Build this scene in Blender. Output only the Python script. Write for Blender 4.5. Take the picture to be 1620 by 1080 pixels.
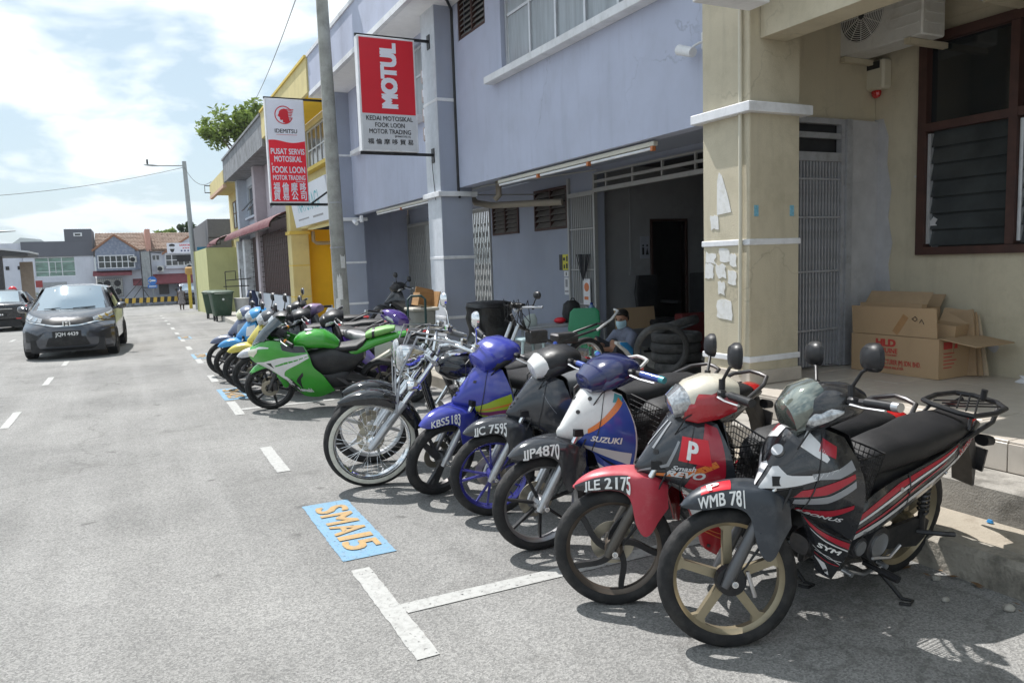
import bpy, math, random
from mathutils import Vector, Matrix
for o in list(bpy.data.objects): bpy.data.objects.remove(o)
random.seed(7)
SC = bpy.context.scene
COL = SC.collection
PI = math.pi
def rad(a): return math.radians(a)
V = Vector
# ------------------------------------------------------------------ camera
cam_d = bpy.data.cameras.new('camera'); cam = bpy.data.objects.new('camera', cam_d); COL.objects.link(cam)
YAW, PIT, ROL = 0.4603, -0.104863, -0.033359
fw = V((math.sin(YAW)*math.cos(PIT), math.cos(YAW)*math.cos(PIT), math.sin(PIT)))
rt = V((math.cos(YAW), -math.sin(YAW), 0)); up = rt.cross(fw)
r2 = rt*math.cos(ROL)+up*math.sin(ROL); u2 = -rt*math.sin(ROL)+up*math.cos(ROL)
mw = Matrix.Identity(4)
for i in range(3):
    mw[i][0] = r2[i]; mw[i][1] = u2[i]; mw[i][2] = -fw[i]
mw[2][3] = 1.65
cam.matrix_world = mw
cam_d.sensor_width = 36; cam_d.lens = 1207/1620*36
cam_d.clip_start = 0.05; cam_d.clip_end = 9000
SC.camera = cam
# ------------------------------------------------------------------ sky, sun, exposure
SUN = V((-0.18, 0.60, 1.0)).normalized()          # direction towards the sun
sun_el = math.asin(SUN.z); sun_az = math.atan2(SUN.x, SUN.y)
W = bpy.data.worlds.new('World'); SC.world = W; W.use_nodes = True
nt = W.node_tree; nt.nodes.clear()
def wn(t, **k):
    n = nt.nodes.new(t)
    for a, b in k.items(): setattr(n, a, b)
    return n
sky = wn('ShaderNodeTexSky', sky_type='NISHITA', sun_disc=False, sun_elevation=sun_el, sun_rotation=sun_az,
         altitude=40, air_density=1.0, dust_density=1.6, ozone_density=1.0)
tc = wn('ShaderNodeTexCoord')
sep = wn('ShaderNodeSeparateXYZ'); nt.links.new(tc.outputs['Generated'], sep.inputs[0])
# project the view direction on a cloud deck, so clouds shrink towards the horizon
dz = wn('ShaderNodeMath', operation='ADD'); nt.links.new(sep.outputs['Z'], dz.inputs[0]); dz.inputs[1].default_value = 0.28
dz2 = wn('ShaderNodeMath', operation='MAXIMUM'); nt.links.new(dz.outputs[0], dz2.inputs[0]); dz2.inputs[1].default_value = 0.05
div = wn('ShaderNodeVectorMath', operation='DIVIDE'); nt.links.new(tc.outputs['Generated'], div.inputs[0])
cmb = wn('ShaderNodeCombineXYZ')
for i in range(3): nt.links.new(dz2.outputs[0], cmb.inputs[i])
nt.links.new(cmb.outputs[0], div.inputs[1])
mp = wn('ShaderNodeMapping'); mp.inputs['Location'].default_value = (3.1, 1.75, 0.4); mp.inputs['Scale'].default_value = (1, 1, 1.6)
nt.links.new(div.outputs[0], mp.inputs[0])
n1 = wn('ShaderNodeTexNoise'); n1.inputs['Scale'].default_value = 3.1; n1.inputs['Detail'].default_value = 9; n1.inputs['Roughness'].default_value = 0.52
n1.inputs['Distortion'].default_value = 0.25
nt.links.new(mp.outputs[0], n1.inputs['Vector'])
cr = wn('ShaderNodeValToRGB'); cr.color_ramp.elements[0].position = 0.455; cr.color_ramp.elements[1].position = 0.585
nt.links.new(n1.outputs['Fac'], cr.inputs[0])
mx = wn('ShaderNodeMix', data_type='RGBA')
nt.links.new(cr.outputs[0], mx.inputs[0])
bst = wn('ShaderNodeMix', data_type='RGBA', blend_type='MULTIPLY'); bst.inputs[0].default_value = 1.0
nt.links.new(sky.outputs[0], bst.inputs[6]); bst.inputs[7].default_value = (1.18, 1.24, 1.24, 1)
hz = wn('ShaderNodeMix', data_type='RGBA'); hz.inputs[0].default_value = 0.52; hz.inputs[7].default_value = (7.6, 9.6, 10.6, 1)
nt.links.new(bst.outputs[2], hz.inputs[6])
nt.links.new(hz.outputs[2], mx.inputs[6]); mx.inputs[7].default_value = (12.4, 13.2, 13.8, 1)
bg = wn('ShaderNodeBackground'); bg.inputs['Strength'].default_value = 0.072
nt.links.new(mx.outputs[2], bg.inputs['Color'])
wo = wn('ShaderNodeOutputWorld'); nt.links.new(bg.outputs[0], wo.inputs['Surface'])
sd = bpy.data.lights.new('sun', 'SUN'); sd.energy = 4.7; sd.angle = rad(0.53); sd.color = (1.0, 0.975, 0.945)
so = bpy.data.objects.new('sun', sd); COL.objects.link(so); so.rotation_euler = SUN.to_track_quat('Z', 'Y').to_euler(); so.location = (0, 0, 30)
SC.view_settings.view_transform = 'Standard'; SC.view_settings.look = 'None'
SC.view_settings.exposure = 0.43; SC.view_settings.gamma = 1; SC.view_settings.use_curve_mapping = False
SC.cycles.max_bounces = 8; SC.cycles.diffuse_bounces = 4; SC.cycles.glossy_bounces = 4; SC.cycles.transmission_bounces = 6; SC.cycles.transparent_max_bounces = 12
SC.cycles.caustics_reflective = False; SC.cycles.caustics_refractive = False
# ------------------------------------------------------------------ materials
MATS = {}
def pm(name, col, rough=0.5, metal=0.0, var=0.10, sc=6.0, bump=0.0, bsc=60.0, coat=0.0, dirt=None, streak=0.0, trans=0.0, emit=0.0, spec=0.5, stretch=None, rv=0.0, crack=0.0):
    """Principled material; colour mottled by noise, optional dirt (colour, amount, scale), vertical streaks and fine bump."""
    if name in MATS: return MATS[name]
    m = bpy.data.materials.new(name); m.use_nodes = True; t = m.node_tree; N = t.nodes; L = t.links
    b = N['Principled BSDF']; b.inputs['Roughness'].default_value = rough; b.inputs['Metallic'].default_value = metal
    b.inputs['Coat Weight'].default_value = coat; b.inputs['Coat Roughness'].default_value = 0.06
    b.inputs['Specular IOR Level'].default_value = spec
    c4 = (*col, 1)
    b.inputs['Base Color'].default_value = c4
    if trans: b.inputs['Transmission Weight'].default_value = trans
    if emit:
        b.inputs['Emission Color'].default_value = c4; b.inputs['Emission Strength'].default_value = emit
    if var or dirt or streak or bump or rv:
        tc = N.new('ShaderNodeTexCoord'); src = tc.outputs['Object']
        if stretch:
            mp = N.new('ShaderNodeMapping'); mp.inputs['Scale'].default_value = stretch; L.new(src, mp.inputs[0]); src = mp.outputs[0]
        cur = None
        def noise(s, d=5, r=0.6, vec=None):
            n = N.new('ShaderNodeTexNoise'); n.inputs['Scale'].default_value = s; n.inputs['Detail'].default_value = d; n.inputs['Roughness'].default_value = r
            L.new(vec or src, n.inputs['Vector']); return n.outputs['Fac']
        def ramp(f, a, b_):
            r = N.new('ShaderNodeMapRange'); r.inputs['From Min'].default_value = a; r.inputs['From Max'].default_value = b_
            L.new(f, r.inputs[0]); return r.outputs[0]
        def mix(f, A, B, blend='MIX'):
            x = N.new('ShaderNodeMix'); x.data_type = 'RGBA'; x.blend_type = blend
            if isinstance(f, float): x.inputs[0].default_value = f
            else: L.new(f, x.inputs[0])
            for i, q in ((6, A), (7, B)):
                if isinstance(q, tuple): x.inputs[i].default_value = q
                else: L.new(q, x.inputs[i])
            return x.outputs[2]
        cur = c4
        if var:
            lo = tuple(max(0, c*(1-var)) for c in col)+(1,); hi = tuple(min(1, c*(1+var)) for c in col)+(1,)
            cur = mix(ramp(noise(sc), 0.3, 0.7), lo, hi)
        if streak:
            mp = N.new('ShaderNodeMapping'); mp.inputs['Scale'].default_value = (1, 1, 0.10); L.new(tc.outputs['Object'], mp.inputs[0])
            f = ramp(noise(7.0, 6, 0.65, mp.outputs[0]), 0.52, 0.78)
            mm = N.new('ShaderNodeMath'); mm.operation = 'MULTIPLY'; L.new(f, mm.inputs[0]); mm.inputs[1].default_value = streak
            cur = mix(mm.outputs[0], cur, tuple(c*0.45 for c in col)+(1,))
        if dirt:
            dc, amt, ds = dirt
            f = ramp(noise(ds, 8, 0.7), 0.48, 0.70)
            mm = N.new('ShaderNodeMath'); mm.operation = 'MULTIPLY'; L.new(f, mm.inputs[0]); mm.inputs[1].default_value = amt
            cur = mix(mm.outputs[0], cur, (*dc, 1))
        if crack:
            vo = N.new('ShaderNodeTexVoronoi'); vo.feature = 'DISTANCE_TO_EDGE'; vo.inputs['Scale'].default_value = 0.42
            nz = N.new('ShaderNodeTexNoise'); nz.inputs['Scale'].default_value = 2.2; nz.inputs['Detail'].default_value = 6; L.new(src, nz.inputs['Vector'])
            ad = N.new('ShaderNodeVectorMath'); ad.operation = 'ADD'; L.new(src, ad.inputs[0]); L.new(nz.outputs['Color'], ad.inputs[1]); L.new(ad.outputs[0], vo.inputs['Vector'])
            r = N.new('ShaderNodeMapRange'); r.inputs[1].default_value = .0015; r.inputs[2].default_value = .005; r.inputs[3].default_value = crack; r.inputs[4].default_value = 0; L.new(vo.outputs['Distance'], r.inputs[0])
            msk = N.new('ShaderNodeMath'); msk.operation = 'MULTIPLY'; L.new(r.outputs[0], msk.inputs[0]); L.new(ramp(noise(.7), .5, .6), msk.inputs[1])
            cur = mix(msk.outputs[0], cur, tuple(c*.35 for c in col)+(1,))
        if not isinstance(cur, tuple): L.new(cur, b.inputs['Base Color'])
        if rv:
            r = N.new('ShaderNodeMapRange'); r.inputs['To Min'].default_value = max(0.02, rough-rv); r.inputs['To Max'].default_value = min(1, rough+rv)
            r.inputs['From Min'].default_value = 0.3; r.inputs['From Max'].default_value = 0.7
            L.new(noise(sc*2.5), r.inputs[0]); L.new(r.outputs[0], b.inputs['Roughness'])
        if bump:
            bn = N.new('ShaderNodeBump'); bn.inputs['Strength'].default_value = bump; bn.inputs['Distance'].default_value = 0.01
            L.new(noise(bsc, 4, 0.6), bn.inputs['Height']); L.new(bn.outputs[0], b.inputs['Normal'])
    MATS[name] = m
    return m
def paint(name, col, rough=0.22, metal=0.0, dust=0.13):
    return pm(name, col, rough=rough, metal=metal, var=0.06, sc=5, coat=0.55, dirt=((0.23, 0.21, 0.18), dust, 7.0), rv=0.07)
GREY = (0.23, 0.22, 0.20)
# ------------------------------------------------------------------ mesh builder
class MB:
    def __init__(s): s.v = []; s.f = []; s.m = []
    def add(s, vs, fs, mi=0, M=None):
        o = len(s.v)
        s.v += [tuple(M @ V(p)) if M else tuple(p) for p in vs]
        s.f += [tuple(i+o for i in f) for f in fs]; s.m += [mi]*len(fs); return s
    def join(s, b, mi=None):
        o = len(s.v); s.v += b.v; s.f += [tuple(i+o for i in f) for f in b.f]; s.m += b.m if mi is None else [mi]*len(b.m); return s
    def xf(s, M):
        s.v = [tuple(M @ V(p)) for p in s.v]; return s
    def box(s, x0, x1, y0, y1, z0, z1, mi=0, M=None, bev=0.0):
        cx, cy, cz = (x0+x1)/2, (y0+y1)/2, (z0+z1)/2; hx, hy, hz = abs(x1-x0)/2, abs(y1-y0)/2, abs(z1-z0)/2
        if not bev:
            vs = [(cx+a*hx, cy+b*hy, cz+c*hz) for a in (-1, 1) for b in (-1, 1) for c in (-1, 1)]
            fs = [(0, 1, 3, 2), (4, 6, 7, 5), (0, 4, 5, 1), (2, 3, 7, 6), (0, 2, 6, 4), (1, 5, 7, 3)]
            return s.add(vs, fs, mi, M)
        b = min(bev, hx*0.9, hy*0.9, hz*0.9); vs = []; ix = {}
        for a in (-1, 1):
            for c in (-1, 1):
                for d in (-1, 1):
                    for k in range(3):
                        q = [hx-b, hy-b, hz-b]; q[k] += b
                        ix[a, c, d, k] = len(vs); vs.append((cx+a*q[0], cy+c*q[1], cz+d*q[2]))
        fs = []
        for a in (-1, 1):
            fs.append((ix[a, -1, -1, 0], ix[a, 1, -1, 0], ix[a, 1, 1, 0], ix[a, -1, 1, 0]))
            fs.append((ix[-1, a, -1, 1], ix[1, a, -1, 1], ix[1, a, 1, 1], ix[-1, a, 1, 1]))
            fs.append((ix[-1, -1, a, 2], ix[1, -1, a, 2], ix[1, 1, a, 2], ix[-1, 1, a, 2]))
            for c in (-1, 1):
                fs.append((ix[a, c, -1, 0], ix[a, c, 1, 0], ix[a, c, 1, 1], ix[a, c, -1, 1]))
                fs.append((ix[a, -1, c, 0], ix[a, 1, c, 0], ix[a, 1, c, 2], ix[a, -1, c, 2]))
                fs.append((ix[-1, a, c, 1], ix[1, a, c, 1], ix[1, a, c, 2], ix[-1, a, c, 2]))
                for d in (-1, 1): fs.append((ix[a, c, d, 0], ix[a, c, d, 1], ix[a, c, d, 2]))
        return s.add(vs, fs, mi, M)
    def tube(s, pts, r, n=8, mi=0, caps=True, M=None, closed=False, flat=1.0):
        P = [V(p) for p in pts]; k = len(P)
        rs = r if isinstance(r, (list, tuple)) else [r]*k
        vs = []; N0 = None
        for i in range(k):
            if closed: t = P[(i+1) % k]-P[i-1]
            else: t = P[min(i+1, k-1)]-P[max(i-1, 0)]
            if t.length < 1e-9: t = V((0, 0, 1))
            t.normalize()
            if N0 is None:
                a = V((0, 0, 1)) if abs(t.z) < 0.9 else V((1, 0, 0)); N0 = t.cross(a).normalized()
            else:
                N0 = (N0-t*N0.dot(t)); N0 = N0.normalized() if N0.length > 1e-6 else t.orthogonal().normalized()
            B = t.cross(N0)
            for j in range(n):
                a = 2*PI*j/n; vs.append(P[i]+N0*math.cos(a)*rs[i]+B*math.sin(a)*rs[i]*flat)
        fs = []
        for i in range(k if closed else k-1):
            i2 = (i+1) % k
            for j in range(n):
                j2 = (j+1) % n; fs.append((i*n+j, i*n+j2, i2*n+j2, i2*n+j))
        if caps and not closed: fs += [tuple(range(n))[::-1], tuple((k-1)*n+j for j in range(n))]
        return s.add(vs, fs, mi, M)
    def lathe(s, prof, n=24, mi=0, M=None, closed=True, fn=None):
        """profile of (y, r) turned about the Y axis"""
        k = len(prof); vs = []
        for i in range(n):
            a = 2*PI*i/n; c, sn = math.cos(a), math.sin(a)
            for j, (y, r) in enumerate(prof):
                if fn: r = fn(i, j, y, r)
                vs.append((r*c, y, r*sn))
        fs = []
        for i in range(n):
            i2 = (i+1) % n
            for j in range(k if closed else k-1):
                j2 = (j+1) % k; fs.append((i*k+j, i*k+j2, i2*k+j2, i2*k+j))
        return s.add(vs, fs, mi, M)
    def disc(s, c, r, axis, h, n=20, mi=0, M=None):
        a = V(axis).normalized()*h; c = V(c); return s.tube([c-a*0.5, c+a*0.5], r, n, mi, M=M)
    def ell(s, c, rx, ry, rz, nu=16, nv=10, mi=0, M=None):
        vs = [(c[0], c[1], c[2]-rz)]
        for i in range(1, nv):
            p = PI*i/nv
            for j in range(nu):
                a = 2*PI*j/nu; vs.append((c[0]+rx*math.sin(p)*math.cos(a), c[1]+ry*math.sin(p)*math.sin(a), c[2]-rz*math.cos(p)))
        vs.append((c[0], c[1], c[2]+rz)); fs = []
        for j in range(nu):
            j2 = (j+1) % nu; fs.append((0, 1+j2, 1+j)); fs.append((len(vs)-1, 1+(nv-2)*nu+j, 1+(nv-2)*nu+j2))
            for i in range(nv-2): fs.append((1+i*nu+j, 1+i*nu+j2, 1+(i+1)*nu+j2, 1+(i+1)*nu+j))
        return s.add(vs, fs, mi, M)
    def prism(s, poly, a, b, plane='xz', mi=0, M=None):
        """polygon extruded from a to b along the axis missing from plane"""
        f = {'xz': lambda p, t: (p[0], t, p[1]), 'xy': lambda p, t: (p[0], p[1], t), 'yz': lambda p, t: (t, p[0], p[1])}[plane]
        n = len(poly); vs = [f(p, a) for p in poly]+[f(p, b) for p in poly]
        fs = [tuple(range(n)), tuple(range(2*n-1, n-1, -1))]+[(i, (i+1) % n, n+(i+1) % n, n+i) for i in range(n)]
        return s.add(vs, fs, mi, M)
    def blob(s, st, n=16, e=2.5, mi=0, M=None, caps=True):
        """superelliptic loft; station = (centre, U vec, V vec) where U and V carry the half sizes"""
        vs = []; k = len(st)
        for c, U, W_ in st:
            c, U, W_ = V(c), V(U), V(W_)
            for j in range(n):
                a = 2*PI*j/n; ca, sa = math.cos(a), math.sin(a)
                vs.append(c+U*math.copysign(abs(ca)**(2/e), ca)+W_*math.copysign(abs(sa)**(2/e), sa))
        fs = [(i*n+j, i*n+(j+1) % n, (i+1)*n+(j+1) % n, (i+1)*n+j) for i in range(k-1) for j in range(n)]
        if caps: fs += [tuple(range(n))[::-1], tuple((k-1)*n+j for j in range(n))]
        return s.add(vs, fs, mi, M)
    def mesh(s, name, mats, ang=38):
        me = bpy.data.meshes.new(name); me.from_pydata(s.v, [], s.f)
        for m in (mats if isinstance(mats, (list, tuple)) else [mats]): me.materials.append(m)
        if any(s.m): me.polygons.foreach_set('material_index', s.m)
        me.polygons.foreach_set('use_smooth', [True]*len(s.f)); me.set_sharp_from_angle(angle=rad(ang)); me.update()
        return me
    def build(s, name, mats, parent=None, label=None, ang=38, kind=None):
        o = bpy.data.objects.new(name, s.mesh(name, mats, ang)); COL.objects.link(o)
        if parent is not None: o.parent = parent
        if label: o['label'] = label
        if kind: o['kind'] = kind
        return o
def thing(name, label, cat, loc=(0, 0, 0), rz=0.0, group=None, M=None):
    o = bpy.data.objects.new(name, None); COL.objects.link(o); o.empty_display_size = 0.1
    if M is not None: o.matrix_world = M
    else: o.location = loc; o.rotation_euler = (0, 0, rz)
    o['label'] = label; o['category'] = cat
    if group: o['group'] = group
    return o
def tag(o, label, cat, group=None):
    o['label'] = label; o['category'] = cat
    if group: o['group'] = group
    return o
def struct(o): o['kind'] = 'structure'; return o
def pbox(name, mat, parent, x0, x1, y0, y1, z0, z1, bev=0.0, label=None):
    return MB().box(x0, x1, y0, y1, z0, z1, bev=bev).build(name, mat, parent, label)
def share(o, parent, loc):
    c = o.copy(); COL.objects.link(c); c.parent = parent; c.location = loc; return c
def walls(mb, x0, x1, y0, y1, z0, z1, holes, mi=0):
    """slab in the yz plane with rectangular holes (ya,yb,za,zb)"""
    ys = sorted({y0, y1, *[h for q in holes for h in q[:2] if y0 < h < y1]}); zs = sorted({z0, z1, *[h for q in holes for h in q[2:] if z0 < h < z1]})
    for a, b in zip(ys, ys[1:]):
        run = None
        for c, d in list(zip(zs, zs[1:]))+[(None, None)]:
            solid = c is not None and not any(q[0] < (a+b)/2 < q[1] and q[2] < (c+d)/2 < q[3] for q in holes)
            if solid: run = (run[0], d) if run else (c, d)
            elif run: mb.box(x0, x1, a, b, run[0], run[1], mi); run = None
    return mb
class Surf:
    """smooth surface through a grid of control points (Catmull-Rom in both directions)"""
    def __init__(s, rows): s.r = [[V(p) for p in q] for q in rows]; s.n = len(rows); s.k = len(rows[0])
    @staticmethod
    def cr(P, t):
        n = len(P)-1; t = min(max(t, 0), 1)*n; i = min(int(t), n-1); f = t-i
        p1, p2 = P[i], P[i+1]; p0 = P[i-1] if i else p1*2-p2; p3 = P[i+2] if i+2 <= n else p2*2-p1
        return 0.5*((2*p1)+(p2-p0)*f+(2*p0-5*p1+4*p2-p3)*f*f+(3*p1-p0-3*p2+p3)*f**3)
    def pt(s, u, v): return s.cr([s.cr(q, u) for q in s.r], v)
    def nrm(s, u, v):
        e = 0.02; a = s.pt(min(u+e, 1), v)-s.pt(max(u-e, 0), v); b = s.pt(u, min(v+e, 1))-s.pt(u, max(v-e, 0))
        n = a.cross(b); return n.normalized() if n.length > 1e-9 else V((0, 0, 1))
    def side(s, ref):
        s.sg = 1.0; p = s.pt(.5, .5)
        if s.nrm(.5, .5).dot(p-V(ref)) < 0: s.sg = -1.0
        return s
    def off(s, u, v, d): return s.pt(u, v)+s.nrm(u, v)*(d*getattr(s, 'sg', 1.0))
    def mesh(s, mb, nu, nv, th=0.006, mi=0, M=None):
        vs = []; fs = []
        for d in (0.0, -th):
            for j in range(nv+1):
                for i in range(nu+1): vs.append(s.off(i/nu, j/nv, d) if d else s.pt(i/nu, j/nv))
        w = nu+1; o = w*(nv+1)
        for j in range(nv):
            for i in range(nu):
                a = j*w+i; fs.append((a, a+1, a+w+1, a+w)); fs.append((o+a, o+a+w, o+a+w+1, o+a+1))
        for i in range(nu):
            fs.append((i, o+i, o+i+1, i+1)); a = nv*w+i; fs.append((a, a+1, o+a+1, o+a))
        for j in range(nv):
            a = j*w; fs.append((a, a+w, o+a+w, o+a)); a = j*w+nu; fs.append((a, o+a, o+a+w, a+w))
        return mb.add(vs, fs, mi, M)
    def patch(s, mb, A, B, nu=16, nv=9, d=0.0028, mi=0, M=None):
        A = [V((*p, 0)) for p in A]; B = [V((*p, 0)) for p in B]
        def lin(P, t):
            t = t*(len(P)-1); i = min(int(t), len(P)-2); return P[i].lerp(P[i+1], t-i)
        vs = []; fs = []
        for i in range(nu+1):
            for j in range(nv+1):
                q = lin(A, i/nu).lerp(lin(B, i/nu), j/nv); vs.append(s.off(q.x, q.y, d))
        for i in range(nu):
            for j in range(nv):
                a = i*(nv+1)+j; fs.append((a, a+1, a+nv+2, a+nv+1))
        return mb.add(vs, fs, mi, M)
    def text(s, mb, txt, o, du, dv, bold=0.02, shear=0.0, d=0.002, mi=0, M=None):
        vs, fs, w = text_geo(txt, bold, shear)
        out = [s.off(o[0]+x*du[0]+y*dv[0], o[1]+x*du[1]+y*dv[1], d+z) for x, y, z in vs]
        return mb.add(out, fs, mi, M)
_TX = {}
_H = None
def text_geo(txt, bold=0.0, shear=0.0):
    """filled lettering, cap height 1, left edge and baseline at 0"""
    global _H
    key = (txt, bold, shear)
    if key in _TX: return _TX[key]
    def raw(tx):
        c = bpy.data.curves.new('lettering', 'FONT'); c.body = tx; c.offset = 0.0; c.shear = shear; c.resolution_u = 3; c.fill_mode = 'FRONT'
        o = bpy.data.objects.new('lettering', c); COL.objects.link(o)
        dg = bpy.context.evaluated_depsgraph_get(); me = bpy.data.meshes.new_from_object(o.evaluated_get(dg))
        r = [(p.co.x, p.co.y) for p in me.vertices], [tuple(p.vertices) for p in me.polygons]
        bpy.data.objects.remove(o); bpy.data.curves.remove(c); bpy.data.meshes.remove(me); return r
    if _H is None:
        c = raw('H')[0]; _H = max(y for x, y in c)
    vs, fs = raw(txt)
    if not vs: return [], [], 1
    x0 = min(x for x, y in vs); k = 1/_H
    vs = [((x-x0)*k, y*k, 0.0) for x, y in vs]
    if bold:                                   # heavier strokes: shifted copies, each a hair above the last
        q = bold*1.15; base_v, base_f = vs, fs; vs, fs = [], []
        for i, (a, b_) in enumerate(((0, 0), (q, q*.6), (-q, q*.6), (q, -q*.6), (-q, -q*.6))):
            o = len(vs); vs += [(x+a, y+b_, i*0.0004) for x, y, z in base_v]; fs += [tuple(j+o for j in f) for f in base_f]
        x0 = min(v_[0] for v_ in vs); vs = [(x-x0, y, z) for x, y, z in vs]
    w = max(v_[0] for v_ in vs)
    _TX[key] = (vs, fs, w); return _TX[key]
def flat_text(mb, txt, M, h, width=None, bold=0.02, shear=0.0, align='C', mi=0, tall=1.0):
    """text in the local xy plane of M, cap height h, squeezed to width when given"""
    vs, fs, w = text_geo(txt, bold, shear); kx = (width/w) if width else h
    ox = -w*kx/2 if align == 'C' else 0
    return mb.add([(x*kx+ox, y*h, z) for x, y, z in vs], fs, mi, M)
def plane_M(o, xdir, ydir):
    x = V(xdir).normalized(); y = V(ydir).normalized(); z = x.cross(y); M = Matrix.Identity(4)
    for i in range(3): M[i][0], M[i][1], M[i][2], M[i][3] = x[i], y[i], z[i], o[i]
    return M
def zr(y):
    y = min(max(y, 3), 65); return -0.0003*(y-3)**2
# ------------------------------------------------------------------ common materials
asphalt = None
conc = pm('concrete', (0.33, 0.31, 0.28), 0.9, var=0.22, sc=3, bump=0.5, bsc=90, dirt=((0.06, 0.055, 0.045), 0.75, 4.5))
conc_l = pm('pale_concrete', (0.42, 0.40, 0.36), 0.9, var=0.18, sc=4, bump=0.4, bsc=110, dirt=((0.12, 0.11, 0.09), 0.6, 6))
tile_m = pm('beige_tile', (0.52, 0.47, 0.41), 0.38, var=0.06, sc=9, dirt=((0.28, 0.24, 0.2), 0.35, 3.0))
grout = pm('grout', (0.20, 0.185, 0.165), 0.95, var=0.2)
m_white = pm('white_trim', (0.74, 0.75, 0.78), 0.7, var=0.07, sc=3, streak=0.25, dirt=((0.35, 0.35, 0.34), 0.35, 5))
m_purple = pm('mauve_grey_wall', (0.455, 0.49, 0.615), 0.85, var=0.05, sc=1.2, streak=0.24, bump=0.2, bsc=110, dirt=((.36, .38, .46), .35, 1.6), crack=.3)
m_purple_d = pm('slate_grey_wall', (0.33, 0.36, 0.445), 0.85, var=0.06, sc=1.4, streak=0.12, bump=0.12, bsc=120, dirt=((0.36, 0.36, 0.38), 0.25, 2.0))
m_beige = pm('beige_wall', (0.54, 0.485, 0.365), 0.85, var=0.06, sc=1.5, streak=0.32, bump=0.3, bsc=80, dirt=((0.33, 0.29, 0.20), 0.45, 2.6), crack=.28)
m_alu = pm('aluminium', (0.62, 0.63, 0.65), 0.4, 0.6, var=0.08, sc=12)
m_steelgrey = pm('grey_painted_steel', (0.34, 0.35, 0.37), 0.55, 0.1, var=0.14, sc=14, dirt=((0.14, 0.11, 0.09), 0.35, 9))
m_black = pm('black_plastic', (0.014, 0.014, 0.016), 0.42, var=0.25, sc=8, dirt=(GREY, 0.10, 6), rv=0.12, spec=.4)
m_blackgl = paint('gloss_black', (0.012, 0.014, 0.018), 0.16, dust=0.14)
m_rubber = pm('tyre_rubber', (0.017, 0.017, 0.018), 0.72, var=0.3, sc=10, spec=.35, dirt=((0.12, 0.11, 0.10), 0.30, 8), bump=0.15, bsc=150)
m_vinyl = pm('black_vinyl', (0.014, 0.014, 0.016), 0.5, var=0.15, sc=5, bump=0.3, bsc=260, spec=.38, dirt=((0.14, 0.13, 0.12), 0.14, 5))
m_chrome = pm('chrome', (0.78, 0.79, 0.80), 0.1, 1.0, var=0.04, sc=10, rv=0.06)
m_silver = pm('silver_metal', (0.50, 0.51, 0.53), 0.32, 0.85, var=0.1, sc=10, dirt=((0.16, 0.14, 0.12), 0.3, 9))
m_dmetal = pm('dark_metal', (0.075, 0.075, 0.08), 0.45, 0.7, var=0.25, sc=14, dirt=((0.16, 0.13, 0.10), 0.35, 10))
m_gold = pm('dull_gold_alloy', (0.33, 0.28, 0.19), 0.42, 0.55, var=0.12, sc=9, dirt=((0.14, 0.12, 0.09), 0.45, 9))
m_glass = pm('dark_glass', (0.015, 0.018, 0.02), 0.06, var=0, spec=0.8)
m_lens = pm('clear_lens', (0.42, 0.43, 0.44), 0.08, 0.55, var=0.45, sc=60, coat=1.0)
m_mirror = pm('mirror_glass', (0.85, 0.87, 0.9), 0.03, 1.0, var=0)
m_amber = pm('amber_lens', (0.75, 0.28, 0.03), 0.15, coat=1)
m_redlens = pm('red_lens', (0.45, 0.015, 0.015), 0.12, coat=1)
m_letter = pm('white_lettering', (0.80, 0.80, 0.79), 0.5, var=0.06, sc=30)
m_wood = pm('brown_wood', (0.055, 0.022, 0.016), 0.6, var=0.25, sc=8)
m_dark = pm('dark_interior', (0.035, 0.035, 0.038), 0.9, var=0.2)
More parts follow.
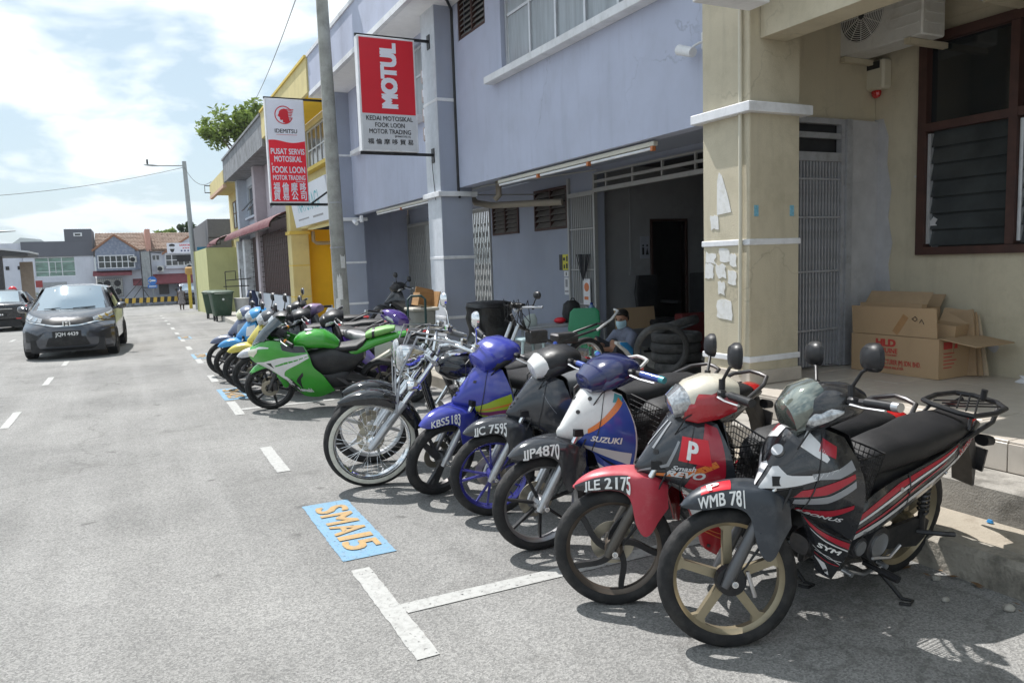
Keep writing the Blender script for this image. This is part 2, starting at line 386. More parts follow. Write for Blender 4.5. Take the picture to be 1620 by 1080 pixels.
# ================================================================== GROUND
def asphalt_mat():
    m = bpy.data.materials.new('asphalt'); m.use_nodes = True; t = m.node_tree; N, L = t.nodes, t.links; b = N['Principled BSDF']
    tc = N.new('ShaderNodeTexCoord'); src = tc.outputs['Object']
    def noise(s, d, r=0.6, st=None):
        n = N.new('ShaderNodeTexNoise'); n.inputs['Scale'].default_value = s; n.inputs['Detail'].default_value = d; n.inputs['Roughness'].default_value = r
        if st:
            mp = N.new('ShaderNodeMapping'); mp.inputs['Scale'].default_value = st; L.new(src, mp.inputs[0]); L.new(mp.outputs[0], n.inputs['Vector'])
        else: L.new(src, n.inputs['Vector'])
        return n.outputs['Fac']
    def ramp(f, a, c, lo=0, hi=1):
        r = N.new('ShaderNodeMapRange'); r.inputs[1].default_value = a; r.inputs[2].default_value = c; r.inputs[3].default_value = lo; r.inputs[4].default_value = hi
        L.new(f, r.inputs[0]); return r.outputs[0]
    def mix(f, A, B, bl='MIX'):
        x = N.new('ShaderNodeMix'); x.data_type = 'RGBA'; x.blend_type = bl
        if isinstance(f, float): x.inputs[0].default_value = f
        else: L.new(f, x.inputs[0])
        for i, q in ((6, A), (7, B)):
            if isinstance(q, tuple): x.inputs[i].default_value = q
            else: L.new(q, x.inputs[i])
        return x.outputs[2]
    vo = N.new('ShaderNodeTexVoronoi'); vo.inputs['Scale'].default_value = 135; L.new(src, vo.inputs['Vector'])
    st = N.new('ShaderNodeSeparateColor'); L.new(vo.outputs['Color'], st.inputs[0])
    base = mix(ramp(noise(0.38, 7, .66), 0.36, 0.64), (0.178, 0.176, 0.171, 1), (0.272, 0.268, 0.259, 1))
    base = mix(ramp(noise(1.0, 5, 0.6, (2.4, 0.12, 1)), 0.45, 0.72, 0, 0.55), base, (0.31, 0.306, 0.298, 1))
    agg = mix(ramp(st.outputs[0], 0.05, 0.95), (0.58, 0.58, 0.58, 1), (1.40, 1.39, 1.37, 1))
    base = mix(0.75, base, agg, 'MULTIPLY')
    base = mix(ramp(noise(38, 3), 0.6, 0.75, 0, 0.35), base, (0.10, 0.098, 0.095, 1))
    base = mix(ramp(noise(0.9, 7, 0.68), 0.58, 0.74, 0, 0.55), base, (0.10, 0.096, 0.09, 1))
    base = mix(ramp(noise(5.0, 6, 0.7), 0.66, 0.74, 0, 0.5), base, (0.09, 0.086, 0.08, 1))
    v3 = N.new('ShaderNodeTexVoronoi'); v3.inputs['Scale'].default_value = 1.7; n3 = N.new('ShaderNodeVectorMath'); n3.operation = 'ADD'; n4 = N.new('ShaderNodeTexNoise'); n4.inputs['Scale'].default_value = 7; n4.inputs['Detail'].default_value = 4
    L.new(src, n4.inputs['Vector']); sc4 = N.new('ShaderNodeVectorMath'); sc4.operation = 'SCALE'; sc4.inputs['Scale'].default_value = .22; L.new(n4.outputs['Color'], sc4.inputs[0]); L.new(src, n3.inputs[0]); L.new(sc4.outputs[0], n3.inputs[1]); L.new(n3.outputs[0], v3.inputs['Vector'])
    base = mix(ramp(v3.outputs['Distance'], .03, .10, .62, 0), base, (.085, .082, .078, 1))
    # hairline cracks
    v2 = N.new('ShaderNodeTexVoronoi'); v2.feature = 'DISTANCE_TO_EDGE'; v2.inputs['Scale'].default_value = 0.22
    ad = N.new('ShaderNodeVectorMath'); ad.operation = 'ADD'; nz = N.new('ShaderNodeTexNoise'); nz.inputs['Scale'].default_value = 1.6; nz.inputs['Detail'].default_value = 5
    L.new(src, nz.inputs['Vector']); L.new(src, ad.inputs[0]); L.new(nz.outputs['Color'], ad.inputs[1]); L.new(ad.outputs[0], v2.inputs['Vector'])
    base = mix(ramp(v2.outputs['Distance'], 0.001, 0.005, 0.28, 0.0), base, (0.07, 0.067, 0.062, 1))
    L.new(base, b.inputs['Base Color']); b.inputs['Roughness'].default_value = 0.92; b.inputs['Specular IOR Level'].default_value = 0.3
    bn = N.new('ShaderNodeBump'); bn.inputs['Strength'].default_value = 0.5; bn.inputs['Distance'].default_value = 0.005
    L.new(vo.outputs['Distance'], bn.inputs['Height']); L.new(bn.outputs[0], b.inputs['Normal'])
    return m
asphalt = asphalt_mat()
xs = [-900, -300, -120, -60, -30, -14, -7, -3, 0, 3, 6, 12, 25, 60, 120, 300, 900]
ys = [-200, -60, -20, -5, 0, 3]+[3+i*2 for i in range(1, 32)]+[70, 80, 100, 140, 200, 400, 900, 2500]
mb = MB(); nx = len(xs)
mb.add([(x, y, zr(y)) for y in ys for x in xs], [(j*nx+i, j*nx+i+1, (j+1)*nx+i+1, (j+1)*nx+i) for j in range(len(ys)-1) for i in range(nx-1)])
struct(mb.build('ground', asphalt))
def rpaint(name, col, wear):
    m = pm(name, col, 0.7, var=0.06, sc=20, dirt=((0.24, 0.235, 0.225), wear, 28.0)); t = m.node_tree
    tc = t.nodes.new('ShaderNodeTexCoord'); n = t.nodes.new('ShaderNodeTexNoise'); n.inputs['Scale'].default_value = 42; n.inputs['Detail'].default_value = 7; n.inputs['Roughness'].default_value = .72; t.links.new(tc.outputs['Object'], n.inputs['Vector'])
    r = t.nodes.new('ShaderNodeMapRange'); r.inputs[1].default_value = .60; r.inputs[2].default_value = .64; r.inputs[3].default_value = 1; r.inputs[4].default_value = 0; t.links.new(n.outputs['Fac'], r.inputs[0]); t.links.new(r.outputs[0], t.nodes['Principled BSDF'].inputs['Alpha'])
    return m
wp = rpaint('road_paint_white', (0.40, 0.40, 0.385), 0.8); bp = rpaint('road_paint_blue', (0.155, 0.30, 0.43), 0.5); op = rpaint('road_paint_orange', (0.43, 0.275, 0.11), 0.6)
def sheet(pts, dz, ny=6):
    """quad lying 4 mm per layer above the road, following its slope, with ragged edges"""
    a, b, c, d = [V((*p, 0)) for p in pts]; vs = []; fs = []; ny *= 3
    for i in range(ny+1):
        l, r = a.lerp(d, i/ny), b.lerp(c, i/ny); w = 0.0035*random.uniform(-1, 1)
        for q in (l+V((w, 0, 0)), r+V((random.uniform(-.0035, .0035), 0, 0))): vs.append((q.x, q.y, zr(q.y)+dz))
    for i in range(ny): fs.append((2*i, 2*i+1, 2*i+3, 2*i+2))
    return MB().add(vs, fs)
def lx(y): return 0.955+max(0, y-6)*0.0062
for (ya, yb) in [(2.92, 4.0), (6.32, 7.32), (9.19, 10.22), (12.28, 13.19), (15.14, 16.02), (18.2, 19.22), (20.9, 21.94), (23.9, 24.9), (26.6, 27.9), (30.2, 31.2), (33.3, 34.2), (36.8, 37.8), (40, 41)]:
    struct(sheet([(lx(ya), ya), (lx(ya)+.105, ya), (lx(yb)+.105, yb), (lx(yb), yb)], 0.004, 10).build('parking_line', wp))
for yt, x1 in ((3.41, 3.4), (9.55, 3.4), (15.45, 3.4), (21.2, 3.4), (25.9, 3.3)):
    x0 = lx(yt)+.107; struct(sheet([(x0, yt+.055), (x1, yt+.055-.015*(x1-x0)), (x1, yt-.055-.015*(x1-x0)), (x0, yt-.055)], 0.004, 4).build('parking_line', wp))
for ya, yb in ((4.15, 5.29), (10.36, 11.43), (16.07, 17.1), (21.75, 22.75)):
    x0 = lx(ya)-.005; b = struct(sheet([(x0, ya), (x0+.315, ya), (x0+.315, yb), (x0, yb)], 0.004, 12).build('painted_bay_box', bp))
    t = MB(); L_ = yb-ya
    # stencilled letters read towards the camera, tops towards the kerb
    cur = yb-0.11
    for ch, w in (('S', .15), ('M', .22), ('A', .19), ('1', .07), ('5', .16)):
        M = plane_M((x0+.065, cur, .0005), (0, -1, 0), (1, 0, 0))
        flat_text(t, ch, M, .20, w*L_/1.14, bold=0.035, align='L'); cur -= (w+.028)*L_/1.14
    nv_ = 0
    for i, p in enumerate(t.v): t.v[i] = (p[0], p[1], zr(p[1])+.008+p[2])
    t.build('bay_lettering', op, b)
for ya, yb, x in ((10.0, 11.16, -1.42), (13.8, 14.9, -1.35), (16.77, 17.72, -1.3), (25.6, 26.6, -3.2), (28.7, 29.5, -3.2), (19.6, 20.6, -1.32), (22.4, 23.4, -1.3), (7.0, 8.1, -1.46), (4.0, 5.1, -1.48)):
    struct(sheet([(x, ya), (x+.09, ya), (x+.09, yb), (x, yb)], 0.004, 8).build('lane_line', wp))
# ---- kerb, step and floors
def slab(name, mat, x0, x1, y0, y1, zt, zb=-0.4, bev=0.015): return struct(MB().box(x0, x1, y0, y1, zb, zt, bev=bev).build(name, mat))
kerb_m = pm('kerb_concrete', (0.36, 0.33, 0.28), 0.92, var=0.2, sc=5, bump=0.9, bsc=45, dirt=((0.035, 0.033, 0.026), 0.9, 3.2))
step_m = pm('step_concrete', (0.38, 0.335, 0.27), 0.9, var=0.16, sc=5, bump=0.5, bsc=70, dirt=((0.15, 0.12, 0.09), 0.6, 5))
rise_m = pm('riser_concrete', (0.24, 0.22, 0.19), 0.92, var=0.3, sc=5, bump=0.8, bsc=50, dirt=((0.03, 0.028, 0.024), 0.9, 4))
y = -3.0
while y < 26:
    y2 = y+1.5; g = zr((y+y2)/2)
    struct(MB().box(3.60+random.uniform(-.012, .012), 3.76, y, y2-.006, -0.6, .172+g+random.uniform(-.004, .004), bev=.025).build('kerb_stone', kerb_m)); y = y2
slab('pavement_step', step_m, 3.762, 4.075, -3, 5.36, .17); slab('pavement', conc_l, 3.762, 6.7, 5.362, 19.2, .168)
mb = MB(); mb.box(4.078, 4.40, -3, 5.36, -.3, .36, bev=.02); struct(mb.build('upper_step', conc))
mb = MB(); mb.box(4.077, 4.10, -3, 5.355, .14, .335); 
base = struct(MB().box(4.405, 6.70, -16, 5.36, -.3, .526).build('tiled_walkway', grout))
ts = 0.40; i = 0
proto = MB().box(0, ts-.005, 0, ts-.005, 0, .014, bev=.0025).mesh('tile', tile_m); pr_ = MB().box(0, .014, 0, ts-.005, 0, .165, bev=.0025).mesh('riser_tile', tile_m)
for j in range(20):
    yy = -2.64+j*ts
    for k in range(6):
        o = bpy.data.objects.new('tile', proto); COL.objects.link(o); o.parent = base; o.location = (4.398+k*ts, yy, .528+random.uniform(-.0012, .0012)); 
        if k == 5: o.scale.x = .38
    if yy+ts < 5.4:
        o = bpy.data.objects.new('riser_tile', pr_); COL.objects.link(o); o.parent = base; o.location = (4.389, yy, .362)
# mossy stain wall at the end of the raised floor, above the lower pavement
struct(MB().box(3.765, 4.39, 5.363, 5.40, -.2, .345, bev=.01).build('step_end_wall', rise_m))

# ================================================================== BEIGE SHOPHOUSE
bs = thing('beige_shophouse', 'beige shophouse with tiled walkway, square column, louvred window and grey folding gate on the right', 'building', (4.59, 3, 0))
bs_inv = Matrix.Translation((-4.59, -3, 0))
def P(parent, name, mb, mat, label=None, kind=None):
    """part given in world coordinates, parented to a thing at its own place"""
    o = mb.build(name, mat, parent, label, kind=kind); par = parent
    while par is not None and par.type != 'EMPTY': par = par.parent
    if parent.type == 'EMPTY': o.matrix_parent_inverse = parent.matrix_basis.inverted()
    return o
def column(parent, x0, x1, y0, y1, z0, zt, mat, trim, zb, bands, low=None):
    mb = MB().box(x0, x1, y0, y1, z0, zt, bev=.008)
    c = P(parent, 'column', mb, low or mat)
    for (a, b, d) in bands:
        P(c, 'ledge', MB().box(x0-d, x1+d, y0-d, y1+d, a, b, bev=.006), trim)
    return c
column(bs, 4.59, 5.15, 4.79, 5.36, .53, 6.0, m_beige, m_white, 0, [(2.78, 2.86, .075), (1.715, 1.765, .012), (.735, .785, .012)])
P(bs, 'column_plinth', MB().box(4.57, 5.17, 4.77, 5.38, .545, .66, bev=.005), tile_m)
P(bs, 'wall', walls(MB(), 6.55, 6.7, -3, 5.36, .2, 3.62, [(2.0, 4.65, 1.6, 3.5)]), m_beige)
P(bs, 'ceiling', MB().box(4.62, 6.70, -16, 5.14, 3.98, 4.1), m_beige)
P(bs, 'beam', MB().box(4.70, 4.98, -16, 4.785, 3.37, 3.98), m_beige)
P(bs, 'beam', MB().box(5.155, 6.545, 5.16, 5.36, 2.86, 3.98), m_beige)
P(bs, 'wall', MB().box(6.55, 6.7, -16, 5.36, 3.622, 3.98), m_beige); P(bs, 'wall', MB().box(6.55, 6.7, -16, -3.002, .2, 3.62), m_beige)
column(bs, 4.59, 5.15, -2.1, -1.53, .53, 6.0, m_beige, m_white, 0, [(2.78, 2.86, .075)]); column(bs, 4.59, 5.15, -8.7, -8.1, .53, 6.0, m_beige, m_white, 0, [(2.78, 2.86, .075)])
P(bs, 'upper_wall', MB().box(4.88, 5.05, -16, 4.785, 4.102, 6.2), m_beige)
P(bs, 'roof_slab', MB().box(3.91, 7.2, -16, 5.36, 6.2, 6.35), m_beige)
# render patch of bare plaster beside the gate
plaster = pm('bare_plaster', (0.47, 0.47, 0.49), 0.9, var=0.12, sc=5, dirt=((0.62, 0.62, 0.64), 0.5, 3), bump=0.25, bsc=60)
poly = [(5.158, .55), (5.158, 2.88)]
yl = [5.06, 5.02, 5.05, 4.99, 5.02, 4.98, 5.03, 5.0, 5.05, 5.04, 5.10]
zs_ = [.55, .8, 1.0, 1.25, 1.5, 1.7, 1.95, 2.2, 2.45, 2.7, 2.88]
poly = [(5.36, .55), (5.36, 2.88)]+[(a-.03, b) for a, b in zip(reversed(yl), reversed(zs_))]
P(bs, 'plaster_patch', MB().prism(poly, 6.542, 6.549, 'yz'), plaster)
for cy, cz, r in ((4.55, 1.86, .05), (4.6, 2.05, .02), (4.72, 2.3, .015), (4.62, 2.5, .02), (3.95, .78, .05), (4.68, 3.0, .02)):
    pts = [(cy+r*random.uniform(.5, 1.3)*math.cos(a), cz+r*random.uniform(.5, 1.3)*math.sin(a)) for a in [i*PI/5 for i in range(10)]]
    P(bs, 'paint_chip', MB().prism(pts, 6.547, 6.5495, 'yz'), plaster)
# window with glass louvres
wf = P(bs, 'window', MB().box(6.50, 6.62, 4.60, 4.68, 1.58, 3.52).box(6.50, 6.62, 2.0, 2.06, 1.58, 3.52).box(6.50, 6.62, 2.06, 4.60, 3.44, 3.52).box(6.50, 6.62, 2.06, 4.60, 1.58, 1.65).box(6.50, 6.62, 2.06, 4.60, 2.68, 2.75).box(6.494, 6.626, 3.80, 3.87, 1.655, 3.435).box(6.494, 6.626, 2.95, 3.02, 1.655, 3.435), m_wood)
louv = pm('grey_louvre_glass', (0.045, 0.05, 0.052), 0.14, var=0.3, sc=2, spec=0.4)
for a, b in ((3.87, 4.60), (3.02, 3.80), (2.06, 2.95)):
    P(wf, 'pane', MB().box(6.575, 6.58, a, b, 2.75, 3.44), m_glass)
    for k in range(7):
        z = 1.665+k*.146; M = Matrix.Translation((6.56, (a+b)/2, z+.07)) @ Matrix.Rotation(rad(14), 4, 'Y')
        P(wf, 'louvre', MB().box(-.003, .003, -(b-a)/2+.03, (b-a)/2-.03, -.077, .077, M=M), louv)
    P(wf, 'louvre_clip', MB().box(6.53, 6.57, b-.035, b-.005, 1.68, 2.66), m_alu)
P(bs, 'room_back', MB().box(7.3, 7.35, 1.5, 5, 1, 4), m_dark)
# folding gate between the column and the back wall (faces the camera)
def gate(parent, M, w, z0, zt, zh, bars, mat, bar_name='bar'):
    """collapsible gate in a local frame: x along its width"""
    fr = MB().box(0, .045, -.03, .03, z0, zh, M=M).box(w-.045, w, -.03, .03, z0, zh, M=M).box(.045, w-.045, -.03, .03, zh-.05, zh, M=M).box(.045, w-.045, -.035, .035, zt-.03, zt+.05, M=M).box(.045, w-.045, -.02, .02, (zt+zh)/2, (zt+zh)/2+.05, M=M)
    g = P(parent, 'folding_gate', fr, mat)
    me = MB().box(-.008, .008, -.012, .012, z0+.02, zt-.03).mesh(bar_name, mat)
    return g, me
gm = pm('grey_gate_steel', (0.42, 0.43, 0.46), 0.5, 0.2, var=0.12, sc=8, dirt=((0.16, 0.14, 0.12), 0.4, 10))
M = plane_M((5.16, 5.15, 0), (1, 0, 0), (0, 1, 0))
g, me = gate(bs, M, .93, .55, 2.50, 2.86, 20, gm)
for i in range(21):
    o = bpy.data.objects.new('bar', me); COL.objects.link(o); o.parent = g
    o.matrix_local = g.matrix_world.inverted() @ bs.matrix_basis.inverted() @ Matrix.Translation((5.16+.055+i*.0405, 5.15, 0)) if False else Matrix.Translation((5.16+.06+i*.0405, 5.15, 0))
for z in (.9, 1.45, 1.95, 2.3): P(g, 'cross_strip', MB().box(5.21, 6.04, 5.128, 5.134, z, z+.018), gm)
P(bs, 'gate_post', MB().box(6.095, 6.17, 5.10, 5.2, .55, 2.86), gm)
P(bs, 'gate_shade_sheet', MB().box(5.16, 6.17, 5.215, 5.24, .55, 2.85), m_dark)  # dark sheet added close behind the bars, standing for shade in the gaps
P(bs, 'side_wall', MB().box(6.175, 6.548, 5.12, 5.2, .55, 2.86), plaster)
o = MB().box(5.17, 5.40, 5.085, 5.10, 1.0, 1.38, bev=.003).build('cardboard_sheet', pm('brown_card', (0.34, 0.25, 0.165), 0.85, var=0.12, sc=8, dirt=((0.5, 0.45, 0.4), 0.3, 8)))
tag(o, 'torn cardboard piece hung on the grey folding gate', 'cardboard')
# thin conduit pipe down the front of the column
o = MB().tube([(4.565, 4.87, 3.9), (4.563, 4.868, 2.75), (4.56, 4.862, 2.0), (4.562, 4.87, 1.2), (4.566, 4.885, .62)], .0165, 10).build('conduit_pipe', pm('cream_pvc', (0.56, 0.53, 0.43), 0.45, var=0.05)); tag(o, 'cream plastic conduit pipe down the front of the beige column', 'pipe')
# torn paper remains and stickers on the column front
paper = pm('torn_paper', (0.70, 0.70, 0.69), 0.9, var=0.08, sc=20, dirt=((0.5, 0.47, 0.38), 0.5, 18))
def scrap(y, z, w, h, lab, jag=.12, poly=None):
    n = 14; pts = []
    if poly: pts = [(y+a*w, z+b*h) for a, b in poly]
    else:
        for i in range(n):
            t = i/n*4; s = int(t); f = t-s
            q = [(-.5+f, -.5), (.5, -.5+f), (.5-f, .5), (-.5, .5-f)][s]
            pts.append((y+(q[0]+random.uniform(-jag, jag))*w, z+(q[1]+random.uniform(-jag, jag))*h))
    o = MB().prism(pts, 4.5855, 4.589, 'yz').build('torn_paper', paper); tag(o, lab, 'paper')
def fy(u): return 5.36-(u-1110.5)/77*.57      # along the column front, measured
def fz(v): return 1.765+(380-v)/(380-176)*1.02
scrap(fy(1146), fz(300), .19, .36, 'tall triangular torn paper patch highest on the beige column', poly=[(.42, -.5), (-.5, -.46), (-.3, -.1), (.1, .42), (.28, .5), (.4, .3)])
scrap(fy(1131), fz(349), .10, .115, 'small square paper remnant under the triangular patch on the beige column')
scrap(fy(1124), fz(410), .115, .095, 'leftmost torn paper remnant just under the column band', .16)
scrap(fy(1147), fz(405), .12, .11, 'middle torn paper remnant just under the column band', .1)
scrap(fy(1161), fz(414), .08, .105, 'slanted paper remnant by the pipe under the column band', .1)
scrap(fy(1122), fz(433), .10, .13, 'ragged paper remnant on the left of the second row', .16)
scrap(fy(1142), fz(433), .115, .115, 'rounded paper remnant in the middle of the second row', .14)
scrap(fy(1160), fz(444), .10, .12, 'square paper remnant beside the pipe in the second row', .08)
scrap(fy(1142), fz(462), .085, .11, 'narrow paper remnant below the two rows', .1)
scrap(fy(1147), fz(499), .19, .17, 'lowest and widest paper remnant with dark marks', .06)
for x in (4.66, 5.06):
    o = MB().box(x-.022, x+.022, 4.7845, 4.789, fz(337)-.03+.0, fz(337)+.06).build('sticker', pm('blue_sticker', (0.18, 0.42, 0.55), 0.5, var=0.3, sc=60)); tag(o, 'small blue sticker on the shaded column side, '+('near its front corner' if x < 4.8 else 'near the gate'), 'sticker')
# sign box overhead, air conditioners, alarm box
cas = pm('ac_casing', (0.64, 0.64, 0.62), 0.5, var=0.06, sc=6, dirt=((0.25, 0.22, 0.18), 0.4, 6))
sb = thing('sign_box', 'white framed light box seen from below at the top of the beige column', 'sign', (4.2, 4.2, 3.45))
P(sb, 'box', MB().box(3.95, 4.52, 4.50, 4.72, 3.54, 4.6, bev=.006), m_white); P(sb, 'panel', MB().box(3.90, 3.948, 4.52, 4.70, 3.57, 4.58), m_beige)
def aircon(y0, z0, lab, x0=6.06, w=.90, h=.60, d=.30, group=None):
    t = thing('air_conditioner', lab, 'air conditioner', (x0, y0, z0), group=group)
    P(t, 'casing', MB().box(x0, x0+d, y0, y0+w, z0, z0+h, bev=.012), cas)
    c = (x0-.004, y0+w*.66, z0+h*.52)
    Mx = Matrix.Translation(c) @ Matrix.Rotation(PI/2, 4, 'Z')
    gr = MB()
    for r in [.04+.018*k for k in range(11)]: gr.tube([(r*math.cos(a), 0, r*math.sin(a)) for a in [2*PI*i/28 for i in range(28)]], .004, 4, closed=True, M=Mx)
    for i in range(12):
        a = 2*PI*i/12; gr.tube([(.03*math.cos(a), .003, .03*math.sin(a)), (.225*math.cos(a), .003, .225*math.sin(a))], .004, 4, M=Mx)
    P(t, 'grille', gr, cas); P(t, 'fan_opening', MB().tube([(0, -.0025, 0), (0, -.0012, 0)], .225, 28, M=Mx), m_dark)
    lv = MB()
    for k in range(5): lv.box(x0-.006, x0+.001, y0+.03, y0+w*.32, z0+.1+k*.085, z0+.115+k*.085)
    for k in range(5): lv.box(x0+.04, x0+d-.03, y0-.006, y0+.001, z0+.1+k*.085, z0+.118+k*.085)
    P(t, 'vent', lv, cas)
    for a in (y0+.1, y0+w-.15): P(t, 'bracket', MB().box(x0-.02, x0+d+.19, a, a+.05, z0-.05, z0-.003), m_beige)
    return t
aircon(4.34, 3.42, 'grey air conditioner unit under the ceiling above the alarm box')
aircon(3.02, 3.56, 'air conditioner unit above the louvred window at the right edge')
P(bs, 'pipe_cover', MB().box(6.42, 6.54, 4.55, 4.64, 3.44, 3.95, bev=.01), m_beige)
t = thing('alarm_box', 'cream alarm bell box with red lamp under the air conditioner', 'alarm box', (6.45, 5.1, 3.12))
P(t, 'casing', MB().box(6.42, 6.545, 4.98, 5.24, 3.14, 3.42, bev=.02), pm('cream_plastic', (0.55, 0.52, 0.42), 0.5, var=.05)); P(t, 'lamp', MB().ell((6.48, 5.1, 3.12), .04, .05, .05), m_redlens)
tm = MB(); flat_text(tm, 'ADT', plane_M((6.4185, 5.13, 3.345), (0, -1, 0), (0, 0, 1)), .045, .12); P(t, 'lettering', tm, m_black) if False else P(t, 'label_strip', MB().box(6.4175, 6.4195, 5.02, 5.2, 3.33, 3.40), m_black)

# ================================================================== PURPLE SHOPHOUSE
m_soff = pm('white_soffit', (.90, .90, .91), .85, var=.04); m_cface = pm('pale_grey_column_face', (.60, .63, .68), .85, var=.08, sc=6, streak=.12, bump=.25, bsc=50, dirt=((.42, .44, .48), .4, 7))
ps = thing('mauve_shophouse', 'two-bay mauve grey shophouse with white ledges and the open motorcycle workshop', 'building', (4.9, 12, 0))
for y0, y1 in ((11.64, 12.25), (18.1, 18.7)):
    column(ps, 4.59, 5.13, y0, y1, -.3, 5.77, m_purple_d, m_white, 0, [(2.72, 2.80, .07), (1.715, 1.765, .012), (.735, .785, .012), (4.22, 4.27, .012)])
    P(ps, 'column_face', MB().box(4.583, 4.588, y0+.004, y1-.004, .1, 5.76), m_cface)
P(ps, 'upper_wall', walls(MB(), 4.90, 5.06, 5.362, 11.638, 2.86, 5.77, [(6.4, 9.92, 4.27, 5.55), (10.42, 11.44, 5.10, 5.76)]), m_purple)
P(ps, 'upper_wall', walls(MB(), 4.90, 5.06, 12.252, 18.098, 2.86, 5.77, [(13.1, 17.4, 4.27, 5.55), (12.5, 13.0, 4.7, 5.7)]), m_purple)
P(ps, 'window_sill', MB().box(4.74, 4.898, 6.1, 10.2, 4.17, 4.268, bev=.006), m_white)
P(ps, 'window_sill', MB().box(4.74, 4.898, 13.0, 17.6, 4.17, 4.268, bev=.006), m_white)
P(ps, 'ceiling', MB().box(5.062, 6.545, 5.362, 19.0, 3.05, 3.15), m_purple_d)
P(ps, 'soffit', MB().box(4.152, 4.898, 5.362, 18.9, 5.69, 5.86), m_soff)
P(ps, 'parapet', MB().box(4.08, 4.14, 5.362, 18.45, 5.72, 6.50), m_purple)
P(ps, 'parapet_cap', MB().box(4.05, 4.17, 5.362, 18.45, 6.502, 6.58), m_white); P(ps, 'parapet_lip', MB().box(4.065, 4.15, 5.362, 18.45, 5.62, 5.718), m_white)
P(ps, 'roof', MB().box(4.122, 9, 5.362, 18.9, 6.3, 6.36), conc)
alu = m_alu
curt = pm('net_curtain', (0.30, 0.33, 0.36), 0.35, var=0.25, sc=3, stretch=(1, 4, .4), spec=0.8)
def alu_window(parent, x, y0, y1, z0, z1, ny, tz=None, pane=curt, mat=alu, t=.045, d=.05):
    mb = MB().box(x, x+d, y0, y0+t, z0, z1).box(x, x+d, y1-t, y1, z0, z1).box(x, x+d, y0+t, y1-t, z0, z0+t).box(x, x+d, y0+t, y1-t, z1-t, z1)
    w = P(parent, 'window', mb, mat); ys_ = [y0+t+(y1-y0-2*t)*i/ny for i in range(ny+1)]
    mm = MB()
    for yy in ys_[1:-1]: mm.box(x-.004, x+d-.004, yy-t/2, yy+t/2, z0+t, z1-t)
    if tz:
        for a, b in zip(ys_, ys_[1:]): mm.box(x+.002, x+d-.002, a+t/2, b-t/2, tz, tz+t*.8)
    P(w, 'mullion', mm, mat)
    for a, b in zip(ys_, ys_[1:]):
        for c, e in ([(z0+t, tz), (tz+t, z1-t)] if tz else [(z0+t, z1-t)]): P(w, 'pane', MB().box(x+.02, x+.026, a+t/2, b-t/2, c, e), pane)
    return w
alu_window(ps, 4.96, 6.42, 9.90, 4.28, 5.54, 5, 5.02); alu_window(ps, 4.96, 13.12, 17.38, 4.28, 5.54, 6, 5.02)
# bars behind the upper window glass
def louvre_window(parent, x, y0, y1, z0, z1, n, slat, frame=m_wood, cols=2):
    t = .04; mb = MB().box(x-.01, x+.07, y0, y0+t, z0, z1).box(x-.01, x+.07, y1-t, y1, z0, z1).box(x-.01, x+.07, y0+t, y1-t, z0, z0+t).box(x-.01, x+.07, y0+t, y1-t, z1-t, z1)
    for c in range(1, cols): q = y0+(y1-y0)*c/cols; mb.box(x-.008, x+.065, q-t/2, q+t/2, z0+t, z1-t)
    w = P(parent, 'louvre_window', mb, frame); h = (z1-z0-2*t)/n; bw = (y1-y0)/cols
    me = MB().box(-.004, .004, -bw/2+t*.6, bw/2-t*.6, -h*.56, h*.56, M=Matrix.Rotation(rad(38), 4, 'Y')).mesh('slat', slat)
    for c in range(cols):
        for k in range(n):
            o = bpy.data.objects.new('slat', me); COL.objects.link(o); o.parent = w; o.location = (x+.03, y0+bw*(c+.5), z0+t+h*(k+.5))
    P(w, 'backing', MB().box(x+.10, x+.105, y0, y1, z0, z1), m_dark)
slatm = pm('brown_grey_slat', (0.17, 0.155, 0.14), 0.5, var=0.2, sc=5)
louvre_window(ps, 6.53, 10.96, 12.10, 2.16, 2.86, 6, slatm); louvre_window(ps, 6.53, 12.74, 13.86, 2.16, 2.72, 6, slatm)
louvre_window(ps, 4.92, 10.43, 11.43, 5.11, 5.75, 7, pm('grey_slat', (0.2, 0.2, 0.19), 0.5, var=.15)); 
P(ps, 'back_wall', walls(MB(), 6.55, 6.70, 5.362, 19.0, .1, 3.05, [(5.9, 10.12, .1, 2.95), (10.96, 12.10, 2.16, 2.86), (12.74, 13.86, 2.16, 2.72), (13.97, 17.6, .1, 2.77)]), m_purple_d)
P(ps, 'end_wall', MB().box(5.135, 6.545, 19.0, 19.12, .0, 3.05), m_purple); P(ps, 'end_wall', MB().box(5.06, 9, 18.9, 18.98, 3.152, 6.3), m_purple)
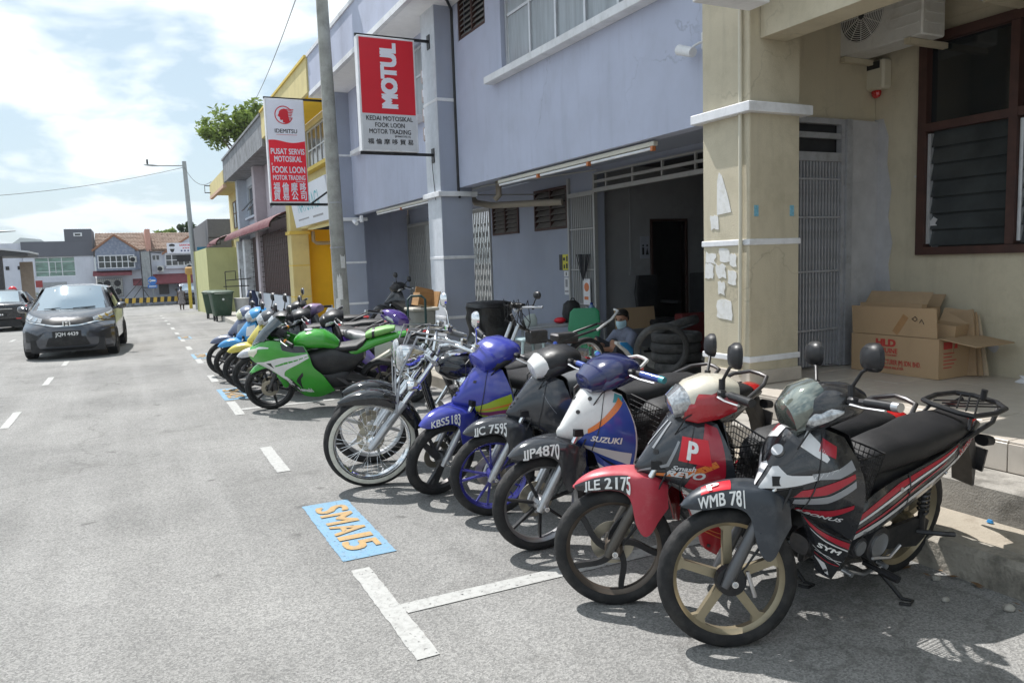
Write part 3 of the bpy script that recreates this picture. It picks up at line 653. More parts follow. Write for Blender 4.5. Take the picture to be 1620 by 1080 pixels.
def lattice(parent, y0, y1, x, z0, zt, zh, pitch, mat, diamond=False):
    """collapsible gate in the plane x = const: posts, track and upright bars"""
    fr = MB().box(x-.03, x+.03, y0, y0+.04, z0, zh).box(x-.03, x+.03, y1-.04, y1, z0, zh).box(x-.035, x+.035, y0+.04, y1-.04, zt-.03, zt+.04)
    g = P(parent, 'folding_gate', fr, mat); n = int((y1-y0-.08)/pitch)
    me = MB().box(-.012, .012, -.008, .008, z0+.02, zt-.03).mesh('bar', mat)
    for i in range(n):
        o = bpy.data.objects.new('bar', me); COL.objects.link(o); o.parent = g; o.location = (x, y0+.04+pitch*(i+.5), 0)
    mb = MB()
    if diamond:
        zz = z0+.06; h = .22; k = 0
        while zz+h < zt-.05:
            for i in range(0, n-1):
                a, b = y0+.04+pitch*(i+.5), y0+.04+pitch*(i+1.5); s = (i+k) % 2
                mb.tube([(x-.016, a, zz+(h if s else 0)), (x-.016, b, zz+(0 if s else h))], .007, 4, caps=False)
            zz += h; k += 1
    else:
        for q in (.3, .52, .78): P(g, 'cross_strip', MB().box(x-.02, x-.014, y0+.05, y1-.05, z0+(zt-z0)*q, z0+(zt-z0)*q+.018), mat)
    if diamond: P(g, 'lattice_strips', mb, mat, kind='stuff')
    return g
gm2 = pm('pale_gate_steel', (0.42, 0.42, 0.41), 0.5, 0.15, var=0.14, sc=9, dirt=((0.18, 0.15, 0.12), 0.4, 9))
lattice(ps, 10.10, 10.92, 6.53, .17, 2.66, 2.95, .058, gm2)
lattice(ps, 14.0, 15.2, 6.56, .17, 2.70, 2.77, .085, gm2, True); lattice(ps, 17.0, 18.9, 6.50, .17, 2.62, 2.9, .085, gm2, True)
P(ps, 'gate_track', MB().box(6.50, 6.56, 5.4, 10.1, 2.66, 2.72).box(6.51, 6.55, 5.4, 10.1, 2.80, 2.84).box(6.515, 6.545, 5.4, 10.1, 2.93, 2.96), gm2)
for k in range(7): P(ps, 'track_bar', MB().box(6.515, 6.545, 5.7+k*.68, 5.73+k*.68, 2.722, 2.928), gm2)
# workshop room behind the gate
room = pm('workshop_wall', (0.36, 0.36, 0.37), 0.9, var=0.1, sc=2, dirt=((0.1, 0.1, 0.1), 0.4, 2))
P(ps, 'room_wall', walls(MB(), 10.2, 10.3, 6.9, 7.74, 0, 3.1, []).box(6.702, 7.74, 10.3, 10.4, .1, 3.1).box(8.42, 12, 10.3, 10.4, .1, 3.1).box(7.74, 8.42, 10.3, 10.4, 2.22, 3.1) if False else MB().box(6.702, 7.74, 10.3, 10.4, .1, 3.1).box(8.42, 12, 10.3, 10.4, .1, 3.1).box(7.74, 8.42, 10.3, 10.4, 2.22, 3.1), room)
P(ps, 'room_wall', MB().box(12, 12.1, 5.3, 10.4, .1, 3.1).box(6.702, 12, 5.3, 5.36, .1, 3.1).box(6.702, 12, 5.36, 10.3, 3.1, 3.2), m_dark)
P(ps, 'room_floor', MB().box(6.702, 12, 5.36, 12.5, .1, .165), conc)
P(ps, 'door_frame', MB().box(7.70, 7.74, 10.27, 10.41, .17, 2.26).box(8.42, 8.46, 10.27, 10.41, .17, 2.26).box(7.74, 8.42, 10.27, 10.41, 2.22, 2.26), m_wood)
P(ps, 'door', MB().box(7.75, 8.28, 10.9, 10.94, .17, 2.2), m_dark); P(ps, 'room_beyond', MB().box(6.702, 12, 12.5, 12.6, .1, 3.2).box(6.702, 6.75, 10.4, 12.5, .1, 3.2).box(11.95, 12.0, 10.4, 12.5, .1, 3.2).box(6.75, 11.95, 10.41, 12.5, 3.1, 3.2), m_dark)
P(ps, 'counter', MB().box(8.5, 11.9, 9.7, 10.28, .17, 1.35), m_dark)
P(ps, 'conduit', MB().box(7.30, 7.315, 10.285, 10.30, 1.45, 2.75).box(6.95, 7.3, 10.285, 10.30, 2.735, 2.75).box(7.27, 7.35, 10.27, 10.30, 1.36, 1.46), room)
# tube lights under the beam, pipes, cable
def tubelight(y0, y1, x, z, lab, n):
    t = thing('tube_light', lab, 'tube light', (x, y0, z)); P(t, 'housing', MB().box(x-.03, x+.03, y0, y1, z, z+.05, bev=.006), pm('cream_enamel', (0.58, 0.56, 0.48), 0.4, var=.06))
    L_ = (y1-y0)/n
    for k in range(n):
        P(t, 'tube', MB().tube([(x-.02, y0+k*L_+.05, z-.025), (x-.02, y0+(k+1)*L_-.05, z-.025)], .016, 10), m_white)
        P(t, 'lamp_holder', MB().box(x-.038, x+.006, y0+k*L_+.01, y0+k*L_+.048, z-.05, z-.001), pm('orange_plastic', (0.5, 0.16, 0.05), .5))
tubelight(6.55, 10.3, 4.99, 2.79, 'long row of cream tube lights under the beam over the open workshop', 3)
tubelight(13.1, 16.5, 4.99, 2.79, 'row of cream tube lights under the beam left of the mauve column', 2)
pvc = pm('cream_drain_pvc', (0.42, 0.37, 0.30), 0.5, var=.1, dirt=((0.2, .17, .13), .4, 6))
P(ps, 'drain_pipe', MB().tube([(5.3, 12.2, 2.85), (5.4, 12.1, 2.66), (5.6, 11.9, 2.60), (6.4, 10.9, 2.58)], .055, 12).tube([(5.5, 11.4, 3.05), (5.5, 11.4, 2.72), (5.45, 11.45, 2.66)], .05, 12), pvc)
P(ps, 'conduit_run', MB().tube([(5.07, 12.2, 2.82), (5.2, 11.2, 2.86), (6.5, 10.0, 2.99)], .012, 6).tube([(5.1, 12.0, 2.78), (6.5, 12.0, 2.80)], .012, 6), gm2)
o = MB().tube([(4.45, 11.1, 5.74), (4.7, 11.35, 5.68), (4.87, 11.6, 5.64), (4.885, 11.625, 5.5), (4.885, 11.62, 2.78), (4.885, 11.58, 2.70)], .022, 8).build('power_cable', m_black); tag(o, 'thick black cable running down beside the mauve column', 'cable')
def poster(x, y0, y1, z0, z1, mat, lab, lines, ink, name='poster', cat='poster'):
    o = MB().box(x, x+.004, y0, y1, z0, z1).build(name, mat); tag(o, lab, cat)
    if lines:
        mb = MB()
        for (a, b, c, d) in lines: mb.box(x-.0022, x-.0005, y0+(y1-y0)*a, y0+(y1-y0)*b, z0+(z1-z0)*c, z0+(z1-z0)*d)
        mb.build('print', ink, o)
    return o
yel = pm('yellow_print', (0.62, 0.58, 0.06), 0.6, var=.06); whp = pm('white_paper', (0.72, 0.72, 0.74), .7, var=.04)
poster(6.522, 10.955, 11.14, 1.47, 1.73, yel, 'yellow hazard notice beside the folded workshop gate', [(.1, .35, .55, .9), (.55, .9, .6, .8), (.12, .4, .1, .42), (.6, .85, .1, .35)], m_black)
poster(6.52, 11.145, 11.25, 1.47, 1.73, m_black, 'black notice strip left of the yellow hazard notice', [], m_letter)
poster(6.522, 10.96, 11.10, 1.36, 1.455, whp, 'small white card under the yellow notice', [(.4, .6, .2, .8)], m_black)
poster(6.522, 10.955, 11.10, 1.06, 1.345, whp, 'white paper sheet lowest of the notices by the gate', [(.25, .75, .45, .9), (.1, .9, .15, .25)], pm('grey_ink', (.3, .3, .32), .7))
# unit is seen on the gate: small white and orange banner, feather duster
o = thing('banner', 'small white banner with orange round print tied to the folded gate', 'banner', (6.48, 10.4, .9))
P(o, 'cloth', MB().box(6.47, 6.474, 10.22, 10.42, .92, 1.33), whp); P(o, 'print', MB().disc((6.468, 10.32, 1.2), .07, (1, 0, 0), .003, 20).box(6.467, 6.469, 10.27, 10.39, 1.0, 1.05), pm('orange_ink', (.65, .2, .08), .6))
mb = MB()
for k in range(40): a = random.uniform(-.5, .5); b_ = random.uniform(-.5, .5); mb.tube([(6.42, 10.34, 1.3), (6.42+.1*b_, 10.34+.12*a, 1.48), (6.42+.18*b_, 10.34+.26*a, 1.72)], .004, 3)
tag(mb.build('feather_duster', pm('grey_feather', (.09, .09, .10), .9)), 'grey feather duster stuck upright behind the small banner', 'duster')
for y, z, lab in ((5.8, 3.55, 'white security camera on the mauve wall by the beige column'), (17.6, 2.68, 'small white security camera under the mauve beam by the lamp pole')):
    x = 4.86; t = thing('security_camera', lab, 'camera', (x, y, z)); sgn = 1
    P(t, 'mount', MB().box(x-.01, x+.04, y-.25, y-.12, z-.03, z+.12, bev=.006), m_white)
    P(t, 'arm', MB().tube([(x-.01, y-.18, z+.03), (x-.05, y-.14, z+.02), (x-.07, y-.08, z)], .012, 8), m_white)
    Mx = Matrix.Translation((x-.08, y, z-.02)) @ Matrix.Rotation(rad(20), 4, 'X')
    c = P(t, 'body', MB().lathe([(-.1, .001), (-.1, .045), (.08, .048), (.11, .05), (.11, .001)], 20, M=Mx), m_white); P(c, 'lens', MB().disc((0, .112, 0), .036, (0, 1, 0), .006, M=Mx), m_glass)
# ================================================================== YELLOW SHOP AND THE ROW BEYOND
m_yel = pm('deep_yellow_wall', (0.92, 0.60, 0.03), 0.8, var=.06, sc=1.5, streak=.12, bump=.1); m_lyel = pm('pale_yellow_wall', (0.66, 0.56, 0.27), 0.85, var=.06, sc=1.4, streak=.2, bump=.1, dirt=((.4, .33, .18), .3, 3))
m_ysill = pm('yellow_trim', (0.70, 0.52, 0.12), .8, var=.06, streak=.2)
yshop = thing('yellow_shophouse', 'yellow shophouse with a white slanted signboard behind the lamp pole', 'building', (4.9, 22, 0))
column(yshop, 4.59, 5.13, 24.5, 25.1, -.6, 5.77, m_lyel, m_ysill, 0, [(2.70, 2.80, .05), (1.715, 1.75, .008), (.735, .77, .008)])
P(yshop, 'upper_wall', walls(MB(), 4.90, 5.06, 18.72, 24.5, 2.86, 5.77, [(19.6, 23.1, 4.43, 5.6)]), m_lyel)
P(yshop, 'window_sill', MB().box(4.7, 4.898, 19.3, 23.4, 4.33, 4.428), m_ysill)
dgl = pm('dull_window_glass', (0.10, 0.105, 0.11), .1, var=.3, sc=1.5, spec=.7)
alu_window(yshop, 4.95, 19.62, 23.08, 4.44, 5.59, 6, 5.0, dgl)
P(yshop, 'soffit', MB().box(4.13, 4.898, 18.92, 25.2, 5.775, 5.86), m_yel); P(yshop, 'parapet', MB().box(4.04, 4.12, 18.46, 25.3, 5.72, 6.50), m_lyel); P(yshop, 'parapet_cap', MB().box(4.0, 4.16, 18.46, 25.3, 6.502, 6.56), m_ysill)
P(yshop, 'end_wall', MB().box(5.135, 6.7, 25.0, 25.1, -.6, 2.86), m_yel); P(yshop, 'back_wall', MB().box(6.55, 6.7, 19.13, 25.0, -.6, 3.1), m_yel); P(yshop, 'ceiling', MB().box(5.1, 6.55, 19.13, 25.0, 3.1, 3.2), m_yel)
P(yshop, 'floor', MB().box(3.765, 6.55, 19.21, 25.1, -.6, .06), conc_l)
P(yshop, 'drain_pipe', MB().tube([(5.3, 24.6, 2.8), (5.3, 24.6, 2.5), (5.4, 24.6, 2.42), (6.2, 24.6, 2.42)], .06, 10), pvc)
t = thing('signboard', 'white slanted signboard with thin teal lettering on the yellow shop', 'signboard', (4.55, 21, 3.3))
Mx = Matrix.Translation((4.50, 21.05, 3.33)) @ Matrix.Rotation(rad(-9), 4, 'Y')
P(t, 'board', MB().box(-.03, .03, -2.3, 2.3, -.5, .55, M=Mx, bev=.008), pm('sign_white', (.68, .71, .78), .5, var=.04, sc=2))
tm = MB(); MT = Mx @ plane_M((-.032, .1, -.12), (0, -1, 0), (0, 0, 1))
flat_text(tm, 'NATURAGI', MT, .42, 2.7, bold=0); P(t, 'lettering', tm, pm('teal_ink', (.12, .42, .48), .6))
tm = MB(); flat_text(tm, 'HEALTH FOOD PRODUCTS CENTRE', Mx @ plane_M((-.032, .1, -.32), (0, -1, 0), (0, 0, 1)), .09, 3.0) if False else tm.box(-.033, -.031, .3, 1.7, -.33, -.29, M=Mx).box(-.033, -.031, -1.4, -.2, -.35, -.30, M=Mx)
P(t, 'small_print', tm, pm('grey_ink', (.3, .3, .32), .7))
gs_ = thing('grey_shophouse', 'weathered grey and pink shophouse behind a maroon corrugated awning', 'building', (4.9, 30, 0))
m_gpar = pm('weathered_render', (.24, .25, .27), .9, var=.2, sc=2, streak=.6, dirt=((.05, .05, .05), .7, 2.5)); m_pink = pm('pinkish_grey_wall', (.50, .45, .49), .85, var=.06, streak=.25); m_pale = pm('pale_blue_wall', (.55, .60, .68), .85, var=.06, streak=.2)
P(gs_, 'parapet', MB().box(4.04, 4.12, 25.32, 36.2, 5.50, 6.42), m_gpar); P(gs_, 'parapet_cap', MB().box(3.99, 4.17, 25.32, 36.2, 6.422, 6.50), m_gpar); P(gs_, 'soffit', MB().box(4.13, 6, 25.32, 36.2, 5.56, 5.66), m_gpar)
P(gs_, 'upper_wall', walls(MB(), 4.90, 5.06, 25.3, 30.6, 2.5, 5.56, [(26.2, 29.8, 3.9, 5.2)]), m_pink); P(gs_, 'upper_wall', walls(MB(), 4.90, 5.06, 31.2, 36.2, 2.5, 5.56, [(32, 35.4, 3.9, 5.2)]), m_pale)
for ya in (30.62, 35.6): P(gs_, 'column', MB().box(4.5, 5.1, ya, ya+.57, -.9, 5.55), m_pink if ya < 32 else m_pale)
alu_window(gs_, 4.95, 26.22, 29.78, 3.92, 5.18, 4, 4.7, dgl); alu_window(gs_, 4.95, 32.02, 35.38, 3.92, 5.18, 3, 4.6, m_glass)
for k, (yy, ang) in enumerate(((32.6, 38), (33.5, 30), (34.5, 42))):
    P(gs_, 'open_casement', MB().box(-.015, .015, -.4, .4, -.6, 0, M=Matrix.Translation((4.93, yy, 4.62)) @ Matrix.Rotation(rad(ang), 4, 'Y')), dgl)
P(gs_, 'window_sill', MB().box(4.72, 4.898, 31.9, 35.5, 3.8, 3.895), m_pale)
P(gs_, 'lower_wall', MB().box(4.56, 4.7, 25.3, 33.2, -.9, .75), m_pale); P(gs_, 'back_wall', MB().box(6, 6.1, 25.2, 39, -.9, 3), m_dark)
for ya in (33.4, 35.4): P(gs_, 'pillar', MB().box(4.35, 4.75, ya, ya+.6, -1, 2.9), pm('flaking_white', (.62, .64, .67), .8, var=.25, sc=4, dirt=((.2, .2, .2), .5, 3)))
ym = pm('maroon_shutter', (.06, .022, .02), .6, var=.2, sc=3); bars = MB(); gl = P(gs_, 'shutter_backing', MB().box(4.66, 4.70, 25.3, 33.2, .75, 2.95), ym)
for k in range(12): bars.box(4.57, 4.585, 25.25, 33.2, .78+k*.19, .80+k*.19)
for k in range(22): bars.box(4.588, 4.6, 25.3+k*.37, 25.32+k*.37, .75, 2.95)
P(gs_, 'window_grille', bars, pm('rusty_grille', (.05, .035, .03), .7, .3, var=.3))
# corrugated barrel awning
def awning(y0, y1, lab, mat, under):
    t = thing('awning', lab, 'awning', (4.0, y0, 2.8)); n = int((y1-y0)/.11); vs = []; k = 9
    for i in range(n+1):
        yy = y0+(y1-y0)*i/n; w = .018*(1 if i % 2 else -1)
        for j in range(k):
            a = j/(k-1); x = 4.89-.85*math.sin(a*PI/2)+w*math.sin(a*PI/2); z = 2.98+.50*math.cos(a*PI/2)+w*math.cos(a*PI/2)
            vs.append((x, yy, z))
    fs = [(i*k+j, i*k+j+1, (i+1)*k+j+1, (i+1)*k+j) for i in range(n) for j in range(k-1)]
    P(t, 'sheet', MB().add(vs, fs), mat)
    fr = MB()
    for yy in [y0+.1+(y1-y0-.2)*q/5 for q in range(6)]: fr.tube([(4.87-.81*math.sin(a*PI/2), yy, 2.96+.46*math.cos(a*PI/2)) for a in (0, .25, .5, .75, 1)], .02, 6)
    for a in (.02, .5, .98): fr.tube([(4.85-.77*math.sin(a*PI/2), y0+.05, 2.94+.44*math.cos(a*PI/2)), (4.85-.77*math.sin(a*PI/2), y1-.05, 2.94+.44*math.cos(a*PI/2))], .018, 6)
    P(t, 'frame', fr, m_dmetal); return t
maroon = pm('maroon_corrugated', (.115, .020, .026), .55, var=.15, sc=4, streak=.2, dirt=((.3, .2, .18), .35, 3))
awning(25.0, 37.6, 'long maroon corrugated awning over the dark grille shop', maroon, None); awning(41.5, 46.5, 'far maroon corrugated awning past the olive wall', maroon, None)
fy_ = thing('far_yellow_shophouse', 'pale yellow shophouse at the far end of the row with rusty window frames', 'building', (4.9, 40, 0))
P(fy_, 'parapet', MB().box(4.02, 4.12, 36.22, 42.4, 5.44, 6.05), m_lyel); P(fy_, 'parapet_base', MB().box(4.0, 4.14, 36.22, 42.4, 5.30, 5.438), pm('peach_trim', (.60, .40, .28), .8)); P(fy_, 'upper_wall', MB().box(4.9, 5.06, 36.22, 42.3, 2.2, 5.6), m_lyel)
P(fy_, 'soffit', MB().box(4.13, 5.2, 36.22, 42.3, 5.5, 5.56), m_lyel); P(fy_, 'end_wall', MB().box(4.9, 11, 42.3, 42.4, -1, 5.6), m_lyel)
alu_window(fy_, 4.86, 37.6, 40.6, 3.7, 5.0, 3, 4.4, dgl, pm('rusty_frame', (.16, .09, .06), .7))
for yy, zz in ((42.0, 5.6), (42.0, 3.0)):
    P(fy_, 'bracket_frame', MB().tube([(3.75, yy, zz), (4.3, yy, zz), (4.3, yy, zz+.35), (3.75, yy, zz+.35)], .03, 6, closed=True), m_black)
m_olive = pm('olive_yellow_wall', (.50, .50, .24), .85, var=.07, streak=.15, sc=2)
ow = thing('olive_wall', 'low olive yellow lean-to walls at the far end of the row', 'wall', (4, 39, 0))
P(ow, 'wall', MB().box(3.35, 4.70, 39.0, 39.15, -1, 2.75), m_olive); P(ow, 'wall', MB().box(3.35, 3.45, 39.15, 46, -1, 2.75), m_olive); P(ow, 'wall', MB().box(3.3, 4.6, 46.0, 46.15, -1, 2.75), m_olive)
bn = thing('hanging_banner', 'blue hanging banner with yellow shapes at the far end of the row', 'banner', (3.6, 45.8, 1.5)); P(bn, 'cloth', MB().box(3.45, 3.95, 45.7, 45.72, 1.4, 3.0), pm('blue_cloth', (.03, .17, .33), .8))
P(bn, 'print', MB().prism([(3.55, 1.7), (3.8, 1.6), (3.85, 2.0), (3.7, 2.15), (3.85, 2.4), (3.75, 2.8), (3.58, 2.6), (3.66, 2.3), (3.54, 2.1)], 45.69, 45.698, 'xz'), pm('banner_yellow', (.62, .50, .08), .8))
# beyond the row: mass of the far shop
P(fy_, 'roof_block', MB().box(4.2, 9, 47, 58, 2.4, 4.6), pm('dark_roof', (.12, .12, .13), .8))
# ================================================================== SIGNS ON BRACKETS
m_red = pm('sign_red', (0.66, 0.014, 0.03), .42, var=.03, sc=3); m_signgrey = pm('sign_grey_white', (.62, .63, .66), .45, var=.05, sc=4, streak=.12); m_signw = pm('sign_lilac_white', (.80, .80, .88), .4, var=.03, sc=3)
m_ink = pm('black_ink', (.02, .02, .022), .6)
def bracket_sign(name, lab, x0, x1, y, z0, z1, th):
    t = thing(name, lab, 'sign', ((x0+x1)/2, y, z0))
    P(t, 'box', MB().box(x0, x1, y, y+th, z0, z1, bev=.008), m_white)
    return t
# red oil sign
X0, X1, Y0, Z0, Z1 = 3.38, 4.31, 11.82, 3.43, 5.17
t = bracket_sign('hanging_sign', 'upper hanging light box sign, red with white vertical word over grey panel, on mauve column', X0, X1, Y0, Z0, Z1, .16)
zs_m = Z0+.33*(Z1-Z0)
P(t, 'red_panel', MB().box(X0+.03, X1-.03, Y0-.006, Y0-.001, zs_m, Z1-.03), m_red); P(t, 'grey_panel', MB().box(X0+.03, X1-.03, Y0-.006, Y0-.001, Z0+.03, zs_m-.002), m_signgrey)
mb = MB(); flat_text(mb, 'MOTUL', plane_M((X0+.60, Y0-.009, (zs_m+Z1)/2), (0, 0, 1), (-1, 0, 0)), .235, 1.0, bold=.09); P(t, 'lettering', mb, m_signw)
mb = MB(); cxs = (X0+X1)/2
for tx, z, h, w in (('KEDAI MOTOSIKAL', zs_m-.105, .068, .76), ('FOOK LOON', zs_m-.205, .066, .48), ('MOTOR TRADING', zs_m-.305, .068, .68), ('(JM0657332-X)', zs_m-.352, .026, .26), ('福 倫 摩 哆 貿 易', zs_m-.46, .062, .74)):
    flat_text(mb, tx, plane_M((cxs+(.2 if tx[0] == '(' else 0), Y0-.009, z), (1, 0, 0), (0, 0, 1)), h, w, bold=.018)
P(t, 'lettering', mb, m_ink)
P(t, 'bracket', MB().box(X0-.01, 4.57, Y0+.06, Y0+.10, Z0-.045, Z0-.002).box(4.57, 4.582, Y0+.02, Y0+.14, Z0-.15, Z0+.08), m_black); P(t, 'bracket', MB().box(X0-.01, 4.57, Y0+.06, Y0+.10, Z1+.002, Z1+.04).box(4.57, 4.582, Y0+.02, Y0+.14, Z1-.1, Z1+.12), m_black); P(t, 'cable', MB().tube([(4.55, Y0+.08, Z0-.1), (4.56, Y0+.06, Z0-.4), (4.58, Y0+.05, Z0-.75)], .006, 5), m_black)
# white and red service sign
X0, X1, Y0, Z0, Z1 = 3.03, 3.90, 18.3, 3.16, 5.50
t = bracket_sign('hanging_sign', 'lower hanging light box sign, white top with round red head emblem and red panel below', X0, X1, Y0, Z0, Z1, .18)
zw = Z0+.585*(Z1-Z0)
P(t, 'white_panel', MB().box(X0+.03, X1-.02, Y0-.006, Y0-.001, zw-.1, Z1-.03), m_signw)
wave = [(X0+.03, Z0+.03), (X1-.02, Z0+.03)]+[(X1-.02-(X1-X0-.05)*i/16, zw+.03*math.sin(i/16*6.0+2.6)+.02) for i in range(17)]
P(t, 'red_panel', MB().prism(wave, Y0-.010, Y0-.007, 'xz'), pm('bright_sign_red', (.86, .014, .035), .42, var=.03, sc=3))
mb = MB(); cxs = (X0+X1)/2
for tx, z, h, w in (('PUSAT SERVIS', zw-.27, .125, .76), ('MOTOSIKAL', zw-.44, .125, .62), ("FOOK LOON", zw-.69, .14, .74), ('MOTOR TRADING', zw-.85, .105, .73), ('JM0657332-X', zw-.90, .028, .22), ('福 倫 摩 哆', zw-1.10, .155, .74), ('貿 易 公 司', zw-1.29, .155, .74)):
    flat_text(mb, tx, plane_M((cxs+(.26 if tx[0] == 'J' else 0.01), Y0-.013, z), (1, 0, 0), (0, 0, 1)), h, w, bold=.03)
mb.box(X0+.07, X0+.085, Y0-.0125, Y0-.0115, zw-.52, zw-.47)
P(t, 'lettering', mb, m_signw)
mb = MB(); flat_text(mb, 'IDEMITSU', plane_M((cxs, Y0-.009, zw+.21), (1, 0, 0), (0, 0, 1)), .085, .50, bold=.02); P(t, 'lettering', mb, m_ink)
# emblem: ring with a head in profile and streaming hair
em = MB(); ec = V((cxs-.03, Y0-.010, zw+.61)); er = .205
n = 36; vs = []; fs = []
for i in range(n+1):
    a = rad(35)+rad(310)*i/n
    for r in (er, er-.022): vs.append((ec.x+r*math.cos(a), ec.y, ec.z+r*math.sin(a)))
for i in range(n): fs.append((2*i, 2*i+1, 2*i+3, 2*i+2))
em.add(vs, fs)
face = [(-.06, .12), (.02, .145), (.10, .10), (.10, -.02), (.13, -.13), (.05, -.185), (-.03, -.16), (-.02, -.11), (-.07, -.115), (-.09, -.09), (-.085, -.06), (-.105, -.045), (-.135, -.02), (-.11, .03), (-.10, .08)]
em.prism([(ec.x+a, ec.z+b) for a, b in face], ec.y-.0008, ec.y, 'xz')
for k in range(7):
    z0 = .125-k*.035; x0 = -.02+k*.018
    em.prism([(ec.x+x0, ec.z+z0-.012), (ec.x+x0+.1, ec.z+z0-.004), (ec.x+.225-k*.012, ec.z+z0-.006), (ec.x+.225-k*.012, ec.z+z0+.012), (ec.x+x0+.1, ec.z+z0+.014), (ec.x+x0, ec.z+z0+.004)], ec.y-.0018, ec.y-.001, 'xz')
P(t, 'emblem', em, m_red); P(t, 'underline', MB().box(cxs-.22, cxs+.24, Y0-.010, Y0-.009, zw+.165, zw+.172), m_red)
P(t, 'bracket', MB().box(X0-.01, 4.58, Y0+.06, Y0+.11, Z1+.002, Z1+.045), m_black); P(t, 'bracket', MB().box(X0-.01, 4.58, Y0+.06, Y0+.11, Z0-.06, Z0-.002).tube([(3.95, Y0+.08, Z0-.02), (4.58, Y0+.08, Z0+.42)], .025, 6), m_black)
# electricity meters behind the red sign
for k in range(4):
    z = 3.75+k*.32; t = thing('meter_box', ['lowest','second lowest','second highest','highest'][k]+' pinkish meter box beside the mauve column behind the red sign', 'meter', (4.86, 12.6, z), group='meter boxes on the mauve wall')
    P(t, 'casing', MB().box(4.72, 4.895, 12.42, 12.72, z, z+.24, bev=.02), pm('meter_pink', (.42, .35, .34), .5, var=.12)); P(t, 'window', MB().box(4.71, 4.719, 12.5, 12.62, z+.09, z+.2), m_signw); P(t, 'cable', MB().tube([(4.8, 12.57, z-.01), (4.82, 12.6, z-.07)], .02, 6), m_black)
# ================================================================== LAMP POLES AND WIRES
polem = pm('stained_concrete_pole', (.30, .30, .275), .85, var=.25, sc=4, streak=.5, dirt=((.46, .46, .44), .6, 3.0), bump=.25, bsc=60)
t = thing('lamp_pole', 'tall stained concrete lamp pole standing between the two hanging signs', 'pole', (3.78, 15.3, 0))
P(t, 'pole', MB().tube([(3.80, 15.3, -.3), (3.765, 15.3, 2.5), (3.72, 15.3, 8.2)], [.155, .14, .105], 24), polem)
for z, r in ((2.02, .147), (2.9, .142)): P(t, 'band', MB().tube([(3.765, 15.3, z), (3.764, 15.3, z+.03)], r, 24), m_steelgrey)
for z, h, a in ((1.0, .55, -1.9), (1.62, .3, -1.3), (.75, .3, -2.3)):
    vs = []; 
    for i in range(7):
        for q in (0, 1): aa = a+(i-3)*.12*random.uniform(.8, 1.1); vs.append((3.785+.156*math.cos(aa), 15.3+.156*math.sin(aa), z+q*h*random.uniform(.7, 1)))
    P(t, 'paper_remnant', MB().add(vs, [(2*i, 2*i+1, 2*i+3, 2*i+2) for i in range(6)]), paper)
galv = pm('galvanised_steel', (.34, .36, .37), .5, .4, var=.1, sc=6)
t = thing('street_lamp', 'far grey street lamp leaning slightly with one arm over the road', 'street lamp', (3.75, 50.5, -.72))
P(t, 'pole', MB().tube([(3.66, 50.5, -.9), (3.46, 50.5, 8.25)], [.17, .12], 14), galv); P(t, 'arm', MB().tube([(3.46, 50.5, 8.0), (1.9, 50.5, 7.95)], .035, 8), galv)
P(t, 'lamp_head', MB().blob([((2.1, 50.5, 7.95), (0, .06, 0), (0, 0, .03)), ((1.7, 50.5, 7.97), (0, .16, 0), (0, 0, .06)), ((1.35, 50.5, 7.99), (0, .12, 0), (0, 0, .04)), ((1.25, 50.5, 7.99), (0, .04, 0), (0, 0, .02))]), galv); P(t, 'sensor', MB().box(1.4, 1.5, 50.45, 50.55, 8.03, 8.3), m_black)
def sagwire(a, b, sag, r, lab, n=14):
    a, b = V(a), V(b); pts = [a.lerp(b, i/n)-V((0, 0, sag*4*(i/n)*(1-i/n))) for i in range(n+1)]
    o = MB().tube(pts, r, 5).build('overhead_wire', m_black); tag(o, lab, 'wire')
sagwire((3.45, 50.5, 7.9), (-16, 41, 5.2), .9, .014, 'thin overhead wire sagging left from the far street lamp')
sagwire((3.45, 50.5, 7.9), (4.12, 42.4, 6.2), .5, .014, 'short overhead wire from the far street lamp to the pale yellow parapet')
sagwire((4.35, 20, 8.6), (6.2, 41, 9.9), .2, .012, 'overhead wire running up out of view above the leafy tree')
t = thing('street_lamp', 'small street lamp head at the left edge above the houses', 'street lamp', (-8.2, 50, -.66)); P(t, 'pole', MB().tube([(-8.2, 50, -.7), (-8.1, 50, 4.05)], .08, 8), galv); P(t, 'lamp_head', MB().blob([((-8.1, 50, 4.1), (0, .04, 0), (0, 0, .04)), ((-6.4, 50, 4.14), (0, .12, 0), (0, 0, .06)), ((-5.4, 50, 4.2), (0, .05, 0), (0, 0, .03))]), galv)
# ================================================================== FAR ROW ACROSS THE JUNCTION
D = 76.0; G = -1.16
wht = pm('far_white_wall', (.62, .64, .72), .85, var=.06, sc=.6, streak=.2, dirt=((.40, .42, .48), .4, .5)); dgr = pm('charcoal_grey_wall', (.13, .135, .16), .85, var=.08, sc=.4)
def FB(x0, x1, z0, z1, y=D, d=.3): return MB().box(x0, x1, y, y+d, z0, z1)
fa = thing('flat_roofed_house', 'flat roofed white house with dark grey band, tower block and greenish windows across the junction', 'building', (-6, D, G))
P(fa, 'wall', walls(MB(), -.15, .15, -2.65, 7.9, G, 3.3, [(4.13, 7.06, 1.6, 3.28)]).xf(Matrix.Translation((0, D+.15, 0)) @ Matrix.Rotation(PI/2, 4, 'Z')) if False else MB().box(-7.9, -7.06, D, D+.3, G, 3.32).box(-7.06, -4.13, D, D+.3, G, 1.6).box(-4.13, -2.66, D, D+.3, G, 3.32), wht)
P(fa, 'grey_band', MB().box(-7.95, -2.66, D-.08, D+6, 3.323, 4.6), dgr); P(fa, 'tower', MB().box(-4.72, -2.66, D-.1, D+6, 4.602, 5.62), dgr)
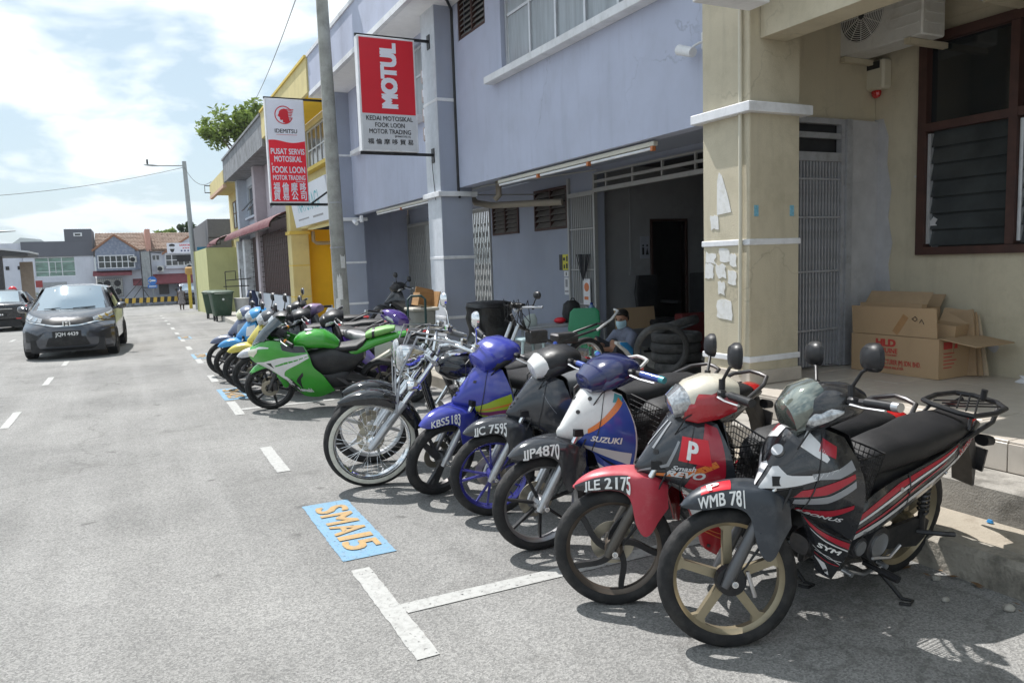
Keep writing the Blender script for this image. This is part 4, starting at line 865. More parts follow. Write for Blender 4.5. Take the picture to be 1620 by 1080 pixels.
P(fa, 'tower_vent', MB().box(-4.02, -3.38, D-.16, D-.101, 5.0, 5.3), m_white); P(fa, 'vent_opening', MB().box(-3.92, -3.5, D-.18, D-.162, 5.07, 5.22), m_glass)
gg = pm('green_window_glass', (.16, .26, .22), .12, var=.45, sc=2.2, stretch=(1, 1, 4), spec=.8)
w = P(fa, 'window', MB().box(-7.06, -4.13, D+.12, D+.16, 1.6, 1.68).box(-7.06, -4.13, D+.12, D+.16, 3.22, 3.3), m_white)
for k in range(3):
    a = -7.06+k*.977
    for z0, z1 in ((1.68, 2.02), (2.06, 2.85), (2.9, 3.22)): P(w, 'pane', MB().box(a+.03, a+.947, D+.14, D+.15, z0, z1), gg)
P(w, 'mullion', MB().box(-6.10, -6.05, D+.1, D+.13, 1.68, 3.22).box(-5.12, -5.07, D+.1, D+.13, 1.68, 3.22).box(-7.06, -4.13, D+.105, D+.135, 2.02, 2.06).box(-7.06, -4.13, D+.105, D+.135, 2.86, 2.9).box(-6.05, -6.01, D+.1, D+.13, 1.9, 2.9).box(-5.6, -5.56, D+.1, D+.13, 1.9, 2.9), m_white)
P(fa, 'shutter', MB().box(-6.9, -4.85, D-.03, D-.002, G, 1.16), pm('grey_shutter', (.34, .35, .37), .6, var=.1, sc=4)); P(fa, 'side_wall', MB().box(-14, -7.96, D+.3, D+.6, G, 4.5), wht)
P(fa, 'vent_opening', MB().box(-9.2, -8.95, D+.25, D+.299, 2.3, 2.6).box(-8.35, -8.1, D+.25, D+.299, 2.3, 2.6), m_dark)
rooft = pm('weathered_roof_tile', (.23, .155, .115), .85, var=.3, sc=6, dirt=((.38, .33, .28), .5, 3))
redb = pm('salmon_party_wall', (.55, .30, .24), .85, var=.1); blg = pm('blue_grey_gable', (.20, .23, .31), .85, var=.08, sc=1, dirt=((.55, .56, .6), .5, 5))
fb = thing('gabled_house', 'blue grey gabled house with white framed windows and brown tiled roof across the junction', 'building', (-1, D, G))
def tiled(parent, x0, x1, y0, z0, y1, z1):
    base = P(parent, 'roof', MB().add([(x0, y0, z0), (x1, y0, z0), (x1, y1, z1), (x0, y1, z1), (x0, y0+.1, z0-.15), (x1, y0+.1, z0-.15), (x1, y1, z1-.15), (x0, y1, z1-.15)], [(0, 1, 2, 3), (4, 7, 6, 5), (0, 4, 5, 1), (3, 2, 6, 7), (0, 3, 7, 4), (1, 5, 6, 2)]), rooft)
    n = int((x1-x0)/.24); m = 12; t = MB()
    for j in range(m):
        a = j/m; b = (j+1)/m
        for i in range(n):
            xa = x0+(x1-x0)*i/n; xb = xa+(x1-x0)/n*.94; q = random.uniform(0, .02)
            ya, za = y0+(y1-y0)*a, z0+(z1-z0)*a; yb, zb = y0+(y1-y0)*b, z0+(z1-z0)*b
            t.add([(xa, ya, za+.07+q), ((xa+xb)/2, ya, za+.12+q), (xb, ya, za+.07+q), (xb, yb, zb+.03), ((xa+xb)/2, yb, zb+.06), (xa, yb, zb+.03), (xa, ya, za), (xb, ya, za)], [(0, 1, 4, 5), (1, 2, 3, 4), (6, 0, 1, 2, 7)])
    P(base, 'roof_tile', t, rooft, kind='stuff'); return base
tiled(fb, -2.55, 1.5, D-.35, 3.72, D+5, 5.45)
P(fb, 'wall', MB().box(-2.56, 1.2, D, D+.3, G, 2.0), wht)
P(fb, 'gable_wall', MB().prism([(-2.5, 2.0), (.62, 2.0), (.62, 3.75), (-.95, 4.95), (-2.5, 3.75)], D-.4, D-.05, 'xz'), blg)
P(fb, 'barge_board', MB().prism([(-2.75, 3.62), (-.95, 4.98), (.87, 3.62), (.87, 3.82), (-.95, 5.16), (-2.75, 3.82)], D-.48, D-.402, 'xz'), pm('brown_barge_board', (.30, .15, .09), .7, var=.15))
P(fb, 'roof_valley', MB().prism([(-2.6, 3.75), (-.95, 5.0), (.72, 3.75)], D-.39, D+3, 'xz'), rooft)
def farwin(parent, x0, x1, z0, z1, nx_, nz, y, glass=m_glass, frame=m_white):
    w = P(parent, 'window', MB().box(x0, x1, y-.03, y, z0, z0+.07).box(x0, x1, y-.03, y, z1-.07, z1).box(x0, x0+.07, y-.03, y, z0+.07, z1-.07).box(x1-.07, x1, y-.03, y, z0+.07, z1-.07), frame); mm = MB()
    for i in range(nx_):
        a = x0+.07+(x1-x0-.14)*i/nx_; b = x0+.07+(x1-x0-.14)*(i+1)/nx_
        if i: mm.box(a-.035, a+.035, y-.028, y-.002, z0+.07, z1-.07)
        for j in range(nz):
            c = z0+.07+(z1-z0-.14)*j/nz; d = z0+.07+(z1-z0-.14)*(j+1)/nz; P(w, 'pane', MB().box(a+.036, b-.036, y-.016, y-.010, c+.03, d-.03), glass)
    for j in range(1, nz): c = z0+.07+(z1-z0-.14)*j/nz; mm.box(x0+.07, x1-.07, y-.024, y-.004, c-.03, c+.03)
    P(w, 'mullion', mm, frame); return w
farwin(fb, -2.36, .53, 2.16, 3.32, 6, 2, D-.402); P(fb, 'window_sill', MB().box(-2.5, .65, D-.55, D-.402, 1.98, 2.1), blg)
can = pm('maroon_canopy', (.20, .05, .06), .7, var=.15, sc=4)
P(fb, 'canopy', MB().prism([(D-1.0, 1.62), (D-.002, 1.98), (D-.002, 1.9), (D-1.0, 1.54)], -2.8, .23, 'yz'), can)
P(fb, 'party_wall', MB().box(1.52, 1.93, D-.3, D+5, 3.6, 5.55), redb); P(fb, 'plain_wall', MB().box(.62, 1.5, D-.3, D-.01, 2.0, 3.75), blg)
fc = thing('white_shop_row', 'white shop row with long signboard, brown roof and maroon canopy across the junction', 'building', (4, D, G))
tiled(fc, 1.94, 9.0, D-.35, 3.72, D+5, 5.4)
P(fc, 'wall', MB().box(1.2, 9, D, D+.3, G, 3.7), wht); P(fc, 'gable_wall', MB().prism([(3.0, 2.0), (8.4, 2.0), (8.4, 3.4), (5.7, 5.1), (3.0, 3.4)], D-.4, D-.05, 'xz'), wht); P(fc, 'barge_board', MB().prism([(2.75, 3.2), (5.7, 5.12), (8.6, 3.2), (8.6, 3.42), (5.7, 5.3), (2.75, 3.42)], D-.48, D-.402, 'xz'), MATS['brown_barge_board'])
farwin(fc, 2.97, 5.6, 2.2, 3.3, 5, 2, D-.402, dgl); farwin(fc, 1.89, 2.62, 2.72, 3.3, 2, 1, D-.002, dgl); P(fc, 'dark_board', MB().box(3.95, 5.1, D-.5, D-.45, 2.6, 3.2), m_dark)
P(fc, 'canopy', MB().prism([(D-1.4, .75), (D-.002, 1.55), (D-.002, 1.45), (D-1.4, .65)], 1.9, 7.5, 'yz'), can); P(fc, 'small_canopy', MB().prism([(D-1.0, .70), (D-.002, 1.2), (D-.002, 1.1), (D-1.0, .6)], .25, 1.05, 'yz'), can)
P(fc, 'window_board', MB().box(2.31, 3.13, D-.05, D-.002, -.29, .66), pm('grey_board', (.16, .15, .15), .8)); P(fc, 'doorway', MB().box(4.4, 5.6, D-.03, D-.002, G, .7), m_wood)
t = thing('shop_signboard', 'white shop signboard with bearded man drawing and red letters across the junction', 'signboard', (4.6, D-.6, 3.3)); P(t, 'board', MB().box(3.2, 6.1, D-.62, D-.55, 3.34, 4.27), m_signw)
mb = MB(); flat_text(mb, 'RAWATAN TRADISI', plane_M((5.1, D-.625, 3.98), (1, 0, 0), (0, 0, 1)), .17, 1.7, bold=.04); P(t, 'lettering', mb, m_red)
for q in range(6): P(t, 'print_mark', MB().box(4.5+q*.2, 4.64+q*.2, D-.626, D-.622, 3.76, 3.84), m_red)
for q in range(6): P(t, 'print_mark', MB().box(4.32+q*.28, 4.46+q*.28, D-.626, D-.622, 3.5, 3.63), pm('navy_ink', (.02, .03, .15), .6))
mb = MB(); fxm = 3.62
mb.prism([(fxm-.24, 3.98), (fxm+.24, 3.98), (fxm+.22, 4.14), (fxm, 4.2), (fxm-.22, 4.14)], D-.63, D-.622, 'xz'); mb.prism([(fxm-.2, 3.75), (fxm+.2, 3.75), (fxm+.12, 3.5), (fxm, 3.42), (fxm-.12, 3.5)], D-.63, D-.622, 'xz')
mb.box(fxm-.13, fxm-.04, D-.63, D-.622, 3.88, 3.92).box(fxm+.04, fxm+.13, D-.63, D-.622, 3.88, 3.92); P(t, 'drawing', mb, m_ink)
# tarpaulin scaffold, air conditioner cage, bins, posts in front of the row
t = thing('tarpaulin_frame', 'tall grey tarpaulin on a steel frame in front of the gabled house', 'scaffold', (1.4, D-1, G))
vs = [(1.05+.68*i/8, D-1.05+.05*math.sin(i*2.1+j), .45+3.1*j/10) for j in range(11) for i in range(9)]; P(t, 'tarpaulin', MB().add(vs, [(j*9+i, j*9+i+1, (j+1)*9+i+1, (j+1)*9+i) for j in range(10) for i in range(8)]), pm('grey_tarpaulin', (.35, .36, .37), .7, var=.15, sc=5))
P(t, 'frame', MB().tube([(1.0, D-1, G), (1.0, D-1, 3.7)], .05, 6).tube([(1.78, D-1, G), (1.78, D-1, 3.7)], .05, 6).tube([(.9, D-1, .4), (1.9, D-1, .4)], .04, 6).tube([(1.0, D-1, .3), (1.8, D-1, G)], .03, 6).tube([(.9, D-1, 3.6), (2.7, D-.6, 3.4)], .05, 6).tube([(1.0, D-1, .6), (-.3, D-1, G)], .03, 6).tube([(1.0, D-1, 1.2), (-1.1, D-1, G)], .03, 6), m_dmetal)
t = thing('air_conditioner_cage', 'wall cage holding four air conditioner fans on the gabled house', 'air conditioner', (-1.6, D-.5, -.2)); P(t, 'casing', MB().box(-2.55, -.6, D-.45, D-.05, -.25, 1.25), cas); cg = MB()
for k in range(15): cg.box(-2.62+k*.145, -2.60+k*.145, D-.62, D-.6, -.3, 1.32)
for k in range(12): cg.box(-2.62, -.56, D-.64, D-.622, -.3+k*.145, -.28+k*.145)
P(t, 'cage', cg, m_dmetal)
for a, b in ((-1.77, .87), (-.98, .87), (-.98, .15), (-2.35, .75)): P(t, 'fan', MB().disc((a, D-.47, b), .27, (0, 1, 0), .04, 18), m_dark)
for xx, zz in ((2.55, 2.0), (5.0, 2.1), (.42, 2.9)):
    t = thing('air_conditioner', 'small air conditioner on the white shop row '+{2.55: 'below its small window', 5.0: 'at its right end', .42: 'beside the blue grey gable'}[xx], 'air conditioner', (xx, D-.4, zz)); P(t, 'casing', MB().box(xx-.26, xx+.26, D-.5, D-.06 if xx > 1 else D-.41, zz-.25, zz+.27), cas); P(t, 'fan', MB().disc((xx-.05, D-.52, zz), .2, (0, 1, 0), .02, 16), m_dark)
for xx, lab in ((-.05, 'left grey bin behind the striped barrier'), (.95, 'right grey bin behind the striped barrier')):
    t = thing('bin', lab, 'bin', (xx, D-2, G)); P(t, 'body', MB().tube([(xx, D-2, G), (xx, D-2, G+.6)], [.25, .33], 14), m_steelgrey); P(t, 'lid', MB().tube([(xx, D-2, G+.602), (xx, D-2, G+.68)], .36, 14), m_dmetal)
t = thing('road_barrier', 'black and yellow striped road barrier rail across the junction', 'barrier', (1.3, 72.6, G))
ry = pm('barrier_yellow', (.62, .40, .06), .6, var=.1)
for i in range(22): a = -1.9+i*.275; P(t, 'stripe', MB().prism([(a, -.85), (a+.27, -.85), (a+.33, -.42), (a+.06, -.42)], 72.55, 72.63, 'xz'), ry if i % 2 else m_black)
for k in range(5): P(t, 'post', MB().box(-1.5+k*1.35, -1.4+k*1.35, 72.64, 72.74, G, -.5), m_steelgrey)
bl = pm('road_sign_blue', (.03, .16, .50), .5)
t = thing('road_sign', 'round blue arrow sign with a blue plate below beside the tarpaulin', 'road sign', (1.8, 72, G)); P(t, 'post', MB().tube([(1.75, 73.4, G), (1.75, 73.4, 1.2)], .045, 8), galv); P(t, 'disc', MB().disc((1.75, 73.3, 1.0), .36, (0, 1, 0), .03, 24), bl); P(t, 'plate', MB().box(1.36, 2.1, 73.28, 73.32, .36, .66), bl); P(t, 'arrow', MB().box(1.5, 2.0, 73.27, 73.283, .94, 1.06).prism([(1.42, 1.0), (1.62, 1.16), (1.62, .84)], 73.27, 73.283, 'xz').box(1.45, 2.02, 73.27, 73.279, .47, .54), m_letter)
t = thing('phone_post', 'yellow post with an orange brown box on top near the dark pickup', 'post', (3.7, 58, -.9)); P(t, 'post', MB().box(3.62, 3.82, 58, 58.2, -1, 1.5), pm('post_yellow', (.60, .45, .06), .6, var=.1)); P(t, 'box', MB().box(3.5, 4.25, 57.9, 58.3, 1.45, 2.0, bev=.1), pm('tan_orange', (.55, .32, .10), .6, var=.1))
t = thing('red_post_box', 'red and white striped marker post before the flat roofed house', 'post', (-5.6, 60, -.98)); P(t, 'post', MB().tube([(-5.4, 60, -1), (-5.4, 60, 1.0)], .09, 10), m_white); P(t, 'box', MB().box(-5.62, -5.25, 59.8, 60.2, .95, 1.40), pm('faded_red', (.30, .05, .05), .6)); P(t, 'stripe', MB().tube([(-5.4, 60, -.2), (-5.4, 60, .1)], .096, 10), m_black); P(t, 'tall_post', MB().tube([(-5.75, 60.2, -1), (-5.75, 60.2, 2.4)], .04, 6), bl)
cn = thing('canopy_shed', 'open shed canopy with corrugated edge at the left edge of the street', 'shed', (-6, 40, -.4)); P(cn, 'roof', MB().prism([(-9, 3.45), (-3.95, 2.72), (-3.95, 2.58), (-9, 2.62)], 40, 44, 'xz'), m_dmetal); P(cn, 'roof_edge', MB().prism([(-9, 3.56), (-3.9, 2.80), (-3.9, 2.722), (-9, 3.452)], 39.9, 44.1, 'xz'), m_signgrey); P(cn, 'post', MB().box(-5.15, -4.95, 40.2, 40.4, -.5, 2.6), m_dmetal)
t = thing('notice_board', 'brown boarded panel hanging by the shed near the palm', 'board', (-4.4, 44, 1)); P(t, 'board', MB().box(-4.75, -4.2, 44.2, 44.3, .2, 2.4), pm('faded_board', (.36, .29, .24), .8, var=.1)); P(t, 'post', MB().tube([(-4.5, 44.35, -.6), (-4.5, 44.35, .3)], .05, 6), m_dmetal)
# hill
vs = []; fs = []; n = 60
for i in range(n+1):
    x = -1500+i*45; h = (96+26*math.sin(i*.9+.4)+12*math.sin(i*2.3)) if x < -150 else 60+10*math.sin(i*1.3)
    vs += [(x, 2300, -60), (x, 2300, max(12, h*.85)), (x, 2600, max(10, h*.5))]
for i in range(n): a = 3*i; fs += [(a, a+3, a+4, a+1), (a+1, a+4, a+5, a+2)]
struct(MB().add(vs, fs).build('hill', pm('hill_forest', (.07, .10, .075), .95, var=.2, sc=.01)))
# thin tropical haze between here and the hill
hzm = bpy.data.materials.new('haze'); hzm.use_nodes = True; ht = hzm.node_tree; ht.nodes.remove(ht.nodes['Principled BSDF']); hv = ht.nodes.new('ShaderNodeVolumePrincipled'); hv.inputs['Color'].default_value = (.86, .93, 1, 1); hv.inputs['Density'].default_value = .00028
ht.links.new(hv.outputs[0], [n for n in ht.nodes if n.type == 'OUTPUT_MATERIAL'][0].inputs['Volume'])
MB().box(-1600, 1400, -260, 2750, -62, 160).build('haze', hzm, kind='stuff')
# ================================================================== TREES AND PLANTS
def leafmat(name, c): 
    m = pm(name, c, .55, var=.35, sc=1.1, spec=.35); b = m.node_tree.nodes['Principled BSDF']; 
    t = m.node_tree; tl = t.nodes.new('ShaderNodeBsdfTranslucent'); ms = t.nodes.new('ShaderNodeMixShader'); ms.inputs[0].default_value = .42; src = b.inputs['Base Color'].links[0].from_socket
    t.links.new(src, tl.inputs[0]); o_ = [n for n in t.nodes if n.type == 'OUTPUT_MATERIAL'][0]; t.links.new(b.outputs[0], ms.inputs[1]); t.links.new(tl.outputs[0], ms.inputs[2]); t.links.new(ms.outputs[0], o_.inputs['Surface']); return m
lm1 = leafmat('leaf_green', (.19, .26, .060)); lm2 = leafmat('leaf_dark', (.040, .070, .022)); bark = pm('bark', (.12, .09, .065), .9, var=.3, sc=6, bump=.5)
def tree(name, lab, base, H_, R_, crown_z, mat, nl, ls, seed, clumps=26, squash=.8, trunk=.22):
    rnd = random.Random(seed); t = thing(name, lab, 'tree', base); b = V(base); top = b+V((0, 0, crown_z))
    tr = MB().tube([b+V((0, 0, -.2)), b+V((.1, .05, crown_z*.5)), top], [trunk, trunk*.75, trunk*.45], 10); C_ = []
    for i in range(clumps):
        d = V((rnd.gauss(0, 1), rnd.gauss(0, 1), rnd.gauss(0, .75))).normalized()*R_*rnd.uniform(.35, 1.0); d.z *= squash
        C_.append((top+V((0, 0, R_*.35))+d, R_*rnd.uniform(.20, .36)))
    for c, r in C_[:16]: tr.tube([top-V((0, 0, rnd.uniform(0, crown_z*.2))), top.lerp(c, .5)+V((0, 0, -.1*R_)), c], [trunk*.35, trunk*.2, trunk*.07], 5)
    P(t, 'trunk', tr, bark); mb = MB(); vs = []; fs = []
    for k in range(nl):
        c, r = C_[rnd.randrange(len(C_))]; d = V((rnd.gauss(0, 1), rnd.gauss(0, 1), rnd.gauss(0, 1))); d = d.normalized()*r*rnd.random()**.45
        p = c+d; a = V((rnd.gauss(0, 1), rnd.gauss(0, 1), rnd.gauss(0, .6))).normalized(); e = a.orthogonal().normalized(); e = Matrix.Rotation(rnd.random()*6.28, 3, a) @ e
        l = ls*rnd.uniform(.6, 1.3); q = len(vs); vs += [p-a*l, p+e*l*.42, p+a*l, p-e*l*.42]; fs.append((q, q+1, q+2, q+3))
    P(t, 'crown', mb.add(vs, fs), mat, kind=None); return t
tree('leafy_tree', 'bright green leafy tree rising behind the weathered grey parapet', (8.1, 60, -1), 14, 2.55, 12.1, lm1, 4600, .22, 5, 32, .85, .26)
tree('far_tree', 'left small round tree above the far tiled roof', (4.2, 100, G), 8, 1.35, 6.6, lm1, 1300, .28, 5, 16, .75, .2)
tree('far_tree', 'right larger dark tree above the far tiled roof behind the street lamp', (7.2, 100, G), 9, 1.9, 6.6, lm2, 2000, .3, 6, 20, .8, .25)
tree('far_tree', 'low dark tree by the far tiled roof right of the street lamp', (9.6, 100, G), 9, 1.3, 6.0, lm2, 900, .3, 9, 14, .6, .2)
t = thing('palm_plant', 'dark feathery palm plant at the left edge behind the parked cars', 'plant', (-5.7, 50, -.66)); fr = MB(); rnd = random.Random(4)
for k in range(34):
    a = rnd.random()*6.28; l = rnd.uniform(.9, 1.7); s = [V((-5.7, 50, .2))+V((math.cos(a), math.sin(a), 0))*l*q+V((0, 0, l*(1.5*q-1.35*q*q))) for q in (0, .25, .5, .75, 1)]
    fr.tube(s, .012, 3)
    for q in range(1, 14):
        f = q/14*4; i = min(int(f), 3); p = s[i].lerp(s[i+1], f-i); d = (s[i+1]-s[i]).normalized(); e = d.cross(V((0, 0, 1))).normalized()
        for sg in (1, -1): w = e*sg*.26*math.sin(PI*(q/14)**.7)+d*.12+V((0, 0, -.06)); fr.add([p, p+w*.5+d*.025, p+w, p+w*.5-d*.025], [(0, 1, 2, 3)])
P(t, 'fronds', fr, lm2); P(t, 'stem', MB().tube([(-5.7, 50, -.7), (-5.7, 50, .3)], .1, 8), bark)
# ================================================================== CARS
def car(name, lab, front, heading, L_, W_, H_, body, spec):
    """body shell as one smooth loft of half sections; local x forward from the rear bumper"""
    t = thing(name, lab, 'car', (front[0], front[1], zr(front[1])), heading)
    st = spec['stations']            # x: (sill z, belt z, glass top z, widths sill / belt / roof)
    rows = []
    for x, zs, zb, zt, ws, wb, wr in st:
        half = [(ws*.86, zs), (ws, zs+.06), (ws*1.0, zs+(zb-zs)*.5), (wb, zb-.06), (wb*.965, zb), (wb+(wr-wb)*.55, zb+(zt-zb)*.6), (wr, zt-.05 if zt-zb > .1 else zt-.012), (wr*.6, zt), (0, zt+.012)]
        rows.append([V((x, y, z)) for y, z in half]+[V((x, -y, z)) for y, z in reversed(half[:-1])])
    k = len(rows[0]); S_ = Surf(rows); sub = 5; nr = (len(rows)-1)*sub
    vs = []; fs = []
    for j in range(nr+1):
        i = min(j//sub, len(rows)-2); f = j/sub-i
        for q in range(k): vs.append(S_.cr([r[q] for r in rows], (i+f)/(len(rows)-1)))
    fs = [(j*k+i, j*k+i+1, (j+1)*k+i+1, (j+1)*k+i) for j in range(nr) for i in range(k-1)]
    fs += [tuple(range(k)), tuple(nr*k+i for i in range(k))[::-1]]
    MB().add(vs, fs).build('body', body, t, ang=55)
    S_.side((L_/2, 0, 0))
    def X2v(x):
        xs_ = [s[0] for s in st]
        for i in range(len(xs_)-1):
            if xs_[i] <= x <= xs_[i+1]: return (i+(x-xs_[i])/(xs_[i+1]-xs_[i]))/(len(xs_)-1)
        return 0 if x < xs_[0] else 1
    t_ = spec
    MB().box(.1, L_-.1, -W_*.40, W_*.40, .16, .42).build('underbody', m_black, t)
    for wx in spec['axles']:
        for s in (-1, 1):
            M = Matrix.Translation((wx, s*(W_/2-.10), .30)); R0 = spec.get('wr', .30)
            w = MB().lathe([(-.08, R0*.62), (.08*1, R0*.62), (.085, R0*.2), (.06, .001), (-.08, .001)], 24, M=M @ Matrix.Scale(s, 4, (0, 1, 0))).build('wheel', m_silver, t)
            MB().lathe([(-.10, R0*.62), (-.105, R0*.9), (-.08, R0), (.08, R0), (.105, R0*.9), (.10, R0*.62)], 28, M=M).build('tyre', m_rubber, w)
            sp = MB()
            for q in range(5): a = 2*PI*q/5; sp.prism([(R0*.12*math.cos(a+.7), R0*.12*math.sin(a+.7)), (R0*.58*math.cos(a+.28), R0*.58*math.sin(a+.28)), (R0*.58*math.cos(a+.98), R0*.58*math.sin(a+.98))], .086, .09, 'xz', M=M @ Matrix.Scale(s, 4, (0, 1, 0)))
            sp.build('wheel_opening', m_black, w)
    return t, S_, X2v
def mirror_rows(rows):
    return [[V((x, -y, z)) for x, y, z in reversed(r[1:])]+[V(p) for p in r] for r in rows]
dark_trim = pm('dark_trim', (.02, .02, .022), .5)
gun = paint('gunmetal_paint', (.085, .09, .105), .18, .55, .12); sky_gl = pm('windscreen_glass', (.42, .50, .56), .03, .85, var=0, spec=1.0)
blk_paint = paint('black_car_paint', (.014, .014, .018), .16, 0, .1); wht_paint = paint('white_car_paint', (.62, .63, .65), .2)
def quad(mb, P4, nu=6, nv=6, bulge=V((0, 0, 0)), mi=0):
    a, b, c, d = map(V, P4); vs = []
    for j in range(nv+1):
        for i in range(nu+1):
            u, v = i/nu, j/nv; p = a.lerp(b, u).lerp(d.lerp(c, u), v); vs.append(p+bulge*(4*u*(1-u))*(1-.4*abs(2*v-1)))
    return mb.add(vs, [(j*(nu+1)+i, j*(nu+1)+i+1, (j+1)*(nu+1)+i+1, (j+1)*(nu+1)+i) for j in range(nv) for i in range(nu)], mi)
# hatchback coming towards the camera: local x forward, heading -y (slightly towards the kerb side)
st = [(.02, .42, .70, .74, .62, .62, .55), (.10, .30, .85, 1.10, .78, .78, .62), (.30, .26, .98, 1.44, .83, .83, .62), (.75, .26, .98, 1.50, .845, .845, .60), (1.6, .26, .96, 1.525, .847, .845, .58), (2.25, .26, .95, 1.49, .847, .843, .56), (2.62, .26, .94, 1.30, .847, .84, .60), (3.02, .26, .915, 1.005, .845, .83, .70), (3.12, .26, .88, .965, .82, .80, .66), (3.2, .26, .80, .88, .74, .70, .56)]
hd = math.atan2(-2.57, -.15)
ax = 3.17; fx, fy_c = -1.20, 18.97
ox, oy = fx-ax*math.cos(hd), fy_c-ax*math.sin(hd)
t, S_, X2v = car('hatchback_car', 'dark grey hatchback driving towards the camera in the road', (ox, oy), hd, 3.95, 1.695, 1.52, gun, dict(stations=st, axles=(.64, 3.17), wr=.305))
t.location.z = zr(19)+.0
mb = MB(); quad(mb, [(3.0, .70, 1.0), (3.0, -.70, 1.0), (2.28, -.545, 1.475), (2.28, .545, 1.475)], 10, 6, V((.10, 0, .035))); mb.build('windscreen', sky_gl, t)
mb = MB(); quad(mb, [(3.04, .76, .975), (3.04, -.76, .975), (2.98, -.705, 1.005), (2.98, .705, 1.005)], 10, 1, V((.10, 0, .03))); mb.build('cowl_panel', m_black, t)
mb = MB()
for yy in (.05, -.5): mb.tube([(3.09-abs(yy)*.08, yy, 1.03), (3.0, yy+.42, 1.05)], .008, 5)
mb.build('wiper', m_black, t)
for s in (1, -1):
    mb = MB(); quad(mb, [(2.72, s*.832, 1.0), (.55, s*.835, 1.03), (.75, s*.655, 1.42), (2.15, s*.64, 1.44)], 10, 5, V((0, s*.03, 0))); sw = mb.build('side_window', m_glass, t)
    mb = MB(); mb.box(1.42, 1.5, s*.80-.03, s*.80+.055*s, 1.0, 1.4) if False else mb.tube([(1.5, s*.858, 1.0), (1.48, s*.69, 1.44)], .03, 6, flat=.4); mb.build('pillar', m_black, sw)
    m = MB().blob([((2.60, s*.96, 1.02), (.02, 0, 0), (0, 0, .03)), ((2.62, s*.96, 1.03), (.0, .105, 0), (0, 0, .075)), ((2.70, s*.95, 1.03), (0, .09, 0), (0, 0, .065)), ((2.76, s*.93, 1.03), (0, .04, 0), (0, 0, .03))], 14, 2.6).tube([(2.68, s*.80, .98), (2.66, s*.90, 1.0)], .03, 6).build('door_mirror', gun, t)
    # wheel arch
    for wx in (.64, 3.17): MB().prism([(wx+.365*math.cos(q*PI/14), max(.17, .305+.365*math.sin(q*PI/14))) for q in range(-3, 18)], s*.8475, s*.851, 'xz').build('wheel_arch', m_black, t)
for ch in t.children:
    if ch.name.startswith('wheel') and not ch.name.startswith('wheel_arch'): ch.location.y = .022 if ch.data.vertices[0].co.y > 0 else -.022
# front fascia: one shell facing forward, all lamps and openings laid on it
rows = []
for z, xc, xe, hw in ((1.025, 2.96, 2.90, .745), (.995, 3.18, 2.97, .79), (.935, 3.47, 3.04, .825), (.855, 3.72, 3.11, .838), (.755, 3.86, 3.17, .846), (.64, 3.915, 3.50, .849), (.50, 3.945, 3.52, .852), (.38, 3.945, 3.53, .852), (.27, 3.92, 3.54, .846), (.19, 3.86, 3.54, .83)):
    rows.append([(xc-(xc-xe)*q**(2.6 if z > .68 else 3.4), hw*q**.92, z) for q in (0, .22, .45, .68, .87, 1)])
SFc = Surf(mirror_rows(rows)).side((3.0, 0, .5)); mb = MB(); SFc.mesh(mb, 40, 34, .01); fa_ = mb.build('front_bumper', gun, t)
def fdec(nm, mat, shapes, d=.006):
    whole = shapes[0][0][0][0] == .5
    mb = MB()
    for q in (0, 1):
        for A, B in shapes:
            fl = lambda P: [(1-u if q else u, v) for u, v in P]
            SFc.patch(mb, fl(A), fl(B), 14, 5, d)
        if not whole or q: mb.build(nm, mat, fa_); mb = MB()
fdec('grille', m_black, [([(.5, .355), (.62, .35), (.725, .35)], [(.5, .495), (.62, .485), (.735, .435)])])
fdec('headlight', m_lens, [([(.73, .345), (.85, .275), (.965, .19)], [(.74, .43), (.86, .405), (.975, .335)])])
fdec('headlight_bezel', m_black, [([(.72, .39), (.85, .37), (.97, .30)], [(.735, .45), (.865, .425), (.982, .355)])], .004)
fdec('chrome_strip', m_chrome, [([(.5, .495), (.62, .487), (.735, .445), (.865, .42), (.982, .352)], [(.5, .52), (.62, .512), (.74, .468), (.87, .436), (.985, .365)])], .012)
fdec('lower_grille', m_black, [([(.5, .69), (.66, .69)], [(.5, .87), (.70, .87)])]); fdec('intake', m_black, [([(.775, .65), (.90, .58), (.93, .585)], [(.80, .77), (.90, .78), (.93, .77)])]); fdec('valance', m_black, [([(.5, .92), (.75, .92), (.97, .92)], [(.5, .99), (.75, .99), (.97, .99)])]); fdec('fog_trim', dark_trim, [([(.70, .60), (.78, .66)], [(.72, .63), (.80, .76)])])
pj = MB()
for u, v in ((.80, .365), (.20, .365), (.87, .325), (.13, .325)): pj.disc(SFc.off(u, v, .008), .048, SFc.nrm(u, v)*SFc.sg, .012, 16)
pj.build('projector', m_chrome, fa_)
bd = MB(); M = plane_M((3.895, 0, .742), (0, 1, 0), (0, 0, 1)); bd.box(-.07, .07, -.06, .06, 0, .014, M=M, bev=.004); bd.build('badge', m_chrome, fa_)
bd = MB(); bd.box(-.045, -.025, -.045, .045, .0, .018, M=M).box(.025, .045, -.045, .045, 0, .018, M=M).box(-.025, .025, -.01, .01, 0, .018, M=M); bd.build('badge_letter', m_black, fa_)
pl = MB().box(3.955, 3.975, -.26, .26, .455, .60).build('number_plate', m_black, t)
mb = MB(); flat_text(mb, 'JQH 4439', plane_M((3.978, 0, .50), (0, 1, 0), (0, 0, 1)), .072, .42, bold=.02); mb.build('plate_lettering', m_letter, pl)
